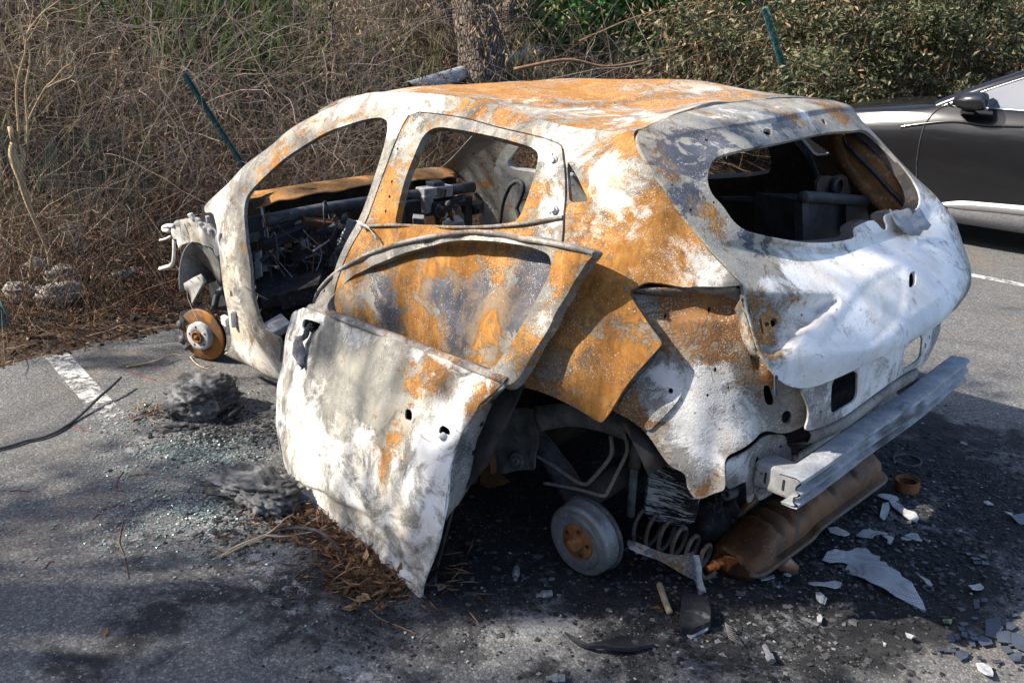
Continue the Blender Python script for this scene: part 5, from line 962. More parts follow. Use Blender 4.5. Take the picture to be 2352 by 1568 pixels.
# dark inner panel, so holes in the skin read dark, and folded bottom edge
ip = [(.28,0,.04),(1.18,0,.06),(1.3,0,.3),(1.2,0,.66),(.08,0,.70),(.12,0,.45),(.22,0,.3)]
P = np.array([(x, door_y(x, z)-.10, z) for x, _, z in ip]); P2 = P-np.array([0,.012,0]); n_ = len(P)
Geo().add(np.concatenate([P, P2]), [list(range(n_)), list(range(2*n_-1, n_-1, -1))]+[[i, n_+i, n_+(i+1) % n_, (i+1) % n_] for i in range(n_)]).build('inner_panel', M_INNER, LDOOR, False)
be = spline([D.pt(*z4(a, b)) for a, b in [(235,868),(300,942),(380,1009),(510,1099),(600,1191),(700,1276),(850,1393),(964,1484)]], 50)
g = Geo(); g.loft([be+(0,.003,.006), be+(0,.006,-.006), be+(0,-.02,-.016), be+(0,-.09,-.01)]); o = g.build('folded_hem', M_REAR, SKIN); paint(o.data, np.concatenate(g.v), [], (.02,.35,.3)); o.modifiers.new('s','SOLIDIFY').thickness = .003
fe = spline([D.pt(*z4(a, b)) for a, b in [(330,140),(280,213),(248,300),(222,450),(214,550),(217,690),(226,780),(238,868)]], 40)
g = Geo(); g.loft([fe+(0,.002,0), fe+(.012,-.012,0), fe+(.016,-.05,0), fe+(.0,-.10,0)]); o = g.build('hinge_end', M_REAR, LDOOR); paint(o.data, np.concatenate(g.v), [], (.05,.3,.3)); o.modifiers.new('s','SOLIDIFY').thickness = .003
# melted rag of plastic hanging out of the mirror hole
r_ = np.random.default_rng(8); rows = []
for i, (a, b, w_) in enumerate([(430,185,.018),(412,210,.020),(402,235,.018),(385,250,.055),(378,285,.060),(376,320,.058),(382,345,.045),(388,365,.030),(392,385,.012)]):
    c = D.pt(*z4(a, b))+np.array([0,.012,.002]); row = []
    for t in np.linspace(-1, 1, 9): row.append(c+np.array([-t*w_*.55, .006+.010*math.sin(t*5+i*1.3)+.004*r_.normal(), .010*math.cos(t*3+i)*.5+.003*r_.normal()]))
    rows.append(row)
g = Geo(); g.loft(rows); o = g.build('melted_plastic_rag', grime('melted grey plastic', (.075,.078,.088), (.12,.122,.135), (.03,.03,.034), 30, .8), SKIN); o.modifiers.new('s','SOLIDIFY').thickness = .004
o = obj('lock_cylinder', [], [], None, SKIN) if False else Geo().lathe([(0,.012),(.011,.010),(.014,.003),(.010,-.004)], D.pt(*z4(1056,718)), (.0,.95,.25), 12).build('lock_remains', M_FLAKE, SKIN)

# ------------------------------------------------------------------ things lying about
def lump(name, loc, size, seed, mat, label, cat, rot=0, amp=.22, res=3, flat=.35, group=None, parent=None):
    bm = bmesh.new(); bmesh.ops.create_icosphere(bm, subdivisions=res+2, radius=1); P = np.array([v.co[:] for v in bm.verts]); Fc = [[v.index for v in f.verts] for f in bm.faces]; bm.free()
    w1, w2, w3 = Wob(seed, .9, 2.2), Wob(seed+1, .25, .7), Wob(seed+2, .08, .22)
    P = P*(1+amp*w1(P)*.6+amp*.42*w2(P)+amp*.30*w3(P))[:, None]; P = np.sign(P)*np.abs(P)**.8
    P *= np.array(size)/2; c, s = math.cos(rot), math.sin(rot); P = P@np.array([[c, s, 0], [-s, c, 0], [0, 0, 1]])
    P[:, 2] = np.maximum(P[:, 2], -size[2]*flat)
    o = obj(name, P, Fc, mat, parent, True); o.location = np.array(loc)+np.array([0, 0, size[2]*flat-.004]); return tag(o, label, cat, group)
T = NT('charred crust'); z_ = T.noise(9, 7, .66, .9); y_ = T.noise(40, 5, .65)
T.co = T.map((1, 1.3, 1.9)); st_ = T.noise(7, 6, .6, .8)
col = T.mix(T.step(st_, .40, .66), (.055,.054,.053), (.25,.248,.245)); col = T.mix(T.math('MULTIPLY', T.step(z_, .5, .7), .7), col, (.055,.053,.052)); col = T.mix(T.math('MULTIPLY', T.step(y_, .58, .72), .45), col, (.24,.24,.24))
T.bump(T.math('ADD', st_, T.math('MULTIPLY', y_, .9)), .9, .010); M_CRUST = T.out(col, .95, spec=.1)
c1_ = at(432, 955); lump('charred_lump', c1_+(.02,-.08,0), (.30,.30,.20), 201, M_CRUST, 'largest charred grey lump on the asphalt between parking line and door', 'charred lump', .4, .16)
lump('charred_lump', at(500, 905), (.12,.10,.10), 211, M_CRUST, 'small charred lump leaning behind the largest one', 'charred lump', .2, .2)
lump('charred_lump', at(400, 985), (.16,.06,.035), 221, M_CHAR, 'thin charred slab in front of the largest lump', 'charred lump', .9, .2)
lump('ash_heap', at(575, 1150)+(0,-.03,0), (.36,.24,.12), 231, M_CRUST, 'furry grey ash heap against the front corner of the loose door', 'ash heap', .35, .22)
lump('ash_heap', at(650, 1165)+(0,-.02,0), (.16,.12,.06), 241, M_CHAR, 'small dark ash heap under the edge of the loose door', 'ash heap', .1, .25)
g = Geo(); g.tube(spline([at(510,975)+(0,0,.02), at(535,968)+(0,0,.035), at(560,945)+(0,0,.03)], 10), [.008]*4+[.014]*4+[.006]*2, 8); tag(g.build('burnt_strip', M_BLACKPL), 'curled black strip beside the largest charred lump', 'debris')

def R4(a, b): return .3335*a, 522.5+.3335*b
def R7(a, b): return .3335*a, 1045+.3335*b
def R8(a, b): return 784.4+.3335*a, 1045.1+.3335*b
def R9(a, b): return 1568.8+.3333*a, 1045.1+.3333*b
def RM(a, b): return 1722.7+.2861*a, 1119.7+.2861*b
def line_on(name, pts, r, mat, label, cat, h=None, n=40, group=None, taper=False):
    h = h if h is not None else [r]*len(pts); P = spline([at(u, v, 'z', z) for (u, v), z in zip(pts, h)], n)
    g = Geo(); g.tube(P, np.linspace(r, r*.35, n) if taper else r, 8); return tag(g.build(name, mat), label, cat, group)
M_TWIG = stick_mat('pale dry twig', (.42,.34,.22), (.30,.23,.14)); M_BROWN = stick_mat('brown dry stem', (.20,.12,.065), (.12,.07,.04)); M_RED = stick_mat('red stem', (.22,.055,.045), (.15,.04,.032))
M_DSTEM = stick_mat('pale dead wood', (.50,.37,.21), (.36,.25,.14), 22)
o = line_on('dry_twig', [R4(870,960),R4(1000,935),R4(1090,912),R4(1190,875),R4(1260,885),R4(1315,892)], .0065, M_TWIG, 'pale forked twig on the asphalt in front of the brake disc', 'twig', [.006,.012,.03,.03,.02,.008], taper=True)
for pts in ([R4(1310,892),R4(1350,935),R4(1400,965),R4(1450,972)], [R4(1315,890),R4(1400,870),R4(1440,855)], [R4(1400,960),R4(1440,950),R4(1468,938)]):
    P = spline([at(u, v, 'z', .01) for u, v in pts], 14); g = Geo(); g.tube(P, np.linspace(.004,.0018,14), 6); g.build('side_twig', M_TWIG, o)
line_on('black_cable', [R4(-60,1535),R4(0,1520),R4(100,1495),R4(180,1468),R4(290,1445),R4(380,1410),R4(450,1370),R4(520,1320),R4(600,1248),R4(680,1170),R4(760,1100),R4(832,1032)], .0068, M_HOSE, 'ribbed black cable lying across the parking line', 'cable', [.009]*8+[.02,.035,.05,.06], 80)
o = line_on('dry_reed', [R7(1515,702),R7(1650,620),R7(1820,552),R7(1900,500),R7(1960,440),R7(2020,405)], .006, M_TWIG, 'pale dry reed stalk lying beside the ash heap', 'stalk', [.006,.012,.02,.03,.04,.05], taper=True)
for pts in ([R7(1820,552),R7(1950,560),R7(2050,545),R7(2180,520),R7(2250,480)], [R7(1550,690),R7(1680,620),R7(1830,560)]):
    P = spline([at(u, v, 'z', .02) for u, v in pts], 20); g = Geo(); g.tube(P, np.linspace(.004,.0018,20), 6); g.build('side_stalk', M_TWIG, o)
line_on('black_wire', [R7(1920,516),R7(1990,506),R7(2080,503),R7(2180,522),R7(2270,575),R7(2320,630),R7(2355,690)], .006, M_HOSE, 'black wire arching over the leaf litter by the door', 'wire', [.01,.03,.05,.06,.05,.03,.01])
line_on('wood_splinter', [R8(2190,890),R8(2220,980),R8(2262,1085)], .011, M_TWIG, 'short broken wood splinter standing out of the soot', 'splinter', [.012,.016,.011], 12)
line_on('red_wire', [R4(930,562),R4(1010,566),R4(1080,570),R4(1130,578)], .006, M_RED, 'short bright red wire on the soil by the front wheel', 'wire', [.05,.05,.05,.05], 20)
line_on('red_wire', [R4(1305,248),R4(1260,290),R4(1225,360),R4(1200,440),R4(1188,540)], .004, M_RED, 'thin red stem arching beside the front arch', 'stem', [.36,.32,.26,.16,.06], 24)
for pts, lb in (([R7(850,110),R7(810,170),R7(808,235),R7(855,245)], 'hooked red brown stem on the asphalt'), ([R7(860,150),R7(920,138),R7(1020,128)], 'straight reddish stem next to the hooked one'), ([R7(855,420),R7(820,590),R7(850,680),R7(885,850)], 'long thin brown stem on the foreground asphalt'), ([R7(640,440),R7(720,370),R7(820,345),R7(910,350)], 'faint red stem curved over glass crumbs'), ([R7(60,248),R7(120,240),R7(210,250)], 'frayed pink strand at the left edge'), ([R7(310,780),R7(335,740),R7(372,728)], 'frayed red tuft on sunlit asphalt'), ([R4(890,985),R4(960,1015),R4(1070,1050)], 'thin red thread beyond the largest charred lump'), ([R4(490,1355),R4(550,1380),R4(630,1405)], 'thin red thread crossing the faded parking line'), ([R4(135,905),R4(180,902),R4(215,906)], 'short pink strand near the asphalt edge'),
                ([R8(190,1060),R8(260,1120),R8(400,1180),R8(520,1230)], 'thin brown stem below the leaf litter')):
    line_on('dead_twig', pts, .002, M_RED if ('red ' in lb or 'pink' in lb) else M_BROWN, lb, 'stem', None, 18)
for (a, b), (c, d), lb in (((1205,775),(1196,862),'grey wheel bolt with ball seat pointing at the camera'), ((1450,950),(1338,968),'grey wheel bolt lying sideways near the brake drum'), ((1540,1535),(1408,1535),'grey wheel bolt at the bottom edge of the photo')):
    p, q = at(*R8(a, b), 'z', .012), at(*R8(c, d), 'z', .009); ax = q-p; L = np.linalg.norm(ax)
    o = Geo().lathe([(0,0),(.0115,0),(.0115,.018*L/.05),(.015,.02*L/.05),(.012,.032*L/.05),(.0072,.034*L/.05),(.0072,L*.97),(.005,L),(0,L)], p, ax, 6).build('wheel_bolt', M_BOLT, None, False); tag(o, lb, 'wheel bolt', 'wheel bolts on the ground')
p = at(*R9(612,1420), 'z', .016); o = Geo().lathe([(0,0),(.013,0),(.014,.02),(.009,.024),(.008,.06),(0,.06)], p, (.75,-.6,.12), 6).build('wheel_bolt', M_BOLT, None, False); tag(o, 'dark wheel bolt in the ash below the muffler', 'wheel bolt', 'wheel bolts on the ground')
def slabpx(name, pts, z, th, mat, label, cat, curl=None, smooth=False, group=None, parent=None):
    P = resample(np.array([at(u, v, 'z', z) for u, v in pts])[:, :2], .02); n_ = len(P); r_ = np.random.default_rng(abs(hash(label)) % 999 if False else sum(map(ord, label)))
    T3 = np.column_stack([P, np.full(n_, z)]); 
    V = [Vector(p) for p in P]; mn, mx = P.min(0), P.max(0); st = max(.012, (mx-mn).max()/26)
    gx_, gy_ = np.meshgrid(np.arange(mn[0], mx[0], st), np.arange(mn[1], mx[1], st)); q = np.stack([gx_.ravel(), gy_.ravel()], 1); q = q[inside(q[:, 0], q[:, 1], P)]
    d = np.min(np.linalg.norm(q[:, None]-P[None], axis=2), 1) if len(q) else np.array([]); V += [Vector(p) for p in q[d > st*.4]]
    r = delaunay_2d_cdt(V, [(i, (i+1) % n_) for i in range(n_)], [], 0, 1e-6); vv = np.array([tuple(p) for p in r[0]]); ff = np.array([f[:3] for f in r[2]]); c = vv[ff].mean(1); ff = ff[inside(c[:, 0], c[:, 1], P)]
    Z = np.full(len(vv), z+.0)
    if curl is not None: Z = Z+curl(vv)
    Pv = np.column_stack([vv, Z]); N = vnormals(Pv, ff)
    if N[:, 2].sum() < 0: ff = ff[:, ::-1]
    Vv, Fc, _ = thick(Pv, ff, th); o = obj(name, Vv, Fc, mat, parent, smooth)
    return tag(o, label, cat, group)
wc = Wob(301, .08, .3)
def curlf(a, b=0): return lambda p: a*(.5+.5*wc(np.column_stack([p, 0*p[:, 0]])))+b
T = NT('dimpled heat shield'); T.co = T.map((1, 1, 1), (0, 0, .6)); q = T.voro(135, rnd=.0); n_ = T.noise(12, 4)
col = T.mix(T.step(q, .25, .55), (.50,.51,.53), (.30,.305,.32)); col = T.mix(T.math('MULTIPLY', T.step(n_, .5, .7), .35), col, (.62,.62,.63)); T.bump(T.math('SUBTRACT', 1, q), .9, .006); M_MESH = T.out(col, .6, .25)
slabpx('heat_shield', [RM(*p) for p in [(770,520),(850,500),(930,510),(985,545),(1045,560),(1040,590),(1090,600),(1110,640),(1160,670),(1200,700),(1215,730),(1270,770),(1300,800),(1310,830),(1330,860),(1345,880),(1390,920),(1420,968),(1370,955),(1290,925),(1180,880),(1080,820),(960,780),(860,710),(820,680),(760,640),(790,610),(740,600),(640,600),(580,585),(610,550),(680,525)]], .012, .003, M_MESH, 'torn dimpled silver heat shield lying flat behind the muffler', 'heat shield', curlf(.014), True)
for pts, lb in (([(1015,65),(1070,48),(1130,50),(1180,70),(1196,100),(1120,100),(1060,85)],'grey ash flake nearest the rusty ring'), ([(1110,110),(1160,105),(1210,140),(1250,190),(1320,215),(1355,255),(1330,280),(1290,265),(1250,235),(1200,200),(1140,160)],'long ragged ash flake behind the muffler'), ([(1060,140),(1110,130),(1120,170),(1105,220),(1080,260),(1040,240)],'ragged ash flake beside the long one'), ([(620,335),(700,315),(780,335),(805,360),(760,390),(700,385),(640,370)],'pale ash flake touching the muffler seam'), ([(850,375),(900,330),(930,290),(990,320),(1060,335),(1130,355),(1050,370),(1000,385),(980,410),(900,395)],'wide thin grey flake beside the muffler'), ([(1060,390),(1110,388),(1155,410),(1130,455),(1100,445),(1105,420)],'bright hooked ash flake between the flakes'), ([(1240,375),(1290,358),(1350,370),(1378,440),(1330,440),(1270,405)],'square dimpled flake behind the heat shield'), ([(1205,405),(1240,400),(1290,430),(1250,438),(1215,425)],'small flake touching the square dimpled one'), ([(460,790),(520,770),(600,765),(680,750),(735,768),(725,800),(680,825),(600,815),(500,815)],'pale flat flake in front of the muffler foot'), ([(75,720),(110,710),(150,722),(190,715),(195,738),(140,742),(90,738)],'small worm shaped ash crumb under the muffler'), ([(265,715),(300,700),(330,715),(328,732),(290,730)],'tiny ash crumb beside the muffler foot'), ([(520,870),(560,875),(615,910),(600,945),(560,930),(530,905)],'curled ash flake on the sunlit ash patch'), ([(1750,790),(1800,770),(1850,755),(1880,790),(1860,820),(1820,845),(1775,840)],'cream honeycomb flake near the broken glass'), ([(1810,1430),(1860,1425),(1930,1450),(1950,1500),(1945,1535),(1890,1530),(1830,1490)],'pale flake at the bottom right corner'), ([(535,1050),(560,1020),(580,1050),(570,1095),(540,1095)],'small bright flake in the foreground ash'), ([(1240,1190),(1280,1205),(1312,1220),(1290,1238),(1255,1225)],'small grey flake in the open foreground'), ([(2040,210),(2090,220),(2110,240),(2060,230)],'grey flake at the right edge'), ([(1870,115),(1910,110),(1955,140),(1900,140)],'flat grey flake below the black ring')):
    slabpx('ash_flake', [RM(*p) for p in pts], .010, .004, M_FLAKE, lb, 'ash flake', curlf(.012), False, 'ash flakes behind the wreck')
slabpx('white_sliver', [RM(*p) for p in [(1355,700),(1390,715),(1440,740),(1465,775),(1450,785),(1420,770),(1400,740)]], .012, .005, M_LITE, 'white tipped dark sliver beside the heat shield', 'debris')
slabpx('rubber_strip', [R8(*p) for p in [(1535,1238),(1570,1255),(1700,1318),(1780,1310),(1900,1255),(2030,1240),(2090,1262),(2152,1300),(2050,1330),(1980,1348),(1850,1356),(1700,1335),(1600,1290)]], .014, .012, M_BLACKPL, 'curved black rubber strip with a white tip on the foreground asphalt', 'rubber strip', curlf(.012), False)
slabpx('plastic_housing', [R9(*p) for p in [(-10,985),(20,965),(120,975),(165,1010),(190,1080),(185,1150),(120,1165),(60,1185),(-5,1175),(-20,1090)]], .035, .030, M_BLACKPL, 'black half melted plastic housing on the foreground ash', 'plastic housing', curlf(.010), False)
slabpx('melted_grille', [R9(*p) for p in [(30,1220),(80,1165),(150,1150),(180,1165),(170,1200),(100,1215),(60,1245)]], .015, .006, M_FLAKE, 'grey crumbled grille piece below the black housing', 'debris', curlf(.015), False)
sp = at(*R9(350,1270), 'z', .012); g = Geo(); ts = np.linspace(0, 1, 160); a0, a1 = at(*R9(310,1165), 'z', .014), at(*R9(370,1290), 'z', .014)
g.tube([a0*(1-t)+a1*t+(.010+.014*t)*np.array([math.cos(t*2*PI*7), math.sin(t*2*PI*7)*.8, .5*math.sin(t*2*PI*7)]) for t in ts], .0016, 5); tag(g.build('wire_spiral', M_WIRE), 'thin unwound wire spiral on the foreground ash', 'wire')
# rings
for c, h, r1, r2, mat, lb in ((at(*R9(1540,235)), .045, .047, .034, M_INRUST, 'rusty bearing ring behind the bumper beam'), (at(*R9(1545,45)), .012, .058, .052, M_DKMETAL, 'flat charred ring beyond the rusty ring'), (at(*RM(1430,820)), .010, .018, .011, M_DKMETAL, 'small dark oval ring beside the heat shield')):
    o = Geo().lathe([(r2,0),(r1,0),(r1*1.02,h*.5),(r1,h),(r1*.93,h),(r1*.92,h*.85),(r2,h*.85),(r2,0)], c, (.05,.02,1), 40).build('metal_ring', mat, None); o.modifiers.new('e','EDGE_SPLIT').split_angle = math.radians(50); tag(o, lb, 'ring')
# ---- muffler
MU = empty('muffler', (-.48, 0, 0), 'heat tinted bronze muffler box lying on the ground under the bumper beam', 'muffler')
ly = np.linspace(.40, -.58, 120); rows = []
def mrow(y):
    t = (0.40-y)/.98; end = min(1, min(t, 1-t)/.07); e_ = math.sqrt(max(0, 1-(1-end)**2))
    step_ = 1/(1+math.exp(-(y-.02)/.012)); zs = .062+.020*(1-step_); rib = .012*(math.exp(-((y-.20)/.012)**2)+math.exp(-((y-.12)/.012)**2)-math.exp(-((y+.06)/.02)**2)+math.exp(-((y+.16)/.014)**2)+math.exp(-((y+.34)/.016)**2))
    wz = (.066+.036*min(1, max(0, (.34-y)/.10)))*(.66+.34*e_); zb = .004+.03*(1-e_)
    cx_ = -.40-.02*t; wx = (.088*(.70+.30*e_))
    top = zs+wz
    return [(cx_+wx*1.06, y, zs), (cx_+wx, y, zs+.012), (cx_+wx*.92, y, zs+wz*.6-rib), (cx_+wx*.75, y, top-.012-rib), (cx_+wx*.45, y, top-rib), (cx_-wx*.3, y, top-.004-rib), (cx_-wx*.62, y, top-.022-rib), (cx_-wx*.82, y, zs+wz*.62-rib*.5), (cx_-wx*.97, y, zs+.014), (cx_-wx*1.2, y, zs+.010), (cx_-wx*1.23, y, zs), (cx_-wx*1.19, y, zs-.010), (cx_-wx*.97, y, zs-.012), (cx_-wx*.80, y, zb+.016), (cx_-wx*.5, y, zb), (cx_+wx*.5, y, zb), (cx_+wx*.85, y, zb+.016), (cx_+wx, y, zs-.012)]
rows = [mrow(y) for y in ly]; g = Geo(); g.loft(rows, True); nr = len(rows[0]); g.add(np.array(rows[0]), [list(range(nr))[::-1]]); g.add(np.array(rows[-1]), [list(range(nr))]); o = g.build('muffler_box', M_MUFF, MU)
o.modifiers.new('e','EDGE_SPLIT').split_angle = math.radians(62)
g = Geo(); sm_ = [r[10] for r in rows]; sm_ = [np.array(p)+(.004,0,0) for p in sm_]; g.tube(sm_, .0085, 8); g.build('seam_flange', grime('dull seam steel', (.075,.06,.05), (.12,.10,.085), (.16,.07,.03), 18, .55, .4), MU)
g = Geo(); g.tube([at(*R9(330,720),'z',.10), at(*R9(255,735),'z',.092), at(*R9(170,782),'z',.085)], [.013,.013,.011], 14); g.tube([at(*R9(225,752),'z',.089), at(*R9(212,760),'z',.089)], .018, 12); o = g.build('pipe_stub', M_COPPER, MU)
g = Geo(); q = [at(*R9(a, b), 'z', z) for a, b, z in [(280,690,.14),(345,700,.13),(360,720,.11),(300,760,.07),(285,790,.05),(262,740,.09)]]; g.add(np.concatenate([q, np.array(q)-(.01,.004,.004)]), [list(range(6)), list(range(11, 5, -1))]+[[i,6+i,6+(i+1)%6,(i+1)%6] for i in range(6)]); g.build('stub_bracket', M_COPPER, MU, False)
g = Geo(); g.tube([at(*R9(660,720),'z',.045), at(*R9(700,750),'z',.030), at(*R9(780,795),'z',.014)], [.034,.031,.019], 14); g.build('tail_pipe', grime('bronze pipe', (.17,.085,.055), (.22,.12,.08), None, 12, .5, .4), MU)
g = Geo(); g.tube([(-.30,.30,.10),(-.30,.10,.15),(-.22,-.1,.16)], .022, 10); g.build('inlet_pipe', M_MUFF, MU)
# ---- coil spring behind the drum
cs = np.array([-.080,.462,.088]); ce = np.array([-.365,.452,.090]); ts = np.linspace(0, 1, 220); ax = ce-cs; L = np.linalg.norm(ax); ax /= L; n1 = np.array([0,0,1.]); n2 = np.cross(ax, n1)
g = Geo(); g.tube([cs+ax*L*t+(.068-.020*t**2)*(n1*math.cos(t*2*PI*5.6)+n2*math.sin(t*2*PI*5.6))-n1*.020*t**2 for t in ts], .0078, 9)
tag(g.build('coil_spring', grime('rusty spring steel', (.10,.095,.09), (.085,.045,.025), (.20,.19,.18), 40, .8)), 'rust and grey coil spring lying beside the brake drum', 'coil spring')
# ---- charred block between drum and corner panel
T = NT('charred block'); T.co = T.map((3, 3, 26), (.1, .25, .3)); n_ = T.noise(5, 6, .7, .3); T.co = T.tc.outputs['Object']; n2 = T.noise(4, 3)
col = T.mix(T.step(T.math('ADD', n_, T.math('MULTIPLY', T.math('SUBTRACT', n2, .5), .5)), .52, .60), (.012,.012,.014), (.50,.50,.51)); T.bump(n_, .6, .01); M_BLK = T.out(col, .9)
bp = [at(*z3(a, b), 'y', y-.13) for a, b, y in [(1215,598,.58),(1330,600,.58),(1440,640,.57),(1500,720,.56),(1545,850,.55),(1555,930,.54),(1530,1020,.52),(1420,1060,.53),(1290,1040,.56),(1170,975,.58),(1185,850,.58),(1205,700,.58)]]
n_ = len(bp); b2_ = np.array(bp)+np.array([.05,-.10,.03]); g = Geo(); g.loft([np.array(bp)*.85+np.mean(bp, 0)*.15+(0,.012,0), bp, .5*np.array(bp)+.5*b2_, b2_], True); g.add(np.array(bp)*.85+np.mean(bp, 0)*.15+(0,.012,0), [list(range(n_))])
o = g.build('charred_block', M_BLK, None, False); tag(o, 'black charred block streaked with white ash behind the brake drum', 'charred block')
g = Geo(); foot = np.mean(np.array(bp)[5:9], 0); 
lump('charred_lump', (-.16,.24,0), (.30,.26,.30), 261, M_SOOT_SHADE, 'black charred mass on the ground under the streaked block', 'charred lump', .3, .2)
# ---- broken tinted glass, each shard a thing
M_SHARD = grime('smoked glass shard', (.030,.034,.046), (.055,.062,.078), None, 8, .22, 0, .05)
shp = [[(1890,1060),(1990,1050),(2030,1140),(1970,1210),(1890,1180)],[(1970,1165),(2050,1145),(2090,1150),(2092,1255),(1985,1250)],[(2095,1170),(2180,1175),(2240,1230),(2230,1330),(2130,1290),(2095,1250)],[(2050,1080),(2110,1085),(2145,1120),(2100,1150),(2055,1135)],[(1850,1190),(1930,1215),(1950,1260),(1870,1275),(1830,1240)],[(2010,1280),(2080,1285),(2115,1320),(2060,1335),(2030,1310)],[(2070,1350),(2140,1325),(2185,1330),(2170,1400),(2110,1395)],[(1650,1325),(1700,1310),(1758,1330),(1745,1365),(1690,1390),(1648,1350)],[(1575,1190),(1620,1180),(1660,1210),(1640,1240),(1590,1225)],[(1625,1180),(1670,1178),(1690,1220),(1660,1225)],[(1745,1155),(1810,1175),(1830,1200),(1770,1195)],[(1755,1195),(1830,1205),(1840,1235),(1780,1225)],[(1750,1235),(1800,1240),(1810,1280),(1770,1265)],[(1690,1155),(1740,1170),(1745,1215),(1700,1195)],[(1670,1085),(1740,1085),(1755,1110),(1700,1115)],[(1665,1120),(1720,1120),(1725,1150),(1680,1150)],[(1790,905),(1840,905),(1842,970),(1800,975)],[(1850,895),(1900,890),(1912,920),(1860,918)],[(1790,590),(1840,585),(1855,615),(1800,615)],[(1860,590),(1920,605),(1925,625),(1860,622)],[(1830,540),(1890,545),(1908,575),(1850,570)],[(1730,525),(1770,525),(1775,545),(1740,545)],[(1765,560),(1820,565),(1860,585),(1790,582)],[(2085,1005),(2140,1015),(2158,1035),(2110,1040)],[(1495,1290),(1540,1285),(1545,1315),(1510,1318)],[(1550,1300),(1590,1298),(1600,1325),(1560,1325)],[(1595,1265),(1645,1262),(1655,1290),(1610,1292)],[(1600,1298),(1650,1300),(1650,1325),(1615,1325)],[(1970,1385),(2010,1378),(2022,1410),(1990,1415)],[(1820,1355),(1860,1355),(1865,1385),(1830,1380)],[(2090,235),(2200,205),(2235,300),(2160,300)],[(1770,1045),(1820,1040),(1835,1060),(1790,1062)],[(1540,1075),(1590,1068),(1600,1090),(1555,1092)],[(2070,1262),(2140,1258),(2135,1275),(2080,1280)]]
big_l = {0:'largest upright looking smoked glass shard in the heap',1:'square smoked glass shard with a pale edge band',2:'broad smoked glass shard at the right edge of the photo',3:'smoked glass shard above the square one',4:'smoked glass shard with a wide pale stripe',6:'smoked glass shard lowest on the right of the heap',7:'smoked glass shard with white lines, below the heap',16:'lone striped glass shard above the heap',30:'pale edged glass shard far up the right edge'}
for i, p in enumerate(shp):
    o = slabpx('glass_shard', [RM(*q) for q in p], .006+.006*((i*7) % 5)/5, .0035, M_SHARD, big_l.get(i, 'small dark broken glass shard in the scatter at the lower right'), 'glass shard', (lambda a, b: (lambda P: .004+a*(P[:, 0]-P[:, 0].mean())+b*(P[:, 1]-P[:, 1].mean())))(((i*37) % 11-5)/55, ((i*53) % 9-4)/50), False, 'broken glass shards at the lower right')
for a, b in (((1985,1165),(1990,1248)),((1862,1195),(1878,1272)),((1660,1335),(1745,1350)),((1800,910),(1812,972))):
    pass
# ---- crumbs: loose asphalt chips, green safety glass, leaf litter (nobody could count them)
def scatter(name, n, fn, mat, size, seed, kind=None, flat=.6, tones=None, label=None, zoff=0, aspect=1.0):
    r_ = np.random.default_rng(seed); P = fn(r_, n); n = len(P); s = r_.uniform(size[0], size[1], n)*r_.uniform(.6, 1, n)
    base = np.array([(-1,-1,-.5),(1,-1,-.5),(1,1,-.5),(-1,1,-.5),(-.7,-.6,.5),(.6,-.7,.5),(.7,.6,.5),(-.6,.7,.5)])
    V = base[None]*s[:, None, None]*.5*np.array([1, aspect, flat]); V = V*(1+.35*r_.normal(size=V.shape)); a = r_.uniform(0, 2*PI, n); c, q = np.cos(a), np.sin(a)
    X = V[..., 0]*c[:, None]-V[..., 1]*q[:, None]; Y = V[..., 0]*q[:, None]+V[..., 1]*c[:, None]; V = np.stack([X, Y, V[..., 2]], -1)+P[:, None]+np.array([0,0,1])*(s*flat*.3)[:, None, None]
    Fb = np.array([[0,3,2,1],[4,5,6,7],[0,1,5,4],[1,2,6,5],[2,3,7,6],[3,0,4,7]]); Fc = (Fb[None]+8*np.arange(n)[:, None, None]).reshape(-1, 4)
    o = obj(name, V.reshape(-1, 3), Fc, mat, None, False); tn = np.repeat(r_.uniform(0, 1, n), 8); a_ = o.data.attributes.new('tone', 'FLOAT', 'POINT'); a_.data.foreach_set('value', tn)
    return tag(o, label, None, None, 'stuff')
def pixel_cloud(spots):
    """clusters on the ground round points of the photo: (u, v, spread, weight)"""
    C_ = [(at(u, v), s_, w_) for u, v, s_, w_ in spots]; W_ = np.array([c[2] for c in C_]); W_ = W_/W_.sum()
    def fn(r_, n):
        k = r_.choice(len(C_), n, p=W_); P = np.array([C_[i][0] for i in k])+r_.normal(size=(n, 3))*np.array([C_[i][1] for i in k])[:, None]; P[:, 2] = 0.002; return P[P[:, 0] < 3.2]
    return fn
M_CHIP = var_mat('loose chips', [(.010,.010,.011),(.018,.018,.018),(.03,.029,.028),(.05,.048,.046),(.014,.014,.014),(.085,.08,.075)], .95)
M_GLASSC = var_mat('green safety glass crumbs', [(.10,.15,.14),(.17,.25,.23),(.28,.37,.345),(.12,.18,.165)], .25, spec=.6)
M_ASHC = var_mat('ash crumbs', [(.05,.05,.05),(.12,.12,.12),(.22,.22,.22),(.42,.42,.42)], .95)
scatter('loose_chips', 2600, pixel_cloud([(600,1150,.18,3),(850,1450,.15,2),(600,1010,.15,2),(1150,1300,.25,2),(1500,1420,.25,2),(1800,1450,.3,2),(2100,1250,.3,2),(2150,1050,.3,1),(1250,1150,.3,2),(480,950,.12,1.5)]), M_CHIP, (.004,.011), 1)
scatter('glass_crumbs', 2200, pixel_cloud([(380,1040,.13,3),(470,1050,.12,3),(560,1040,.10,2),(330,1190,.16,2),(420,1180,.14,2),(300,960,.10,1),(460,1180,.07,1.2),(250,1120,.25,1),(560,1280,.2,.6),(200,1300,.4,.6),(2140,870,.12,.5),(500,930,.15,1)]), M_GLASSC, (.004,.011), 2)
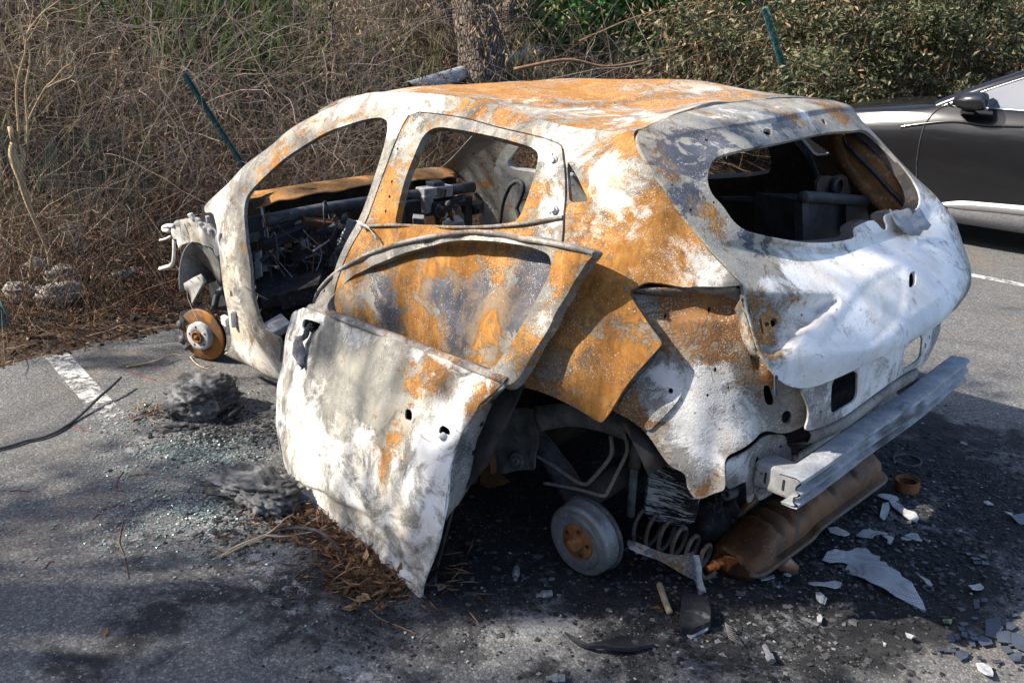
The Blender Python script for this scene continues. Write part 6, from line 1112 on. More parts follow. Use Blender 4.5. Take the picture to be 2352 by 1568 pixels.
scatter('ash_crumbs', 480, pixel_cloud([(1900,1350,.22,2),(2050,1200,.2,2),(1650,1380,.2,2),(1200,1420,.3,2),(1450,1360,.2,1),(560,960,.15,1),(1900,1180,.2,1),(1800,1480,.3,1),(2150,1130,.3,1),(900,1500,.2,1),(1250,1250,.3,.7),(540,940,.12,.6)]), M_ASHC, (.003,.012), 3)
M_CHARC = var_mat('char crumbs', [(.006,.006,.007),(.014,.014,.015),(.03,.03,.031),(.07,.07,.072),(.012,.012,.012),(.16,.16,.165)], .95)
scatter('char_crumbs', 5200, pixel_cloud([(2050,1180,.28,3),(1950,1280,.22,3),(2150,1080,.25,2.5),(1750,1320,.2,2),(2200,1250,.25,2),(1850,1420,.25,2),(1600,1420,.2,1.5),(1450,1330,.2,1.5),(1200,1250,.3,2),(600,985,.10,1.2),(460,1000,.12,1.2),(640,1180,.10,1.2),(560,1200,.12,1.2)]), M_CHARC, (.005,.022), 4, flat=.3)
M_LEAF = var_mat('dry leaves', [(.13,.065,.03),(.24,.13,.055),(.34,.20,.095),(.20,.10,.045),(.42,.28,.15)], .75, .25)
def leaves(name, P, L, W, seed, mat, kind='stuff', up=.5, curl=.3, label=None, dirs=None, parent=None, loc=None, split=False):
    """small folded leaf blades"""
    r_ = np.random.default_rng(seed); n = len(P); l = r_.uniform(*L, n); w_ = l*r_.uniform(*W, n)
    d = r_.normal(size=(n, 3)) if dirs is None else dirs+.35*r_.normal(size=(n, 3)); d[:, 2] *= up; d /= np.linalg.norm(d, axis=1)[:, None]+1e-9
    s = np.cross(d, r_.normal(size=(n, 3))*np.array([1-up*.6, 1-up*.6, 1])+np.array([0,0,1.2*(1-up)])); s /= np.linalg.norm(s, axis=1)[:, None]+1e-9; u = np.cross(s, d)
    P = np.asarray(P); c = curl*l
    V = np.stack([P, P+d*(l*.4)[:, None]+s*(w_*.5)[:, None]+u*(c*.15)[:, None], P+d*(l*.45)[:, None]-u*(c*.1)[:, None], P+d*(l*.4)[:, None]-s*(w_*.5)[:, None]+u*(c*.15)[:, None], P+d*l[:, None]+u*(c*r_.uniform(-.6,.6,n))[:, None]], 1).reshape(-1, 3)
    Fb = np.array([[0,1,2],[0,2,3],[1,4,2],[2,4,3]]); Fc = (Fb[None]+5*np.arange(n)[:, None, None]).reshape(-1, 3)
    o = obj(name, V, Fc, mat, parent, False); a_ = o.data.attributes.new('tone', 'FLOAT', 'POINT'); a_.data.foreach_set('value', np.repeat(r_.uniform(0, 1, n), 5))
    if kind: tag(o, label, None, None, kind)
    return o
def pile(spots, n, zmax, seed):
    r_ = np.random.default_rng(seed); P = pixel_cloud(spots)(r_, n); P[:, 2] = .004+np.abs(r_.normal(size=len(P)))*zmax; return P
leaves('leaf_litter', pile([(870,1345,.055,3),(905,1350,.05,3),(880,1300,.06,2),(690,1180,.05,2),(650,1190,.06,1.2),(820,1290,.07,2),(760,1240,.07,1.5),(610,1170,.05,.6),(490,1190,.04,.4),(350,945,.04,.6)], 330, .011, 11), (.02,.058), (.28,.48), 12, M_LEAF, up=.35)
nd = pile([(800,1280,.06,3),(850,1310,.06,3),(760,1240,.06,2),(820,1340,.06,2),(730,1220,.06,1.5),(690,1200,.06,1),(900,1350,.04,1),(560,1215,.12,.6),(1050,1340,.10,.4),(350,950,.05,.8),(1000,1330,.05,.6)], 1300, .009, 13)
leaves('needle_litter', nd, (.03,.10), (.02,.035), 14, var_mat('dry needles', [(.09,.045,.025),(.18,.095,.05),(.13,.065,.035),(.28,.18,.10)], .85), up=.18)
for i, (u, v, d_, L_, lb) in enumerate([(692,1375,(.5,1,.1),.05,'single tan leaf on the foreground asphalt left of the door tip'),(238,1465,(1,-.6,.1),.045,'small orange leaf on the foreground asphalt'),(283,1028,(1,-.9,.15),.05,'curled brown leaf near the faded parking line'),(1607,1210,(.3,-1,.1),.05,'brown leaf beside the heat shield'),(1520,1400,(1,.6,.2),.04,'rust coloured leaf in front of the brake drum'),(1640,1480,(1,-.2,.1),.06,'orange brown leaf beside the wire spiral'),(1950,1150,(.7,.7,.1),.05,'small red brown leaf under the muffler')]):
    tag(leaves('fallen_leaf', np.array([at(u, v)+(0,0,.006)]), (L_, L_*1.01), (.4,.45), 400+i, M_LEAF, None, .12, .3, dirs=np.array([d_], float)), lb, 'leaf')
tag(leaves('green_leaf', np.array([at(2165,1435)+(0,0,.006)]), (.05,.051), (.5,.55), 420, stick_mat('yellow green leaf', (.22,.30,.06), (.15,.24,.05)), None, .12, .2, dirs=np.array([(.3,-1,.1)])), 'single yellow green leaf beside the broken glass', 'leaf')
# ------------------------------------------------------------------ the parked dark car
SUV = empty('parked_car', (.65, -6.4, 0), 'dark grey parked car with black wing mirror and bright sill strip, beyond the wreck', 'car')
y0 = -5.5
def zE(a, b): return 1950+.2857*a, 126.3+.2857*b
SX = [2.95,2.85,2.6,2.2,1.7,1.3,.9,.4,-.4,-1.1,-1.45,-1.6]
SP = {2.95:[(-.45,.25),(-.43,.40),(-.42,.55),(-.42,.68),(-.44,.74),(-.48,.78),(-.55,.81),(-.7,.84),(-.92,.86)],
 2.85:[(-.28,.22),(-.25,.34),(-.23,.5),(-.22,.70),(-.23,.82),(-.27,.88),(-.34,.92),(-.55,.95),(-.92,.97)],
 2.6:[(-.12,.22),(-.08,.34),(-.06,.5),(-.05,.74),(-.06,.88),(-.11,.97),(-.17,1.02),(-.4,1.06),(-.92,1.08)],
 2.2:[(-.05,.22),(-.01,.34),(.015,.5),(.02,.76),(.005,.93),(-.05,1.05),(-.12,1.11),(-.38,1.15),(-.92,1.18)],
 1.7:[(-.05,.22),(0,.34),(.02,.5),(.03,.77),(.015,.95),(-.035,1.09),(-.10,1.165),(-.36,1.21),(-.92,1.24)]}
mid = [(-.05,.22),(0,.34),(.02,.5),(.03,.77),(.02,.96),(-.02,1.10),(-.075,1.20),(-.10,1.215),(-.12,1.22)]
for x in (1.3,.9,.4,-.4,-1.1): SP[x] = mid
SP[-1.45] = [(-.12,.30),(-.08,.4),(-.06,.55),(-.05,.77),(-.06,.96),(-.09,1.10),(-.13,1.18),(-.15,1.20),(-.17,1.21)]
SP[-1.6] = [(-.35,.35),(-.32,.45),(-.31,.6),(-.30,.77),(-.31,.95),(-.33,1.08),(-.35,1.15),(-.36,1.17),(-.38,1.18)]
V_ = Surf([[(x, y0+y, z) for y, z in SP[x]] for x in SX], .4, .15, 8)
T = NT('dark grey car paint'); T.b.inputs['Coat Weight'].default_value = .22; T.b.inputs['Coat Roughness'].default_value = .04; n_ = T.noise(3, 3); M_PAINTC = T.out(T.mix(T.noise(400, 2), (.005,.005,.0058), (.011,.0108,.012)), T.math('ADD', .14, T.math('MULTIPLY', n_, .08)), .0)
T = NT('car window glass'); M_GLASS = T.out((.02,.026,.03), .02, 0, 1.0); T.b.inputs['IOR'].default_value = 1.9
T = NT('bright trim'); M_TRIM = T.out((.72,.72,.73), .30, .9); M_TYRE = grime('tyre rubber', (.02,.02,.021), (.035,.035,.036), None, 30, .8); M_CLAD = grime('grey plastic cladding', (.10,.10,.105), (.14,.14,.145), None, 50, .6)
wc_ = np.array([1.98, y0-.12, .345])
arch = [(wc_[0]+.40*math.cos(t), y0, .345+.40*math.sin(t)) for t in np.linspace(PI, 0, 22)]
rarch = [(-.72+.40*math.cos(t), y0, .345+.40*math.sin(t)) for t in np.linspace(PI, 0, 22)]
so_ = [('s',11,.2),('s',11,6),('s',10,8),('s',9,8),('s',7,8),('s',6,8),('s',5,8),('s',4.6,8),('s',4,8),('s',3,8),('s',2,8),('s',1,8),('s',0,8),('s',0,4),('s',0,.1),('s',1,.1),('s',2,.1)]+arch[::-1]+[(1.55,y0,.22),(.5,y0,.22),(-.3,y0,.22)]+rarch[::-1]+[('s',10,.1)]
o = sheet('body', V_, so_, [], M_PAINTC, SUV, t=.02, step=.035, sm=1)
gd = spline([V_.pt(*zE(a, b))+np.array([0,.004,0]) for a, b in [(790,395),(735,425),(700,450),(660,490),(630,530),(608,565),(590,620),(572,690),(555,790),(545,880),(540,1000)]]+[np.array([1.43,y0+.03,.50]), np.array([1.42,y0+.02,.40])], 40)
g = Geo(); g.tube(gd, .006, 6); g.build('door_gap', M_BLACKPL, o)
cr_ = spline([V_.pt(*zE(a, b))+np.array([0,.002,0]) for a, b in [(420,585),(520,570),(605,560),(760,545),(900,545),(1100,575),(1250,578),(1400,582)]], 30)
g = Geo(); g.loft([cr_+(0,.0,.018), cr_+(0,.012,.004), cr_+(0,-.002,-.016)]); g.build('crease_line', M_PAINTC, o)
tp = spline([V_.pt(*zE(a, b)) for a, b in [(745,1186),(915,1173),(1150,1190),(1407,1211),(1600,1228)]], 24)+(0,.010,0); bt = spline([V_.pt(*zE(a, b)) for a, b in [(800,1225),(950,1245),(1150,1262),(1407,1290),(1600,1312)]], 24)+(0,.016,0)
ext = np.array([1.46,y0+.03,.45]); g = Geo(); g.loft([tp-(0,.012,0), tp, bt, bt-(0,.012,0)]); g.build('sill_strip', M_TRIM, SUV)
g = Geo(); b3 = bt+(0,-.004,-.004); b4 = np.array([(p[0], y0-.005, .27) for p in bt]); b5 = b4+(0,-.05,-.05); g.loft([b3, .5*b3+.5*b4+(0,.012,0), b4, b5]); g.build('sill_cladding', M_CLAD, SUV)
for c_ in ([arch, .0], [rarch, .0]):
    A_ = np.array(c_[0]); cen = np.array([A_[:, 0].mean(), y0, .345]); D_ = A_-cen; D_ /= np.linalg.norm(D_, axis=1)[:, None]
    yy = np.array([V_.ev(*[np.array([q]) for q in near(V_, p)])[0][1] for p in A_]); A_[:, 1] = yy
    g = Geo(); g.loft([A_+D_*.05+(0,.006,0), A_+D_*.045+(0,.016,0), A_+(0,.018,0), A_-D_*.012+(0,-.01,0), A_-D_*.012-(0,.10,0)]); g.build('arch_cladding', M_CLAD, SUV)
for wx in (1.98,-.72):
    for yy, sgn in ((y0-.10, 1), (y0-1.72, -1)):
        w_ = Geo().lathe([(.20,.0),(.235,.012),(.30,.018),(.335,.0),(.345,-.03),(.345,-.17),(.33,-.2),(.2,-.2)], (wx,yy,.345), (0,sgn,0), 48).build('wheel', M_TYRE, SUV)
        Geo().lathe([(0,.0),(.05,.0),(.06,-.02),(.19,-.01),(.205,.004),(.21,-.02)], (wx,yy,.345), (0,sgn,0), 40).build('rim', M_CLAD, w_)
# greenhouse: glass, pillars, roof
bl0 = [(1.30,-.10,1.215),(.9,-.115,1.22),(.2,-.12,1.22),(-.6,-.12,1.225),(-1.15,-.15,1.235)]
rf0 = [(.62,-.26,1.545),(.35,-.29,1.60),(-.1,-.31,1.635),(-.7,-.32,1.63),(-1.15,-.34,1.58)]
bl1 = spline([(x, y0+y, z) for x, y, z in bl0], 30); rf1 = spline([(x, y0+y, z) for x, y, z in rf0], 30)
g = Geo(); g.loft([bl1, .5*bl1+.5*rf1+(0,.02,0), rf1]); g.build('side_window', M_GLASS, SUV)
ap = np.array([.5*a+.5*b for a, b in zip(bl1[:1], rf1[:1])])
a0, a1 = np.array([1.36, y0-.105, 1.215]), np.array([.60, y0-.262, 1.555])
pl = spline([a0, .5*a0+.5*a1+(0,.012,.012), a1, rf1[8]+(0,0,.012), rf1[16]+(0,0,.012), rf1[29]+(0,0,.01)], 40)
g = Geo(); g.loft([pl+(-.03,.012,-.02), pl+(0,.012,0), pl+(.02,-.02,.022), pl+(.03,-.06,.03)]); g.build('window_frame', M_PAINTC, SUV)
g = Geo(); e = pl+(-.034,.014,-.022); g.tube(e[:30], .007, 6); g.build('window_trim', M_TRIM, SUV)
g = Geo(); e = bl1+(0,.012,-.004); g.tube(e, .007, 6); g.build('window_trim', M_TRIM, SUV)
ww = [[(1.40-.06*abs(k)**2-.78*t, y0-.105-.165*t+(-.82+.165*t)*(1-k)*1.0, 1.225+.345*t+.03*t*(1-abs(k))) for k in np.linspace(1, -1, 13)] for t in np.linspace(0, 1, 8)]
g = Geo(); g.loft(ww); g.build('windscreen', M_GLASS, SUV)
rr_ = [[(.62-t*1.8, y0-.27-.03*math.sin(t*PI)-(1.30)*k, 1.565+.07*math.sin(min(1, t*1.3)*PI/1.6)+.02*math.sin(k*PI)) for k in np.linspace(0, 1, 9)] for t in np.linspace(0, 1, 12)]
g = Geo(); g.loft(rr_); g.build('roof', M_PAINTC, SUV)
o2 = sheet('body_side', V_, so_, [], M_PAINTC, SUV, t=.02, step=.08, sm=1)
M2 = np.array([[v.co.x, 2*(y0-.92)-v.co.y, v.co.z] for v in o2.data.vertices])
me = o2.data
for v, q in zip(me.vertices, M2): v.co = q
me.flip_normals()
g = Geo(); bl2 = bl1*np.array([1,-1,1])+(0,2*(y0-.92),0); rf2 = rf1*np.array([1,-1,1])+(0,2*(y0-.92),0); g.loft([bl2, rf2]); g.build('side_window', M_GLASS, SUV)
g = Geo(); g.loft([[(-1.15,y0-.15-1.54*k,1.235) for k in (0,.5,1)],[(-1.15,y0-.34-1.16*k,1.6) for k in (0,.5,1)]]); g.loft([[(-1.45,y0-.15-1.54*k,1.2) for k in (0,.5,1)],[(-1.15,y0-.15-1.54*k,1.237) for k in (0,.5,1)]]); g.build('tail', M_PAINTC, SUV)
Geo().box((.6,y0-.92,.42),(4.2,1.5,.25)).build('underbody', M_SOOT_SHADE, SUV, False)
Geo().box((-.1,y0-.92,.9),(1.6,1.4,.5)).build('cabin', M_SOOT_SHADE, SUV, False)
# mirror
mc = at(*zE(965,385), 'y', y0+.10); rows = []
sh = [(0,.00,.0),(.06,.5,.45),(.2,.78,.72),(.45,1.0,.95),(.7,1.0,1.0),(.88,.92,.95),(.95,.86,.9),(1.0,.7,.74)]
ML = .27
for t, ry_, rz_ in sh:
    rows.append([(mc[0]+ML*(.5-t), mc[1]+.085*ry_*math.cos(a), mc[2]+.085*rz_*math.sin(a)*(1 if math.sin(a) > 0 else .85)+.012*t) for a in np.linspace(0, 2*PI, 20, endpoint=False)])
g = Geo(); g.loft(rows, True); g.add(np.array(rows[-1]), [list(range(20))]); MR = g.build('wing_mirror', M_PAINTC, SUV)
T = NT('glossy black plastic'); M_GBLK = T.out((.012,.012,.015), .15, 0, .6); MR.data.materials[0] = M_GBLK
g = Geo(); g.loft([[mc+(.06,-.02,-.06), mc+(-.05,-.02,-.06)],[mc+(.10,-.16,-.085), mc+(-.06,-.16,-.10)]]); o = g.build('mirror_arm', M_GBLK, MR, False); o.modifiers.new('s','SOLIDIFY').thickness = .03
e = [at(*zE(a, b), 'x', mc[0]-ML*.5-.012) for a, b in [(1118,360),(1160,345),(1205,375),(1245,410),(1240,440),(1190,455),(1120,450)]]
Geo().add(e, [list(range(7))]).build('mirror_housing', M_GBLK, MR, False)
e = [at(*zE(a, b), 'x', mc[0]-ML*.5-.016) for a, b in [(1196,395),(1225,408),(1240,425),(1232,438),(1196,446)]]
T = NT('mirror glass'); M_MIR = T.out((.8,.85,.88), .03, 1.0); Geo().add(e, [list(range(5))]).build('mirror_glass', M_MIR, MR, False)
# ------------------------------------------------------------------ bank: dead brambles, hedge, trunks, fence
def bank_hit(u, v, lift=0.0):
    d = ray(u, v); t = np.arange(2.5, 60, .02); P = EYE+t[:, None]*d; k = np.argmax(P[:, 2] < bank_h(P[:, 0], P[:, 1])+lift); return P[k]
def zL(a, b): return .4759*a, .4759*b
def stems(name, B, Dr, L, Rd, mat, seed, segs=7, sides=3, curve=.5, droop=.3, wig=.05, tone=None, kind=None, label=None, cat=None, parent=None, taper=.35):
    r_ = np.random.default_rng(seed); n = len(B); t = np.linspace(0, 1, segs+1)
    Dr = Dr/(np.linalg.norm(Dr, axis=1)[:, None]+1e-9); cv = r_.normal(size=(n, 3))*curve; cv[:, 2] -= droop
    P = B[:, None]+L[:, None, None]*(Dr[:, None]*t[None, :, None]+cv[:, None]*(t**2)[None, :, None]*.6)
    P += r_.normal(size=P.shape)*wig*L[:, None, None]*t[None, :, None]
    tg = np.gradient(P, axis=1); tg /= np.linalg.norm(tg, axis=2)[..., None]+1e-9
    a = np.where(np.abs(tg[..., 2:3]) < .9, np.array([0, 0, 1.]), np.array([1., 0, 0])); u = np.cross(tg, a); u /= np.linalg.norm(u, axis=2)[..., None]+1e-9; w_ = np.cross(tg, u)
    R_ = Rd[:, None]*(1-(1-taper)*t)[None]
    V = np.stack([P+R_[..., None]*(math.cos(2*PI*k/sides)*u+math.sin(2*PI*k/sides)*w_) for k in range(sides)], 2)
    i, j, k = np.meshgrid(np.arange(n), np.arange(segs), np.arange(sides), indexing='ij'); b = i*(segs+1)*sides+j*sides; k2 = (k+1) % sides
    Fc = np.stack([b+k, b+k2, b+sides+k2, b+sides+k], -1).reshape(-1, 4)
    o = obj(name, V.reshape(-1, 3), Fc, mat, parent, True)
    tn = r_.uniform(0, 1, n) if tone is None else tone; at2 = o.data.attributes.new('tone', 'FLOAT', 'POINT'); at2.data.foreach_set('value', np.repeat(tn, (segs+1)*sides))
    if label or kind: tag(o, label, cat, None, kind)
    return o, P
def onbank(x, y, up=0.0): return np.column_stack([x, y, bank_h(x, y)+up])
M_BRAM = var_mat('dead bramble stems', [(.075,.042,.026),(.14,.088,.058),(.21,.15,.115),(.30,.245,.20),(.15,.10,.07),(.38,.32,.265)], .85)
M_BRAMD = var_mat('brown weed stems', [(.07,.034,.018),(.16,.078,.04),(.11,.06,.033),(.24,.155,.10)], .85)
M_BLADE = var_mat('grass blades', [(.12,.105,.055),(.06,.085,.025),(.26,.21,.13),(.085,.11,.035),(.32,.27,.18),(.045,.07,.02)], .75, .3)
M_IVY = var_mat('ivy leaves', [(.028,.075,.014),(.055,.15,.022),(.09,.22,.035),(.04,.10,.02),(.12,.26,.05)], .45, .35, .4)
M_OLIVE = var_mat('olive hedge leaves', [(.02,.03,.012),(.06,.078,.03),(.13,.135,.065),(.032,.046,.02),(.20,.175,.10),(.085,.105,.042)], .6, .3, .35)
M_TAN = var_mat('tan dead leaves', [(.20,.125,.065),(.33,.225,.125),(.42,.31,.19),(.15,.09,.045)], .75, .3)
M_DEADL = var_mat('brown dead leaves', [(.05,.025,.013),(.11,.055,.026),(.18,.10,.05),(.07,.036,.018)], .8, .2)
rg = np.random.default_rng(500)
def ywin(x, lo, hi, n): return rg.uniform(lo, hi, n)
def zone(n, x0, x1, ya, yb, pw=1.0):
    x = x0+(x1-x0)*rg.uniform(0, 1, n)**pw; lim = 2.9-.27*(x+1.6); y = ya+(np.minimum(yb, lim)-ya)*rg.uniform(0, 1, n); return x, y
def clear_view(x, y, near_=.45):
    """no brambles between the camera and the big trunk"""
    t_ = (5.6-EYE[0])/(TBX[0]-EYE[0]); dx, dy = TBX[0]-EYE[0], TBX[1]-EYE[1]; L_ = math.hypot(dx, dy); px_, py_ = x-EYE[0], y-EYE[1]; along = (px_*dx+py_*dy)/L_; off = np.abs(px_*dy-py_*dx)/L_
    return ~((along < L_+.15) & (off < near_*along/L_))
TBX = bank_hit(1112, 192)
def rdir(n, up=.8, sx=0.0, sy=0.0): d = rg.normal(size=(n, 3)); d[:, 2] = np.abs(d[:, 2])*up+.15; d[:, 0] += sx; d[:, 1] += sy; return d
# tangled pale stems
x, y = zone(6200, 3.75, 8.5, -5.6, 2.2); k_ = clear_view(x, y, 1.15); x, y = x[k_], y[k_]; B = onbank(x, y, rg.uniform(-.05, .45, len(x))); stems('bramble_thicket', B, rdir(len(x), .9), rg.uniform(.35, 1.15, len(x)), rg.uniform(.0011, .0029, len(x)), M_BRAM, 501, 7, 3, .8, .35, .03, kind='stuff', label='tangle of dead grey brown bramble stems on the bank')
x, y = zone(720, 4.2, 7.2, -4.4, .6); k_ = clear_view(x, y, 1.5); x, y = x[k_], y[k_]; B = onbank(x, y, rg.uniform(.2, .9, len(x))); stems('bramble_canes', B, rdir(len(x), .8), rg.uniform(.5, 1.5, len(x)), rg.uniform(.002, .0047, len(x)), M_BRAM, 502, 12, 5, 1.3, .75, .03, tone=rg.uniform(.3, .9, len(x)), kind='stuff', label='pale arching bramble canes above the wreck')
x, y = zone(2600, 3.45, 4.7, -3.2, 2.0, .8); B = onbank(x, y); stems('weed_stems', B, rdir(len(x), 1.6), rg.uniform(.25, .85, len(x)), rg.uniform(.0015, .0032, len(x)), M_BRAMD, 503, 6, 3, .4, .1, .03, kind='stuff', label='brown upright dead weeds at the foot of the bank')
def blades(name, P, L, seed, mat, label, lean=.5):
    r_ = np.random.default_rng(seed); n = len(P); l = r_.uniform(*L, n); a = r_.uniform(0, 2*PI, n); w_ = l*r_.uniform(.018, .035, n); s = np.stack([np.cos(a), np.sin(a), 0*a], 1); ln = np.stack([-np.sin(a), np.cos(a), 0*a], 1)*lean*r_.uniform(.2, 1.3, n)[:, None]
    rows = []
    for t, ww in ((0,1),(.4,.9),(.75,.6),(1,.05)):
        c = P+np.stack([0*a,0*a,l*(t-.28*t*t*lean)], 1)+ln*(l*t*t)[:, None]; rows += [c-s*(w_*ww)[:, None], c+s*(w_*ww)[:, None]]
    V = np.stack(rows, 1).reshape(-1, 3); Fb = np.array([[0,1,3,2],[2,3,5,4],[4,5,7,6]]); Fc = (Fb[None]+8*np.arange(n)[:, None, None]).reshape(-1, 4)
    o = obj(name, V, Fc, mat, None, True); a_ = o.data.attributes.new('tone', 'FLOAT', 'POINT'); a_.data.foreach_set('value', np.repeat(r_.uniform(0, 1, n), 8)); return tag(o, label, None, None, 'stuff')
x, y = zone(9000, 4.4, 9.5, -9, 2.2); k_ = clear_view(x, y, .5); x, y = x[k_], y[k_]; blades('bank_grass', onbank(x, y), (.12, .42), 504, M_BLADE, 'dry tan and green grass on the bank')
pc = bank_hit(470, 75); n = 2600; x = pc[0]+rg.normal(0, .55, n); y = pc[1]+rg.normal(0, .55, n); blades('green_grass', onbank(x, y, .12), (.3, .75), 505, var_mat('green grass', [(.03,.065,.014),(.055,.11,.022),(.09,.14,.035),(.14,.15,.06)], .7, .3), 'fresh green grass patch high on the left bank', .4)
x, y = zone(9500, 3.5, 6.2, -4.2, 2.0, 1.1); P = onbank(x, y, rg.uniform(0, 1, len(x))**2*.55); leaves('dead_leaves', P, (.025, .06), (.35, .6), 506, M_DEADL, up=.7)
x, y = zone(800, 3.22, 3.7, -3.5, 2.0); leaves('soil_litter', onbank(x, y, .012), (.02, .06), (.15, .5), 507, M_LEAF, up=.25)
x, y = zone(900, 3.22, 3.8, -3.5, 2.0); scatter('soil_clods', 900, lambda r_, n: onbank(x, y, .005), M_CHIP, (.006, .03), 508)
# soil at the edge strewn with thin sticks
x, y = zone(240, 3.25, 3.8, -2.5, 1.8); B = onbank(x, y, .01); d = rdir(len(x), .05); stems('fallen_stems', B, d, rg.uniform(.1, .45, len(x)), rg.uniform(.0012, .003, len(x)), M_BRAM, 509, 5, 3, .3, 0, .02, kind='stuff', label='fallen thin stems on the soil strip')

# ---- big trunk, second stem and grey pipe
T = NT('bark'); T.co = T.map((1, 1, .34)); v_ = T.voro(30, 'DISTANCE_TO_EDGE'); n_ = T.noise(14, 6, .65); T.co = T.tc.outputs['Object']
col = T.mix(T.step(v_, .02, .22), (.085,.068,.055), (.20,.17,.14)); col = T.mix(T.math('MULTIPLY', T.step(n_, .5, .7), .5), col, (.30,.26,.22)); T.bump(T.math('ADD', T.step(v_, 0, .25), T.math('MULTIPLY', n_, .4)), 1.0, .04); M_BARK = T.out(col, .95, spec=.1)
def trunk(g, pts, rad, seed, seg=22, rough=.05):
    P = spline(pts, 40); R_ = np.interp(np.linspace(0, 1, 40), np.linspace(0, 1, len(rad)), rad); tmp = Geo(); tmp.tube(P, R_, seg); V = tmp.v[0]; w_ = Wob(seed, .05, .4); c = np.repeat(P, seg, 0); V = c+(V-c)*(1+rough*w_(V*np.array([1,1,.3])))[:, None]; g.add(V, tmp.f); return g
tb = bank_hit(1112, 192); dist = np.linalg.norm(tb-EYE)
def atd(u, v, k=1.0): d = ray(u, v); return EYE+d*np.linalg.norm((tb-EYE)[:2])/np.linalg.norm(d[:2])*k
px = dist/PF
TREE = empty('tree', tuple(tb), 'large bark covered tree trunk behind the wreck roof', 'tree')
tpts = [atd(1116, 250), atd(1112, 192), atd(1104, 110), atd(1090, 30), atd(1078, -60), atd(1070, -300)]
g = Geo(); trunk(g, tpts, [px*60, px*52, px*50, px*48, px*46, px*40], 601); g.build('trunk', M_BARK, TREE)
g = Geo(); trunk(g, [atd(1085, 120), atd(1055, 80), atd(1025, 40), atd(1000, -10), atd(960, -120)], [px*16, px*15, px*13, px*12, px*10], 602, 14); g.build('limb', M_BARK, TREE)
rt = np.random.default_rng(61)
def branch(nm, pts, r0, r1, mat, par, seg=6):
    g = Geo(); P = spline(pts, 24); g.tube(P, np.linspace(r0, r1, 24), seg); g.build(nm, mat, par); return P
lp_, ld = [], []
def hang(P, n, sp=.10, arr=None):
    k = rt.integers(4, len(P), n); q = P[k]+rt.normal(size=(n, 3))*sp; d = rt.normal(size=(n, 3))*.5; d[:, 2] = -1; lp_.append(q); ld.append(d)
def sub(u0, v0, u1, v1, k0, k1, sag=.15):
    a, b = atd(u0, v0, k0), atd(u1, v1, k1); return [a, a*.6+b*.4+np.array([0,0,sag]), b]
for (u0, v0, u1, v1, k0, k1, n) in [(1090,30,1120,110,.97,.90,60),(1100,-20,1060,90,.97,.88,50),(1110,10,1180,150,.97,.86,60),(1120,-30,1250,90,.97,.9,70),(1130,-40,1330,60,.98,.92,60),(1060,-20,960,70,.97,.9,70),(1040,0,900,130,.97,.88,80),(1100,-60,1400,30,.98,.95,50),(1000,-30,880,60,.96,.86,60),(1090,60,1140,170,.96,.9,40)]:
    P = branch('branch', sub(u0, v0, u1, v1, k0, k1), .010, .003, M_BARK, TREE); hang(P, int(n*.6))
leaves('dead_foliage', np.concatenate(lp_), (.04, .10), (.22, .38), 603, M_TAN, None, .9, .35, dirs=np.concatenate(ld), parent=TREE)
for o in TREE.children:
    pass
st = empty('tree', tuple(atd(1160, 150, 1.12)), 'thin second trunk just right of the large trunk', 'tree')
g = Geo(); trunk(g, [atd(1160, 200, 1.12), atd(1152, 90, 1.12), atd(1165, 30, 1.12), atd(1195, -40, 1.12), atd(1230, -160, 1.12)], [px*20, px*18, px*17, px*15, px*12], 604, 14); g.build('trunk', M_BARK, st)
P = branch('branch', [atd(1165, 30, 1.12), atd(1230, 0, 1.1), atd(1300, -40, 1.08)], .03, .012, M_BARK, st, 8)
T = NT('grey drain pipe'); n_ = T.noise(6, 5); M_PIPE = T.out(T.mix(T.step(n_, .35, .65), (.25,.265,.29), (.36,.375,.40)), .7)
p0, p1 = bank_hit(938, 206, .08), bank_hit(1290, 100, .08); dr_ = (p1-p0)/np.linalg.norm(p1-p0)
g = Geo(); P = np.array([p0+(p1-p0)*t for t in np.linspace(0, 1.15, 24)]); rp = .085; g.tube(P, rp, 24, False); g.tube(P, rp*.9, 24, False); g.loft([g.v[0][:24], g.v[1][:24]], True); tag(g.build('drain_pipe', M_PIPE), 'grey plastic drain pipe lying on the bank behind the tree trunk', 'pipe')

# ---- dead sapling with hanging tan leaves, left of the tree
sb = bank_hit(770, 300); D2 = np.linalg.norm((sb-EYE)[:2])
def atk(u, v, k=1.0, Dd=None): d = ray(u, v); return EYE+d*(Dd or D2)/np.linalg.norm(d[:2])*k
SAP = empty('dead_sapling', tuple(sb), 'dead sapling with clusters of hanging tan leaves, left of the tree trunk', 'sapling')
g = Geo(); trunk(g, [atk(775, 310), atk(768, 230), atk(772, 120), atk(760, 40), atk(765, -80)], [.035,.03,.028,.024,.018], 611, 10); g.build('trunk', M_BARK, SAP)
lp_, ld = [], []
for (u0, v0, u1, v1, k1, n) in [(770,120,730,150,.97,34),(768,150,800,190,.96,34),(765,60,720,30,.98,30),(765,60,830,50,.97,34),(770,110,820,120,.95,40),(768,170,735,205,.97,30),(762,20,700,-10,.98,20),(765,10,870,20,.95,30),(768,90,700,80,.97,20),(768,40,860,90,.95,36)]:
    a, b = atk(u0, v0), atk(u1, v1, k1); P = branch('branch', [a, .5*a+.5*b+np.array([0,0,.06]), b], .007, .002, M_BARK, SAP, 5); hang(P, n, .06)
leaves('dead_foliage', np.concatenate(lp_), (.03, .075), (.25, .4), 612, M_TAN, None, .9, .35, dirs=np.concatenate(ld), parent=SAP)
r_ = np.random.default_rng(62)
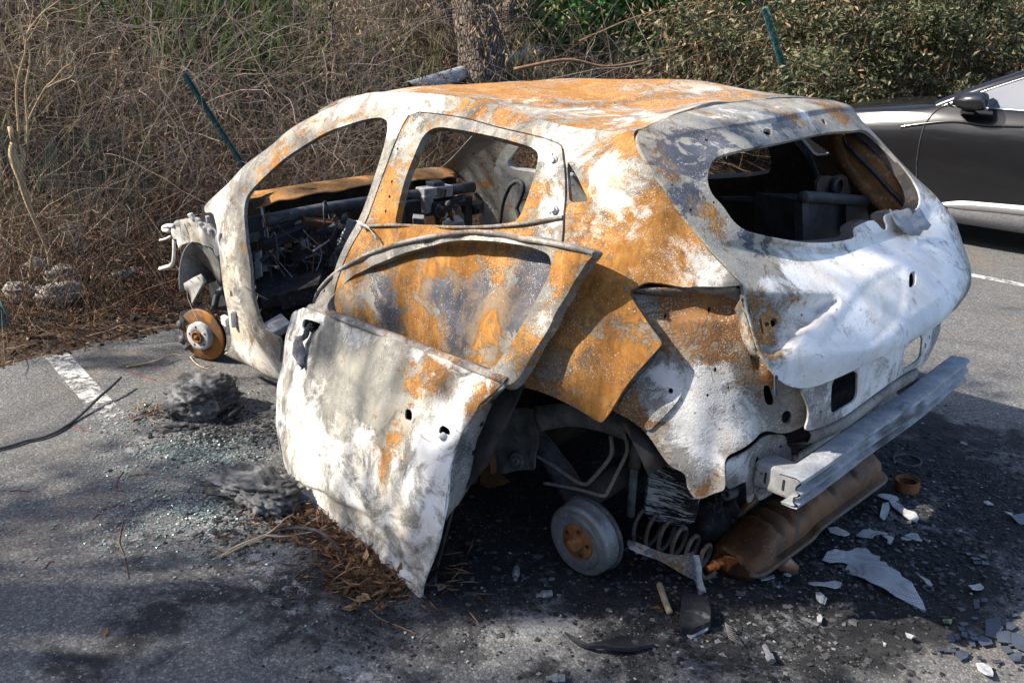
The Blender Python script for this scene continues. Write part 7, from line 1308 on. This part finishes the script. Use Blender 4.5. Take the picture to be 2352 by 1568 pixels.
# ---- pale dead stalk at the left
sk0 = bank_hit(*zL(238, 1275)); D3 = np.linalg.norm((sk0-EYE)[:2])*.93
def aL(a, b, k=1.0): return atk(*zL(a, b), k, D3)
STK = empty('dead_stalk', tuple(sk0), 'tall pale dead stalk with cut stubs and spreading bare branches at the left edge', 'dead plant')
g = Geo(); trunk(g, [aL(240,1285), aL(225,1200), aL(180,1090), aL(135,980), aL(105,880), aL(80,800), aL(62,740), aL(65,690)], [.013,.014,.015,.017,.020,.025,.022,.017], 621, 12, .12); g.build('trunk', M_DSTEM, STK)
g = Geo(); trunk(g, [aL(85,860), aL(105,790), aL(112,745), aL(90,700)], [.014,.017,.015,.011], 622, 10, .12); g.build('trunk_fork', M_DSTEM, STK)
g = Geo(); g.tube([aL(70,700), aL(56,650), aL(46,612)], [.016,.014,.012], 10); g.build('cut_stub', M_DSTEM, STK)
for pts, r0 in (([(88,700),(88,600),(80,500),(80,420),(95,340),(120,260),(125,215),(130,165),(165,110),(215,55),(290,0),(330,-40)],.011),([(130,720),(132,600),(125,500),(122,430),(138,340),(145,260),(125,205),(100,140),(50,80),(15,40),(-10,0)],.011),([(133,590),(160,530),(215,430),(260,385),(305,330),(350,300),(362,275)],.008),([(215,430),(280,395),(340,372),(362,330),(355,285)],.006),([(80,420),(65,340),(40,270),(10,200),(-20,160)],.008),([(85,560),(40,540),(-10,505)],.005),([(128,205),(180,120),(205,60),(195,0)],.006),([(145,245),(190,220),(240,185),(270,180)],.005),([(122,240),(110,150),(90,60),(95,0)],.006),([(135,160),(150,100),(160,40),(150,-10)],.005),([(200,60),(230,100),(225,150)],.004),([(60,90),(40,40),(45,-10)],.004),([(300,330),(290,270),(298,225)],.004),([(88,420),(40,380),(0,370)],.005),([(215,55),(260,40),(300,60)],.004),([(138,720),(120,640),(60,540),(0,515)],.005),([(300,325),(320,310),(345,330)],.003)):
    P = spline([aL(a, b, 1-.004*i) for i, (a, b) in enumerate(pts)], 30); g = Geo(); g.tube(P, np.linspace(r0*.62, r0*.25, 30), 7); g.build('branch', M_DSTEM, STK)
# ---- reddish seed weeds and single pale sticks
for k, (pts, lb) in enumerate((([(660,730),(640,640),(612,540),(598,460),(585,390),(565,300),(555,225)],'left of two reddish weeds with tan seed heads on the bank'),([(765,690),(748,600),(735,520),(728,440),(735,390),(765,330),(800,270)],'right of two reddish weeds with tan seed heads on the bank'))):
    b0 = bank_hit(*zL(*pts[0])); Dd = np.linalg.norm((b0-EYE)[:2])*.97; W_ = empty('seed_weed', tuple(b0), lb, 'weed', 'reddish seed weeds')
    P = spline([atk(*zL(a, b), 1, Dd) for a, b in pts], 30); P = np.concatenate([[P[0]-(0,0,.3)], P]); g = Geo(); g.tube(P, np.linspace(.005, .0022, len(P)), 6); g.build('stem', stick_mat('reddish stem', (.14,.055,.03), (.09,.035,.02)), W_)
    g = Geo(); sd = []
    for j in range(9):
        i = 12+2*j; a = P[min(i, len(P)-1)]; b = a+r_.normal(size=3)*.05+np.array([0,0,.04]); g.tube(spline([a, .5*a+.5*b+(0,0,.01), b], 6), .0015, 4)
    g.build('seed_stems', M_BROWN, W_)
    q = P[r_.integers(14, len(P), 70)]+r_.normal(size=(70, 3))*.035; leaves('foliage_or_seeds', q, (.014,.026), (.6,.9), 630+k, M_TAN, None, 1, .5, parent=W_)  # tan seed heads, drawn as small blades
for pts, r0, lb in (([(655,1085),(648,1010),(625,920),(605,850),(597,760),(592,690),(604,575)],.008,'tall pale stick standing in the brown weeds left of the wreck'),([(442,1385),(445,1330),(456,1268)],.014,'short thick pale stub near the rocks'),([(505,1350),(500,1250),(492,1130)],.005,'thin brown upright stick right of the pale stub'),([(295,1195),(298,1130),(285,1070)],.010,'pale bent stick beside the dead stalk'),([(135,1400),(150,1260),(165,1180)],.010,'pale stick leaning by the leftmost rock'),([(330,1235),(400,1195),(490,1165)],.006,'pale stick lying across the rocks'),([(75,1345),(180,1385),(300,1395),(405,1400)],.005,'long pale stem lying over the front rocks')):
    b0 = bank_hit(*zL(*pts[0])); Dd = np.linalg.norm((b0-EYE)[:2]); P = spline([atk(*zL(a, b), 1, Dd) for a, b in pts], 16); g = Geo(); g.tube(P, np.linspace(r0, r0*.6, 16), 8); tag(g.build('dry_stick', M_DSTEM), lb, 'stick')
# ---- rocks and the red can
M_ROCK = grime('pale limestone', (.20,.18,.16), (.31,.28,.25), (.10,.085,.07), 9, .95, 0, .3)
for a, b, s, sd, rot, lb in ((305,1440,(.20,.32,.17),641,.5,'largest pale rock at the foot of the bank'),(95,1430,(.14,.17,.14),644,.2,'pale rock at the left edge of the rock row'),(300,1350,(.22,.24,.16),647,1.2,'rock just behind the largest pale rock'),(625,1330,(.16,.24,.10),650,.3,'flat rock nearest the front of the wreck'),(180,1310,(.15,.16,.14),653,.9,'rock behind the leftmost rock'),(365,1190,(.16,.17,.22),656,.4,'upright rock set back among the brown weeds'),(470,1260,(.12,.14,.10),659,.6,'small rock between the upright rock and the flat one')):
    p = bank_hit(*zL(a, b)); lump('rock', p-(0,0,.03), s, sd, M_ROCK, lb, 'rock', rot, .16, 2, .3, 'rocks at the foot of the bank')
p = bank_hit(*zL(500, 1085)); T = NT('faded red tin'); M_TIN = T.out(T.mix(T.step(T.noise(30, 4), .45, .6), (.40,.05,.07), (.50,.38,.40)), .4); g = Geo(); ax = np.array([.1,.15,1.]); g.lathe([(0,0),(.028,0),(.033,.008),(.033,.10),(.027,.115),(.024,.115),(0,.112)], p-(0,0,.01), ax, 20); tag(g.build('drink_can', M_TIN), 'crushed faded red drink can among brown weeds', 'can')
p = bank_hit(*zL(195, 1405), .02); lump('plastic_scrap', p, (.10,.12,.04), 671, grime('pale plastic', (.5,.52,.56), (.62,.64,.68), None, 12, .3), 'crumpled clear plastic scrap between two pale rocks', 'litter', .3, .25, 2)
for a, b, s_ in ((580,685,.03),(195,748,.012),(430,688,.02),(310,850,.012),(120,1100,.0)):
    pass
# ---- green fence posts
T = NT('green post paint'); n_ = T.noise(20, 5); M_POST = T.out(T.mix(T.step(n_, .4, .68), (.022,.075,.066), (.05,.135,.115)), .6)
T = NT('weathered green post paint'); n_ = T.noise(24, 5); M_POST2 = T.out(T.mix(T.step(n_, .42, .62), (.05,.16,.13), (.22,.33,.28)), .6)
def post(p, q, w_, mat, lb):
    p, q = np.array(p), np.array(q); ax = (q-p)/np.linalg.norm(q-p); s1 = np.cross(ax, (1,0,0)); s1 /= np.linalg.norm(s1); s2 = np.cross(ax, s1); L_ = [(-1,-1),(1,-1),(1,-.72),(-.72,-.72),(-.72,1),(-1,1)]
    g = Geo(); g.loft([[p+(a*s1+b*s2)*w_/2 for a, b in L_], [q+(a*s1+b*s2)*w_/2 for a, b in L_]], True); g.add([q+(a*s1+b*s2)*w_/2 for a, b in L_], [list(range(6))]); o = g.build('fence_post', mat, None, False); tag(o, lb, 'fence post', 'green steel fence posts'); return o
def pline(u0, v0, u1, v1, x0, x1): return at(u0, v0, 'x', x0), at(u1, v1, 'x', x1)
a, b = pline(423, 170, 592, 432, 4.25, 4.05); post(b+(b-a)*.55, a, .030, M_POST, 'dark green leaning fence post left of the wreck, half hidden by it')
a, b = pline(1757, 20, 1813, 200, 3.45, 3.35); post(b+(b-a)*.9, a, .055, M_POST2, 'weathered pale green leaning fence post above the tailgate')
a, b = pline(1960, 75, 1985, 110, 4.6, 4.55); post(b+(b-a)*3.5, a-(b-a)*.3, .05, M_POST, 'green fence post almost hidden in the hedge on the right')
a, b = at(-12, 690, 'x', 3.62), at(14, 752, 'x', 3.58); post(b, a, .055, M_POST, 'stub of a green post cut by the left edge of the photo')
def netting(name, fn, nu, nv, r_w, mat, label):
    """diamond wire net over a sheet fn(s,t)"""
    g = Geo(); nz = Wob(801, .2, .7)
    for sgn in (1, -1):
        for k in range(-nv, nu):
            pts = []
            for j in range(nv+1):
                i = k+j if sgn > 0 else k+nv-j
                if 0 <= i <= nu: pts.append(fn(i/nu, j/nv))
            if len(pts) > 2:
                P = np.array(pts); P = P+np.array([1.,.3,.6])*(nz(P)*.03)[:, None]; g.tube(P, r_w, 3, False)
    return tag(g.build(name, mat, None, True), label, 'fence netting')
M_NET = stick_mat('dark green wire', (.012,.022,.020), (.02,.04,.035))
e0, e1 = bank_hit(0, 640), bank_hit(250, 640); f0, f1 = at(-20, 315, 'x', 3.75), at(270, 295, 'x', 3.9)
e0[0], e1[0] = 3.5, 3.55; e0 = np.array([3.5, 1.55, .10]); e1 = np.array([3.6, .35, .10])
netting('wire_netting', lambda s, t: (e0*(1-s)+e1*s)*(1-t)+(f0*(1-s)+f1*s)*t+np.array([-.10*math.sin(t*PI), 0, 0]), 46, 22, .0011, M_NET, 'sagging dark diamond netting in front of the left brown weeds')
h0, h1 = at(1800, 210, 'x', 4.2), at(1980, 190, 'x', 4.5); j0, j1 = at(1762, 45, 'x', 4.3), at(1960, 85, 'x', 4.6)
netting('wire_netting', lambda s, t: (h0*(1-s)+h1*s)*(1-t)+(j0*(1-s)+j1*s)*t, 44, 26, .0022, M_POST, 'green diamond netting between the two posts on the right')
# ---- ivy and hedge shrubs
def crown_pts(c, r, n, seed, clumps=40, sp=.22):
    r_ = np.random.default_rng(seed); d = r_.normal(size=(clumps, 3)); d /= np.linalg.norm(d, axis=1)[:, None]; q = np.array(c)+d*np.array(r)*(r_.uniform(.35, 1, (clumps, 1))**.6); k = r_.integers(0, clumps, n); return q[k]+r_.normal(size=(n, 3))*sp*np.array([1,1,.8]), q
def shrub(name, base, c, r, n, L, W, seed, mat, label, cat, clumps=46, sp=.2, up=.8, extra=None):
    E_ = empty(name, tuple(base), label, cat); P, q = crown_pts(c, r, n, seed, clumps, sp); o = leaves('foliage_or_seeds', P, L, W, seed+1, mat, None, up, .25, parent=E_)
    B = np.repeat(np.array(base)[None], len(q), 0)+np.random.default_rng(seed).normal(size=(len(q), 3))*np.array([.15,.15,.02]); d = q-B; Ls = np.linalg.norm(d, axis=1); stems('stems', B, d, Ls, np.full(len(q), .008), M_BRAMD, seed+2, 8, 5, .15, 0, .02, parent=E_)
    if extra: P2, _ = crown_pts(c, np.array(r)*1.05, extra, seed+5, clumps, sp*.9); leaves('dead_foliage', P2, (L[0]*.8, L[1]), W, seed+6, M_TAN, None, up, .3, parent=E_)
    return E_
for (u, v, k, rr_, n, sd, lb) in ((1260,45,1.25,(.9,1.1,.65),3600,701,'bright green ivy mound right behind the thin second trunk'),(1420,30,1.35,(1.0,1.3,.75),4200,711,'bright green ivy mound, middle of the ivy at the top edge'),(1560,40,1.4,(.9,1.2,.7),3200,721,'bright green ivy mound beside the olive hedge')):
    c = atd(u, v, k); shrub('ivy_mound', (c[0], c[1], bank_h(c[0], c[1])), c, rr_, n, (.06,.12), (.75,1.0), sd, M_IVY, lb, 'ivy', 50, .2, .9)
def hed(u, v, dist_): d = ray(u, v); return EYE+d*dist_/np.linalg.norm(d[:2])
for (u, v, ds, rr_, n, ex, sd, lb) in ((1600,120,11.5,(.9,1.1,.7),3000,700,731,'sparse olive shrub at the left end of the hedge'),(1760,60,13.0,(1.1,1.4,1.0),4500,700,741,'grey green hedge shrub behind the pale green post'),(1900,110,12.0,(1.0,1.2,.9),4800,800,751,'olive hedge shrub above the tailgate corner'),(2030,50,12.5,(1.1,1.3,1.0),5200,900,761,'leafy olive shrub over the dark car bonnet'),(2150,130,12.6,(1.0,1.2,.9),5200,800,771,'olive shrub directly behind the dark car bonnet'),(2280,60,13.2,(1.2,1.4,1.1),5200,700,781,'olive shrub behind the windscreen pillar of the dark car'),(2420,90,14.0,(1.2,1.5,1.1),3800,500,791,'shrub at the far right edge of the photo'),(1860,205,11.0,(.7,.9,.45),2200,500,795,'low tan and olive shrub touching the wreck roofline')):
    c = hed(u, v, ds); shrub('hedge_shrub', (c[0], c[1], bank_h(c[0], c[1])), c, rr_, int(n*1.25), (.05,.115), (.28,.45), sd, M_OLIVE, lb, 'shrub', 64, .12, .8, int(ex*.9))
# dull undergrowth filling the bank behind the roof and the hedge
def fill(n, x0, x1, ya, yb, hmax): x = rg.uniform(x0, x1, n); y = rg.uniform(ya, yb, n); k_ = clear_view(x, y, .6); x, y = x[k_], y[k_]; n = len(x); return onbank(x, y, rg.uniform(0, 1, n)**1.6*hmax)
leaves('undergrowth', fill(16000, 4.2, 11, -19, -4.5, .55), (.04,.10), (.25,.5), 801, var_mat('dull undergrowth', [(.03,.035,.017),(.06,.062,.032),(.11,.085,.05),(.045,.05,.024),(.16,.12,.07)], .7, .25), up=.8)
leaves('far_undergrowth', fill(9000, 8, 15, -16, 4, 1.3), (.07,.16), (.3,.5), 802, var_mat('far undergrowth', [(.022,.03,.014),(.05,.055,.028),(.08,.07,.04),(.12,.10,.06)], .7, .25), up=.8)
x = rg.uniform(4.3, 9, 2600); y = rg.uniform(-18, -4.5, 2600); stems('hedge_twigs', onbank(x, y, rg.uniform(0, .5, 2600)), rdir(2600, .9), rg.uniform(.4, 1.2, 2600), rg.uniform(.002, .005, 2600), M_BRAM, 803, 6, 3, .6, .3, .03, kind='stuff', label='bare twigs tangled through the hedge')
for (u0, v0, u1, v1, ds, r0, lb) in ((1330,95,1700,-30,11.5,.012,'long bare branch slanting up behind the ivy'),(1180,160,1480,140,9.2,.02,'bare fallen branch lying behind the wreck roof'),(1500,125,1790,80,11,.010,'bare branch slanting across to the pale green post'),(1560,75,1770,10,11,.008,'upper bare branch slanting to the pale green post'),(1640,150,1850,130,11,.009,'bare branch low behind the wreck roof')):
    a, b = hed(u0, v0, ds), hed(u1, v1, ds*1.02); g = Geo(); g.tube(spline([a, .6*a+.4*b+(0,0,.06), .3*a+.7*b-(0,0,.03), b], 20), np.linspace(r0, r0*.5, 20), 7); tag(g.build('bare_branch', M_BROWN if r0 < .015 else M_BRAMTW if False else M_BROWN), lb, 'branch')

# ---- trees of the bank outside the left edge of the photo, leaf clumps and gaps set to dapple chosen spots
def canopy_tree(base, centre, rad, n_clump, n_leaf, seed, label, keep, sp=.17, L=(.09,.16), shade=()):
    r_ = np.random.default_rng(seed); E_ = empty('tree', tuple(base), label, 'tree'); g = Geo(); trunk(g, [np.array(base)-(0,0,.3), np.array(base)*.6+np.array(centre)*.4+(.2,.1,-.4), np.array(centre)+(0,0,.5)], [.22,.17,.09], seed, 14); g.build('trunk', M_BARK, E_)
    d = r_.normal(size=(n_clump*6, 3)); d /= np.linalg.norm(d, axis=1)[:, None]; q = np.array(centre)+d*np.array(rad)*(r_.uniform(0, 1, (len(d), 1))**(1/2.5))
    q = q[:n_clump]
    k = r_.integers(0, len(q), n_leaf); P = q[k]+r_.normal(size=(n_leaf, 3))*sp
    for p, dist_, rr_, nn in shade:                          # leaf clumps added up the sun line to shade chosen spots
        c = np.array(p)+TO_SUN*dist_; P = np.concatenate([P, c+r_.normal(size=(nn, 3))*rr_]); q = np.concatenate([q, c[None]])
    ok = np.ones(len(P), bool)                               # leaves cut away along the sun line to spots kept lit
    for p, clear in keep:
        v = P-np.array(p); t = v@TO_SUN; ok &= np.linalg.norm(v-t[:, None]*TO_SUN, axis=1) > clear+.05
    P = P[ok]
    leaves('crown', P, L, (.3,.45), seed+1, M_OLIVE, None, .9, .2, parent=E_)
    B = np.repeat(np.array([np.array(base)*.45+np.array(centre)*.55]), len(q), 0); dd = q-B; stems('limbs', B, dd, np.linalg.norm(dd, axis=1), np.full(len(q), .013), M_BARK, seed+2, 8, 5, .12, -.1, .015, parent=E_)
    return E_
KEEP = [(aL(130, 300), .3), (aL(90, 700), .25), (S.pt(1300,840), .2), (tb+(0,0,.4), .4), (S.pt(1340,380), .36), (S.pt(1380,860), .36), (S.pt(1330,500), .32), (S.pt(1420,600), .25), (RS.ev(*[np.array([q]) for q in (4.5, 2)])[0], .45), (RS.ev(*[np.array([q]) for q in (2.5, 1)])[0], .35), (RS.ev(*[np.array([q]) for q in (6, 1)])[0], .3), (D.pt(790,960), .17), (D.pt(700,1050), .15), (D.pt(1100,960), .12), (D.pt(1000,560), .16), (S.pt(650,300), .16), (np.array([.75,1.10,.45]), .16), (np.array([.62,1.05,.5]), .14), (np.array([1.2,1.1,.25]), .16), (S.pt(515,590), .20), (S.pt(560,820), .22), (FC, .20), (np.array([1.0,.45,1.5]), .28), (np.array([1.5,.5,1.45]), .25), (at(1180,1430), .20), (at(60,930), .45), (at(250,900), .25), (at(420,1230), .16), (at(230,1380), .28), (at(1900,1390), .10), (np.array([2.3,.72,.99]), .22), (at(2300,1530), .28), (at(2280,620), .6), (at(2300,760), .45),(np.array([-.45,.33,.15]),.10),(np.array([.6,.2,1.5]),.2)]  # spots whose sun line is cleared of leaves
SHADE = [(T_.pt(u, v), 9.0, .17, 110) for u, v in [(1780,730),(1850,850),(1770,600),(1900,700),(2060,600),(2150,560),(2000,780),(1900,590)]]+[(Q.pt(*zA(a, b)), 9.0, .12, 80) for a, b in [(620,820),(820,400),(620,1150),(820,950)]]+[(at(u, v), 9.5, .2, 90) for u, v in [(350,1480),(650,1450),(900,1400),(150,1180),(1550,1500)]]+[(at(u, v), 9.5, .26, 150) for u, v in [(250,1380),(480,1390),(80,1450),(800,1500),(1080,1520),(560,1520),(1700,1420),(1950,1450),(150,1530),(330,1120),(520,880)]]  # spots shaded by extra leaf clumps: point, distance, spread, leaf count
canopy_tree((5.2,7.2,1.2), (4.4,6.6,6.3), (3.2,3.0,2.2), 62, 8000, 901, 'leafy tree left of the photo with leaf clumps placed to shade the car park', KEEP, shade=SHADE)
canopy_tree((8.0,3.6,2.3), (6.6,3.6,6.6), (2.6,2.6,1.8), 28, 3200, 911, 'leafy tree on the bank beyond the left edge', KEEP)
canopy_tree((3.0,9.5,.3), (2.2,8.8,6.6), (2.6,2.6,2.0), 38, 4600, 921, 'leafy tree further left along the car park', KEEP)

# ---- tree line along the other side of the car park (seen only as a reflection in the parked car)
r_ = np.random.default_rng(950); n = 9000; x = r_.uniform(-16, 14, n); P = np.column_stack([x, 17+r_.normal(0, 1.0, n), r_.uniform(0, 1, n)**.8*(9.5+1.5*np.sin(x*.7))]); leaves('far_tree_line', P, (.5,1.0), (.5,.8), 951, M_OLIVE, up=.8)

x = r_.uniform(3.7, 5.6, 420); y = r_.uniform(-15, -5.5, 420); stems('hedge_canes', onbank(x, y, r_.uniform(.1, .9, 420)), np.column_stack([r_.normal(0, .5, 420), r_.normal(0, 1, 420), np.abs(r_.normal(.7, .4, 420))]), r_.uniform(.5, 1.5, 420), r_.uniform(.003, .006, 420), M_BRAM, 961, 9, 4, .8, .4, .03, kind='stuff', label='pale bare canes hanging over the front of the hedge')
n = 9000; P = np.column_stack([r_.uniform(9, 15, n), r_.uniform(-27, -2, n), r_.uniform(3.8, 10, n)]); leaves('high_bank_trees', P, (.3,.65), (.4,.7), 962, M_OLIVE, up=.8)  # leaf masses above the view, added to darken the parked bonnet's reflection

n = 6000; P = np.column_stack([r_.uniform(-8, 18, n), r_.uniform(-36, -27, n), r_.uniform(0, 1, n)**.8*10]); leaves('added_belt_trees', P, (.5,1.0), (.4,.7), 963, M_OLIVE, up=.8)  # belt added so the parked bonnet reflects leaves instead of pale sky
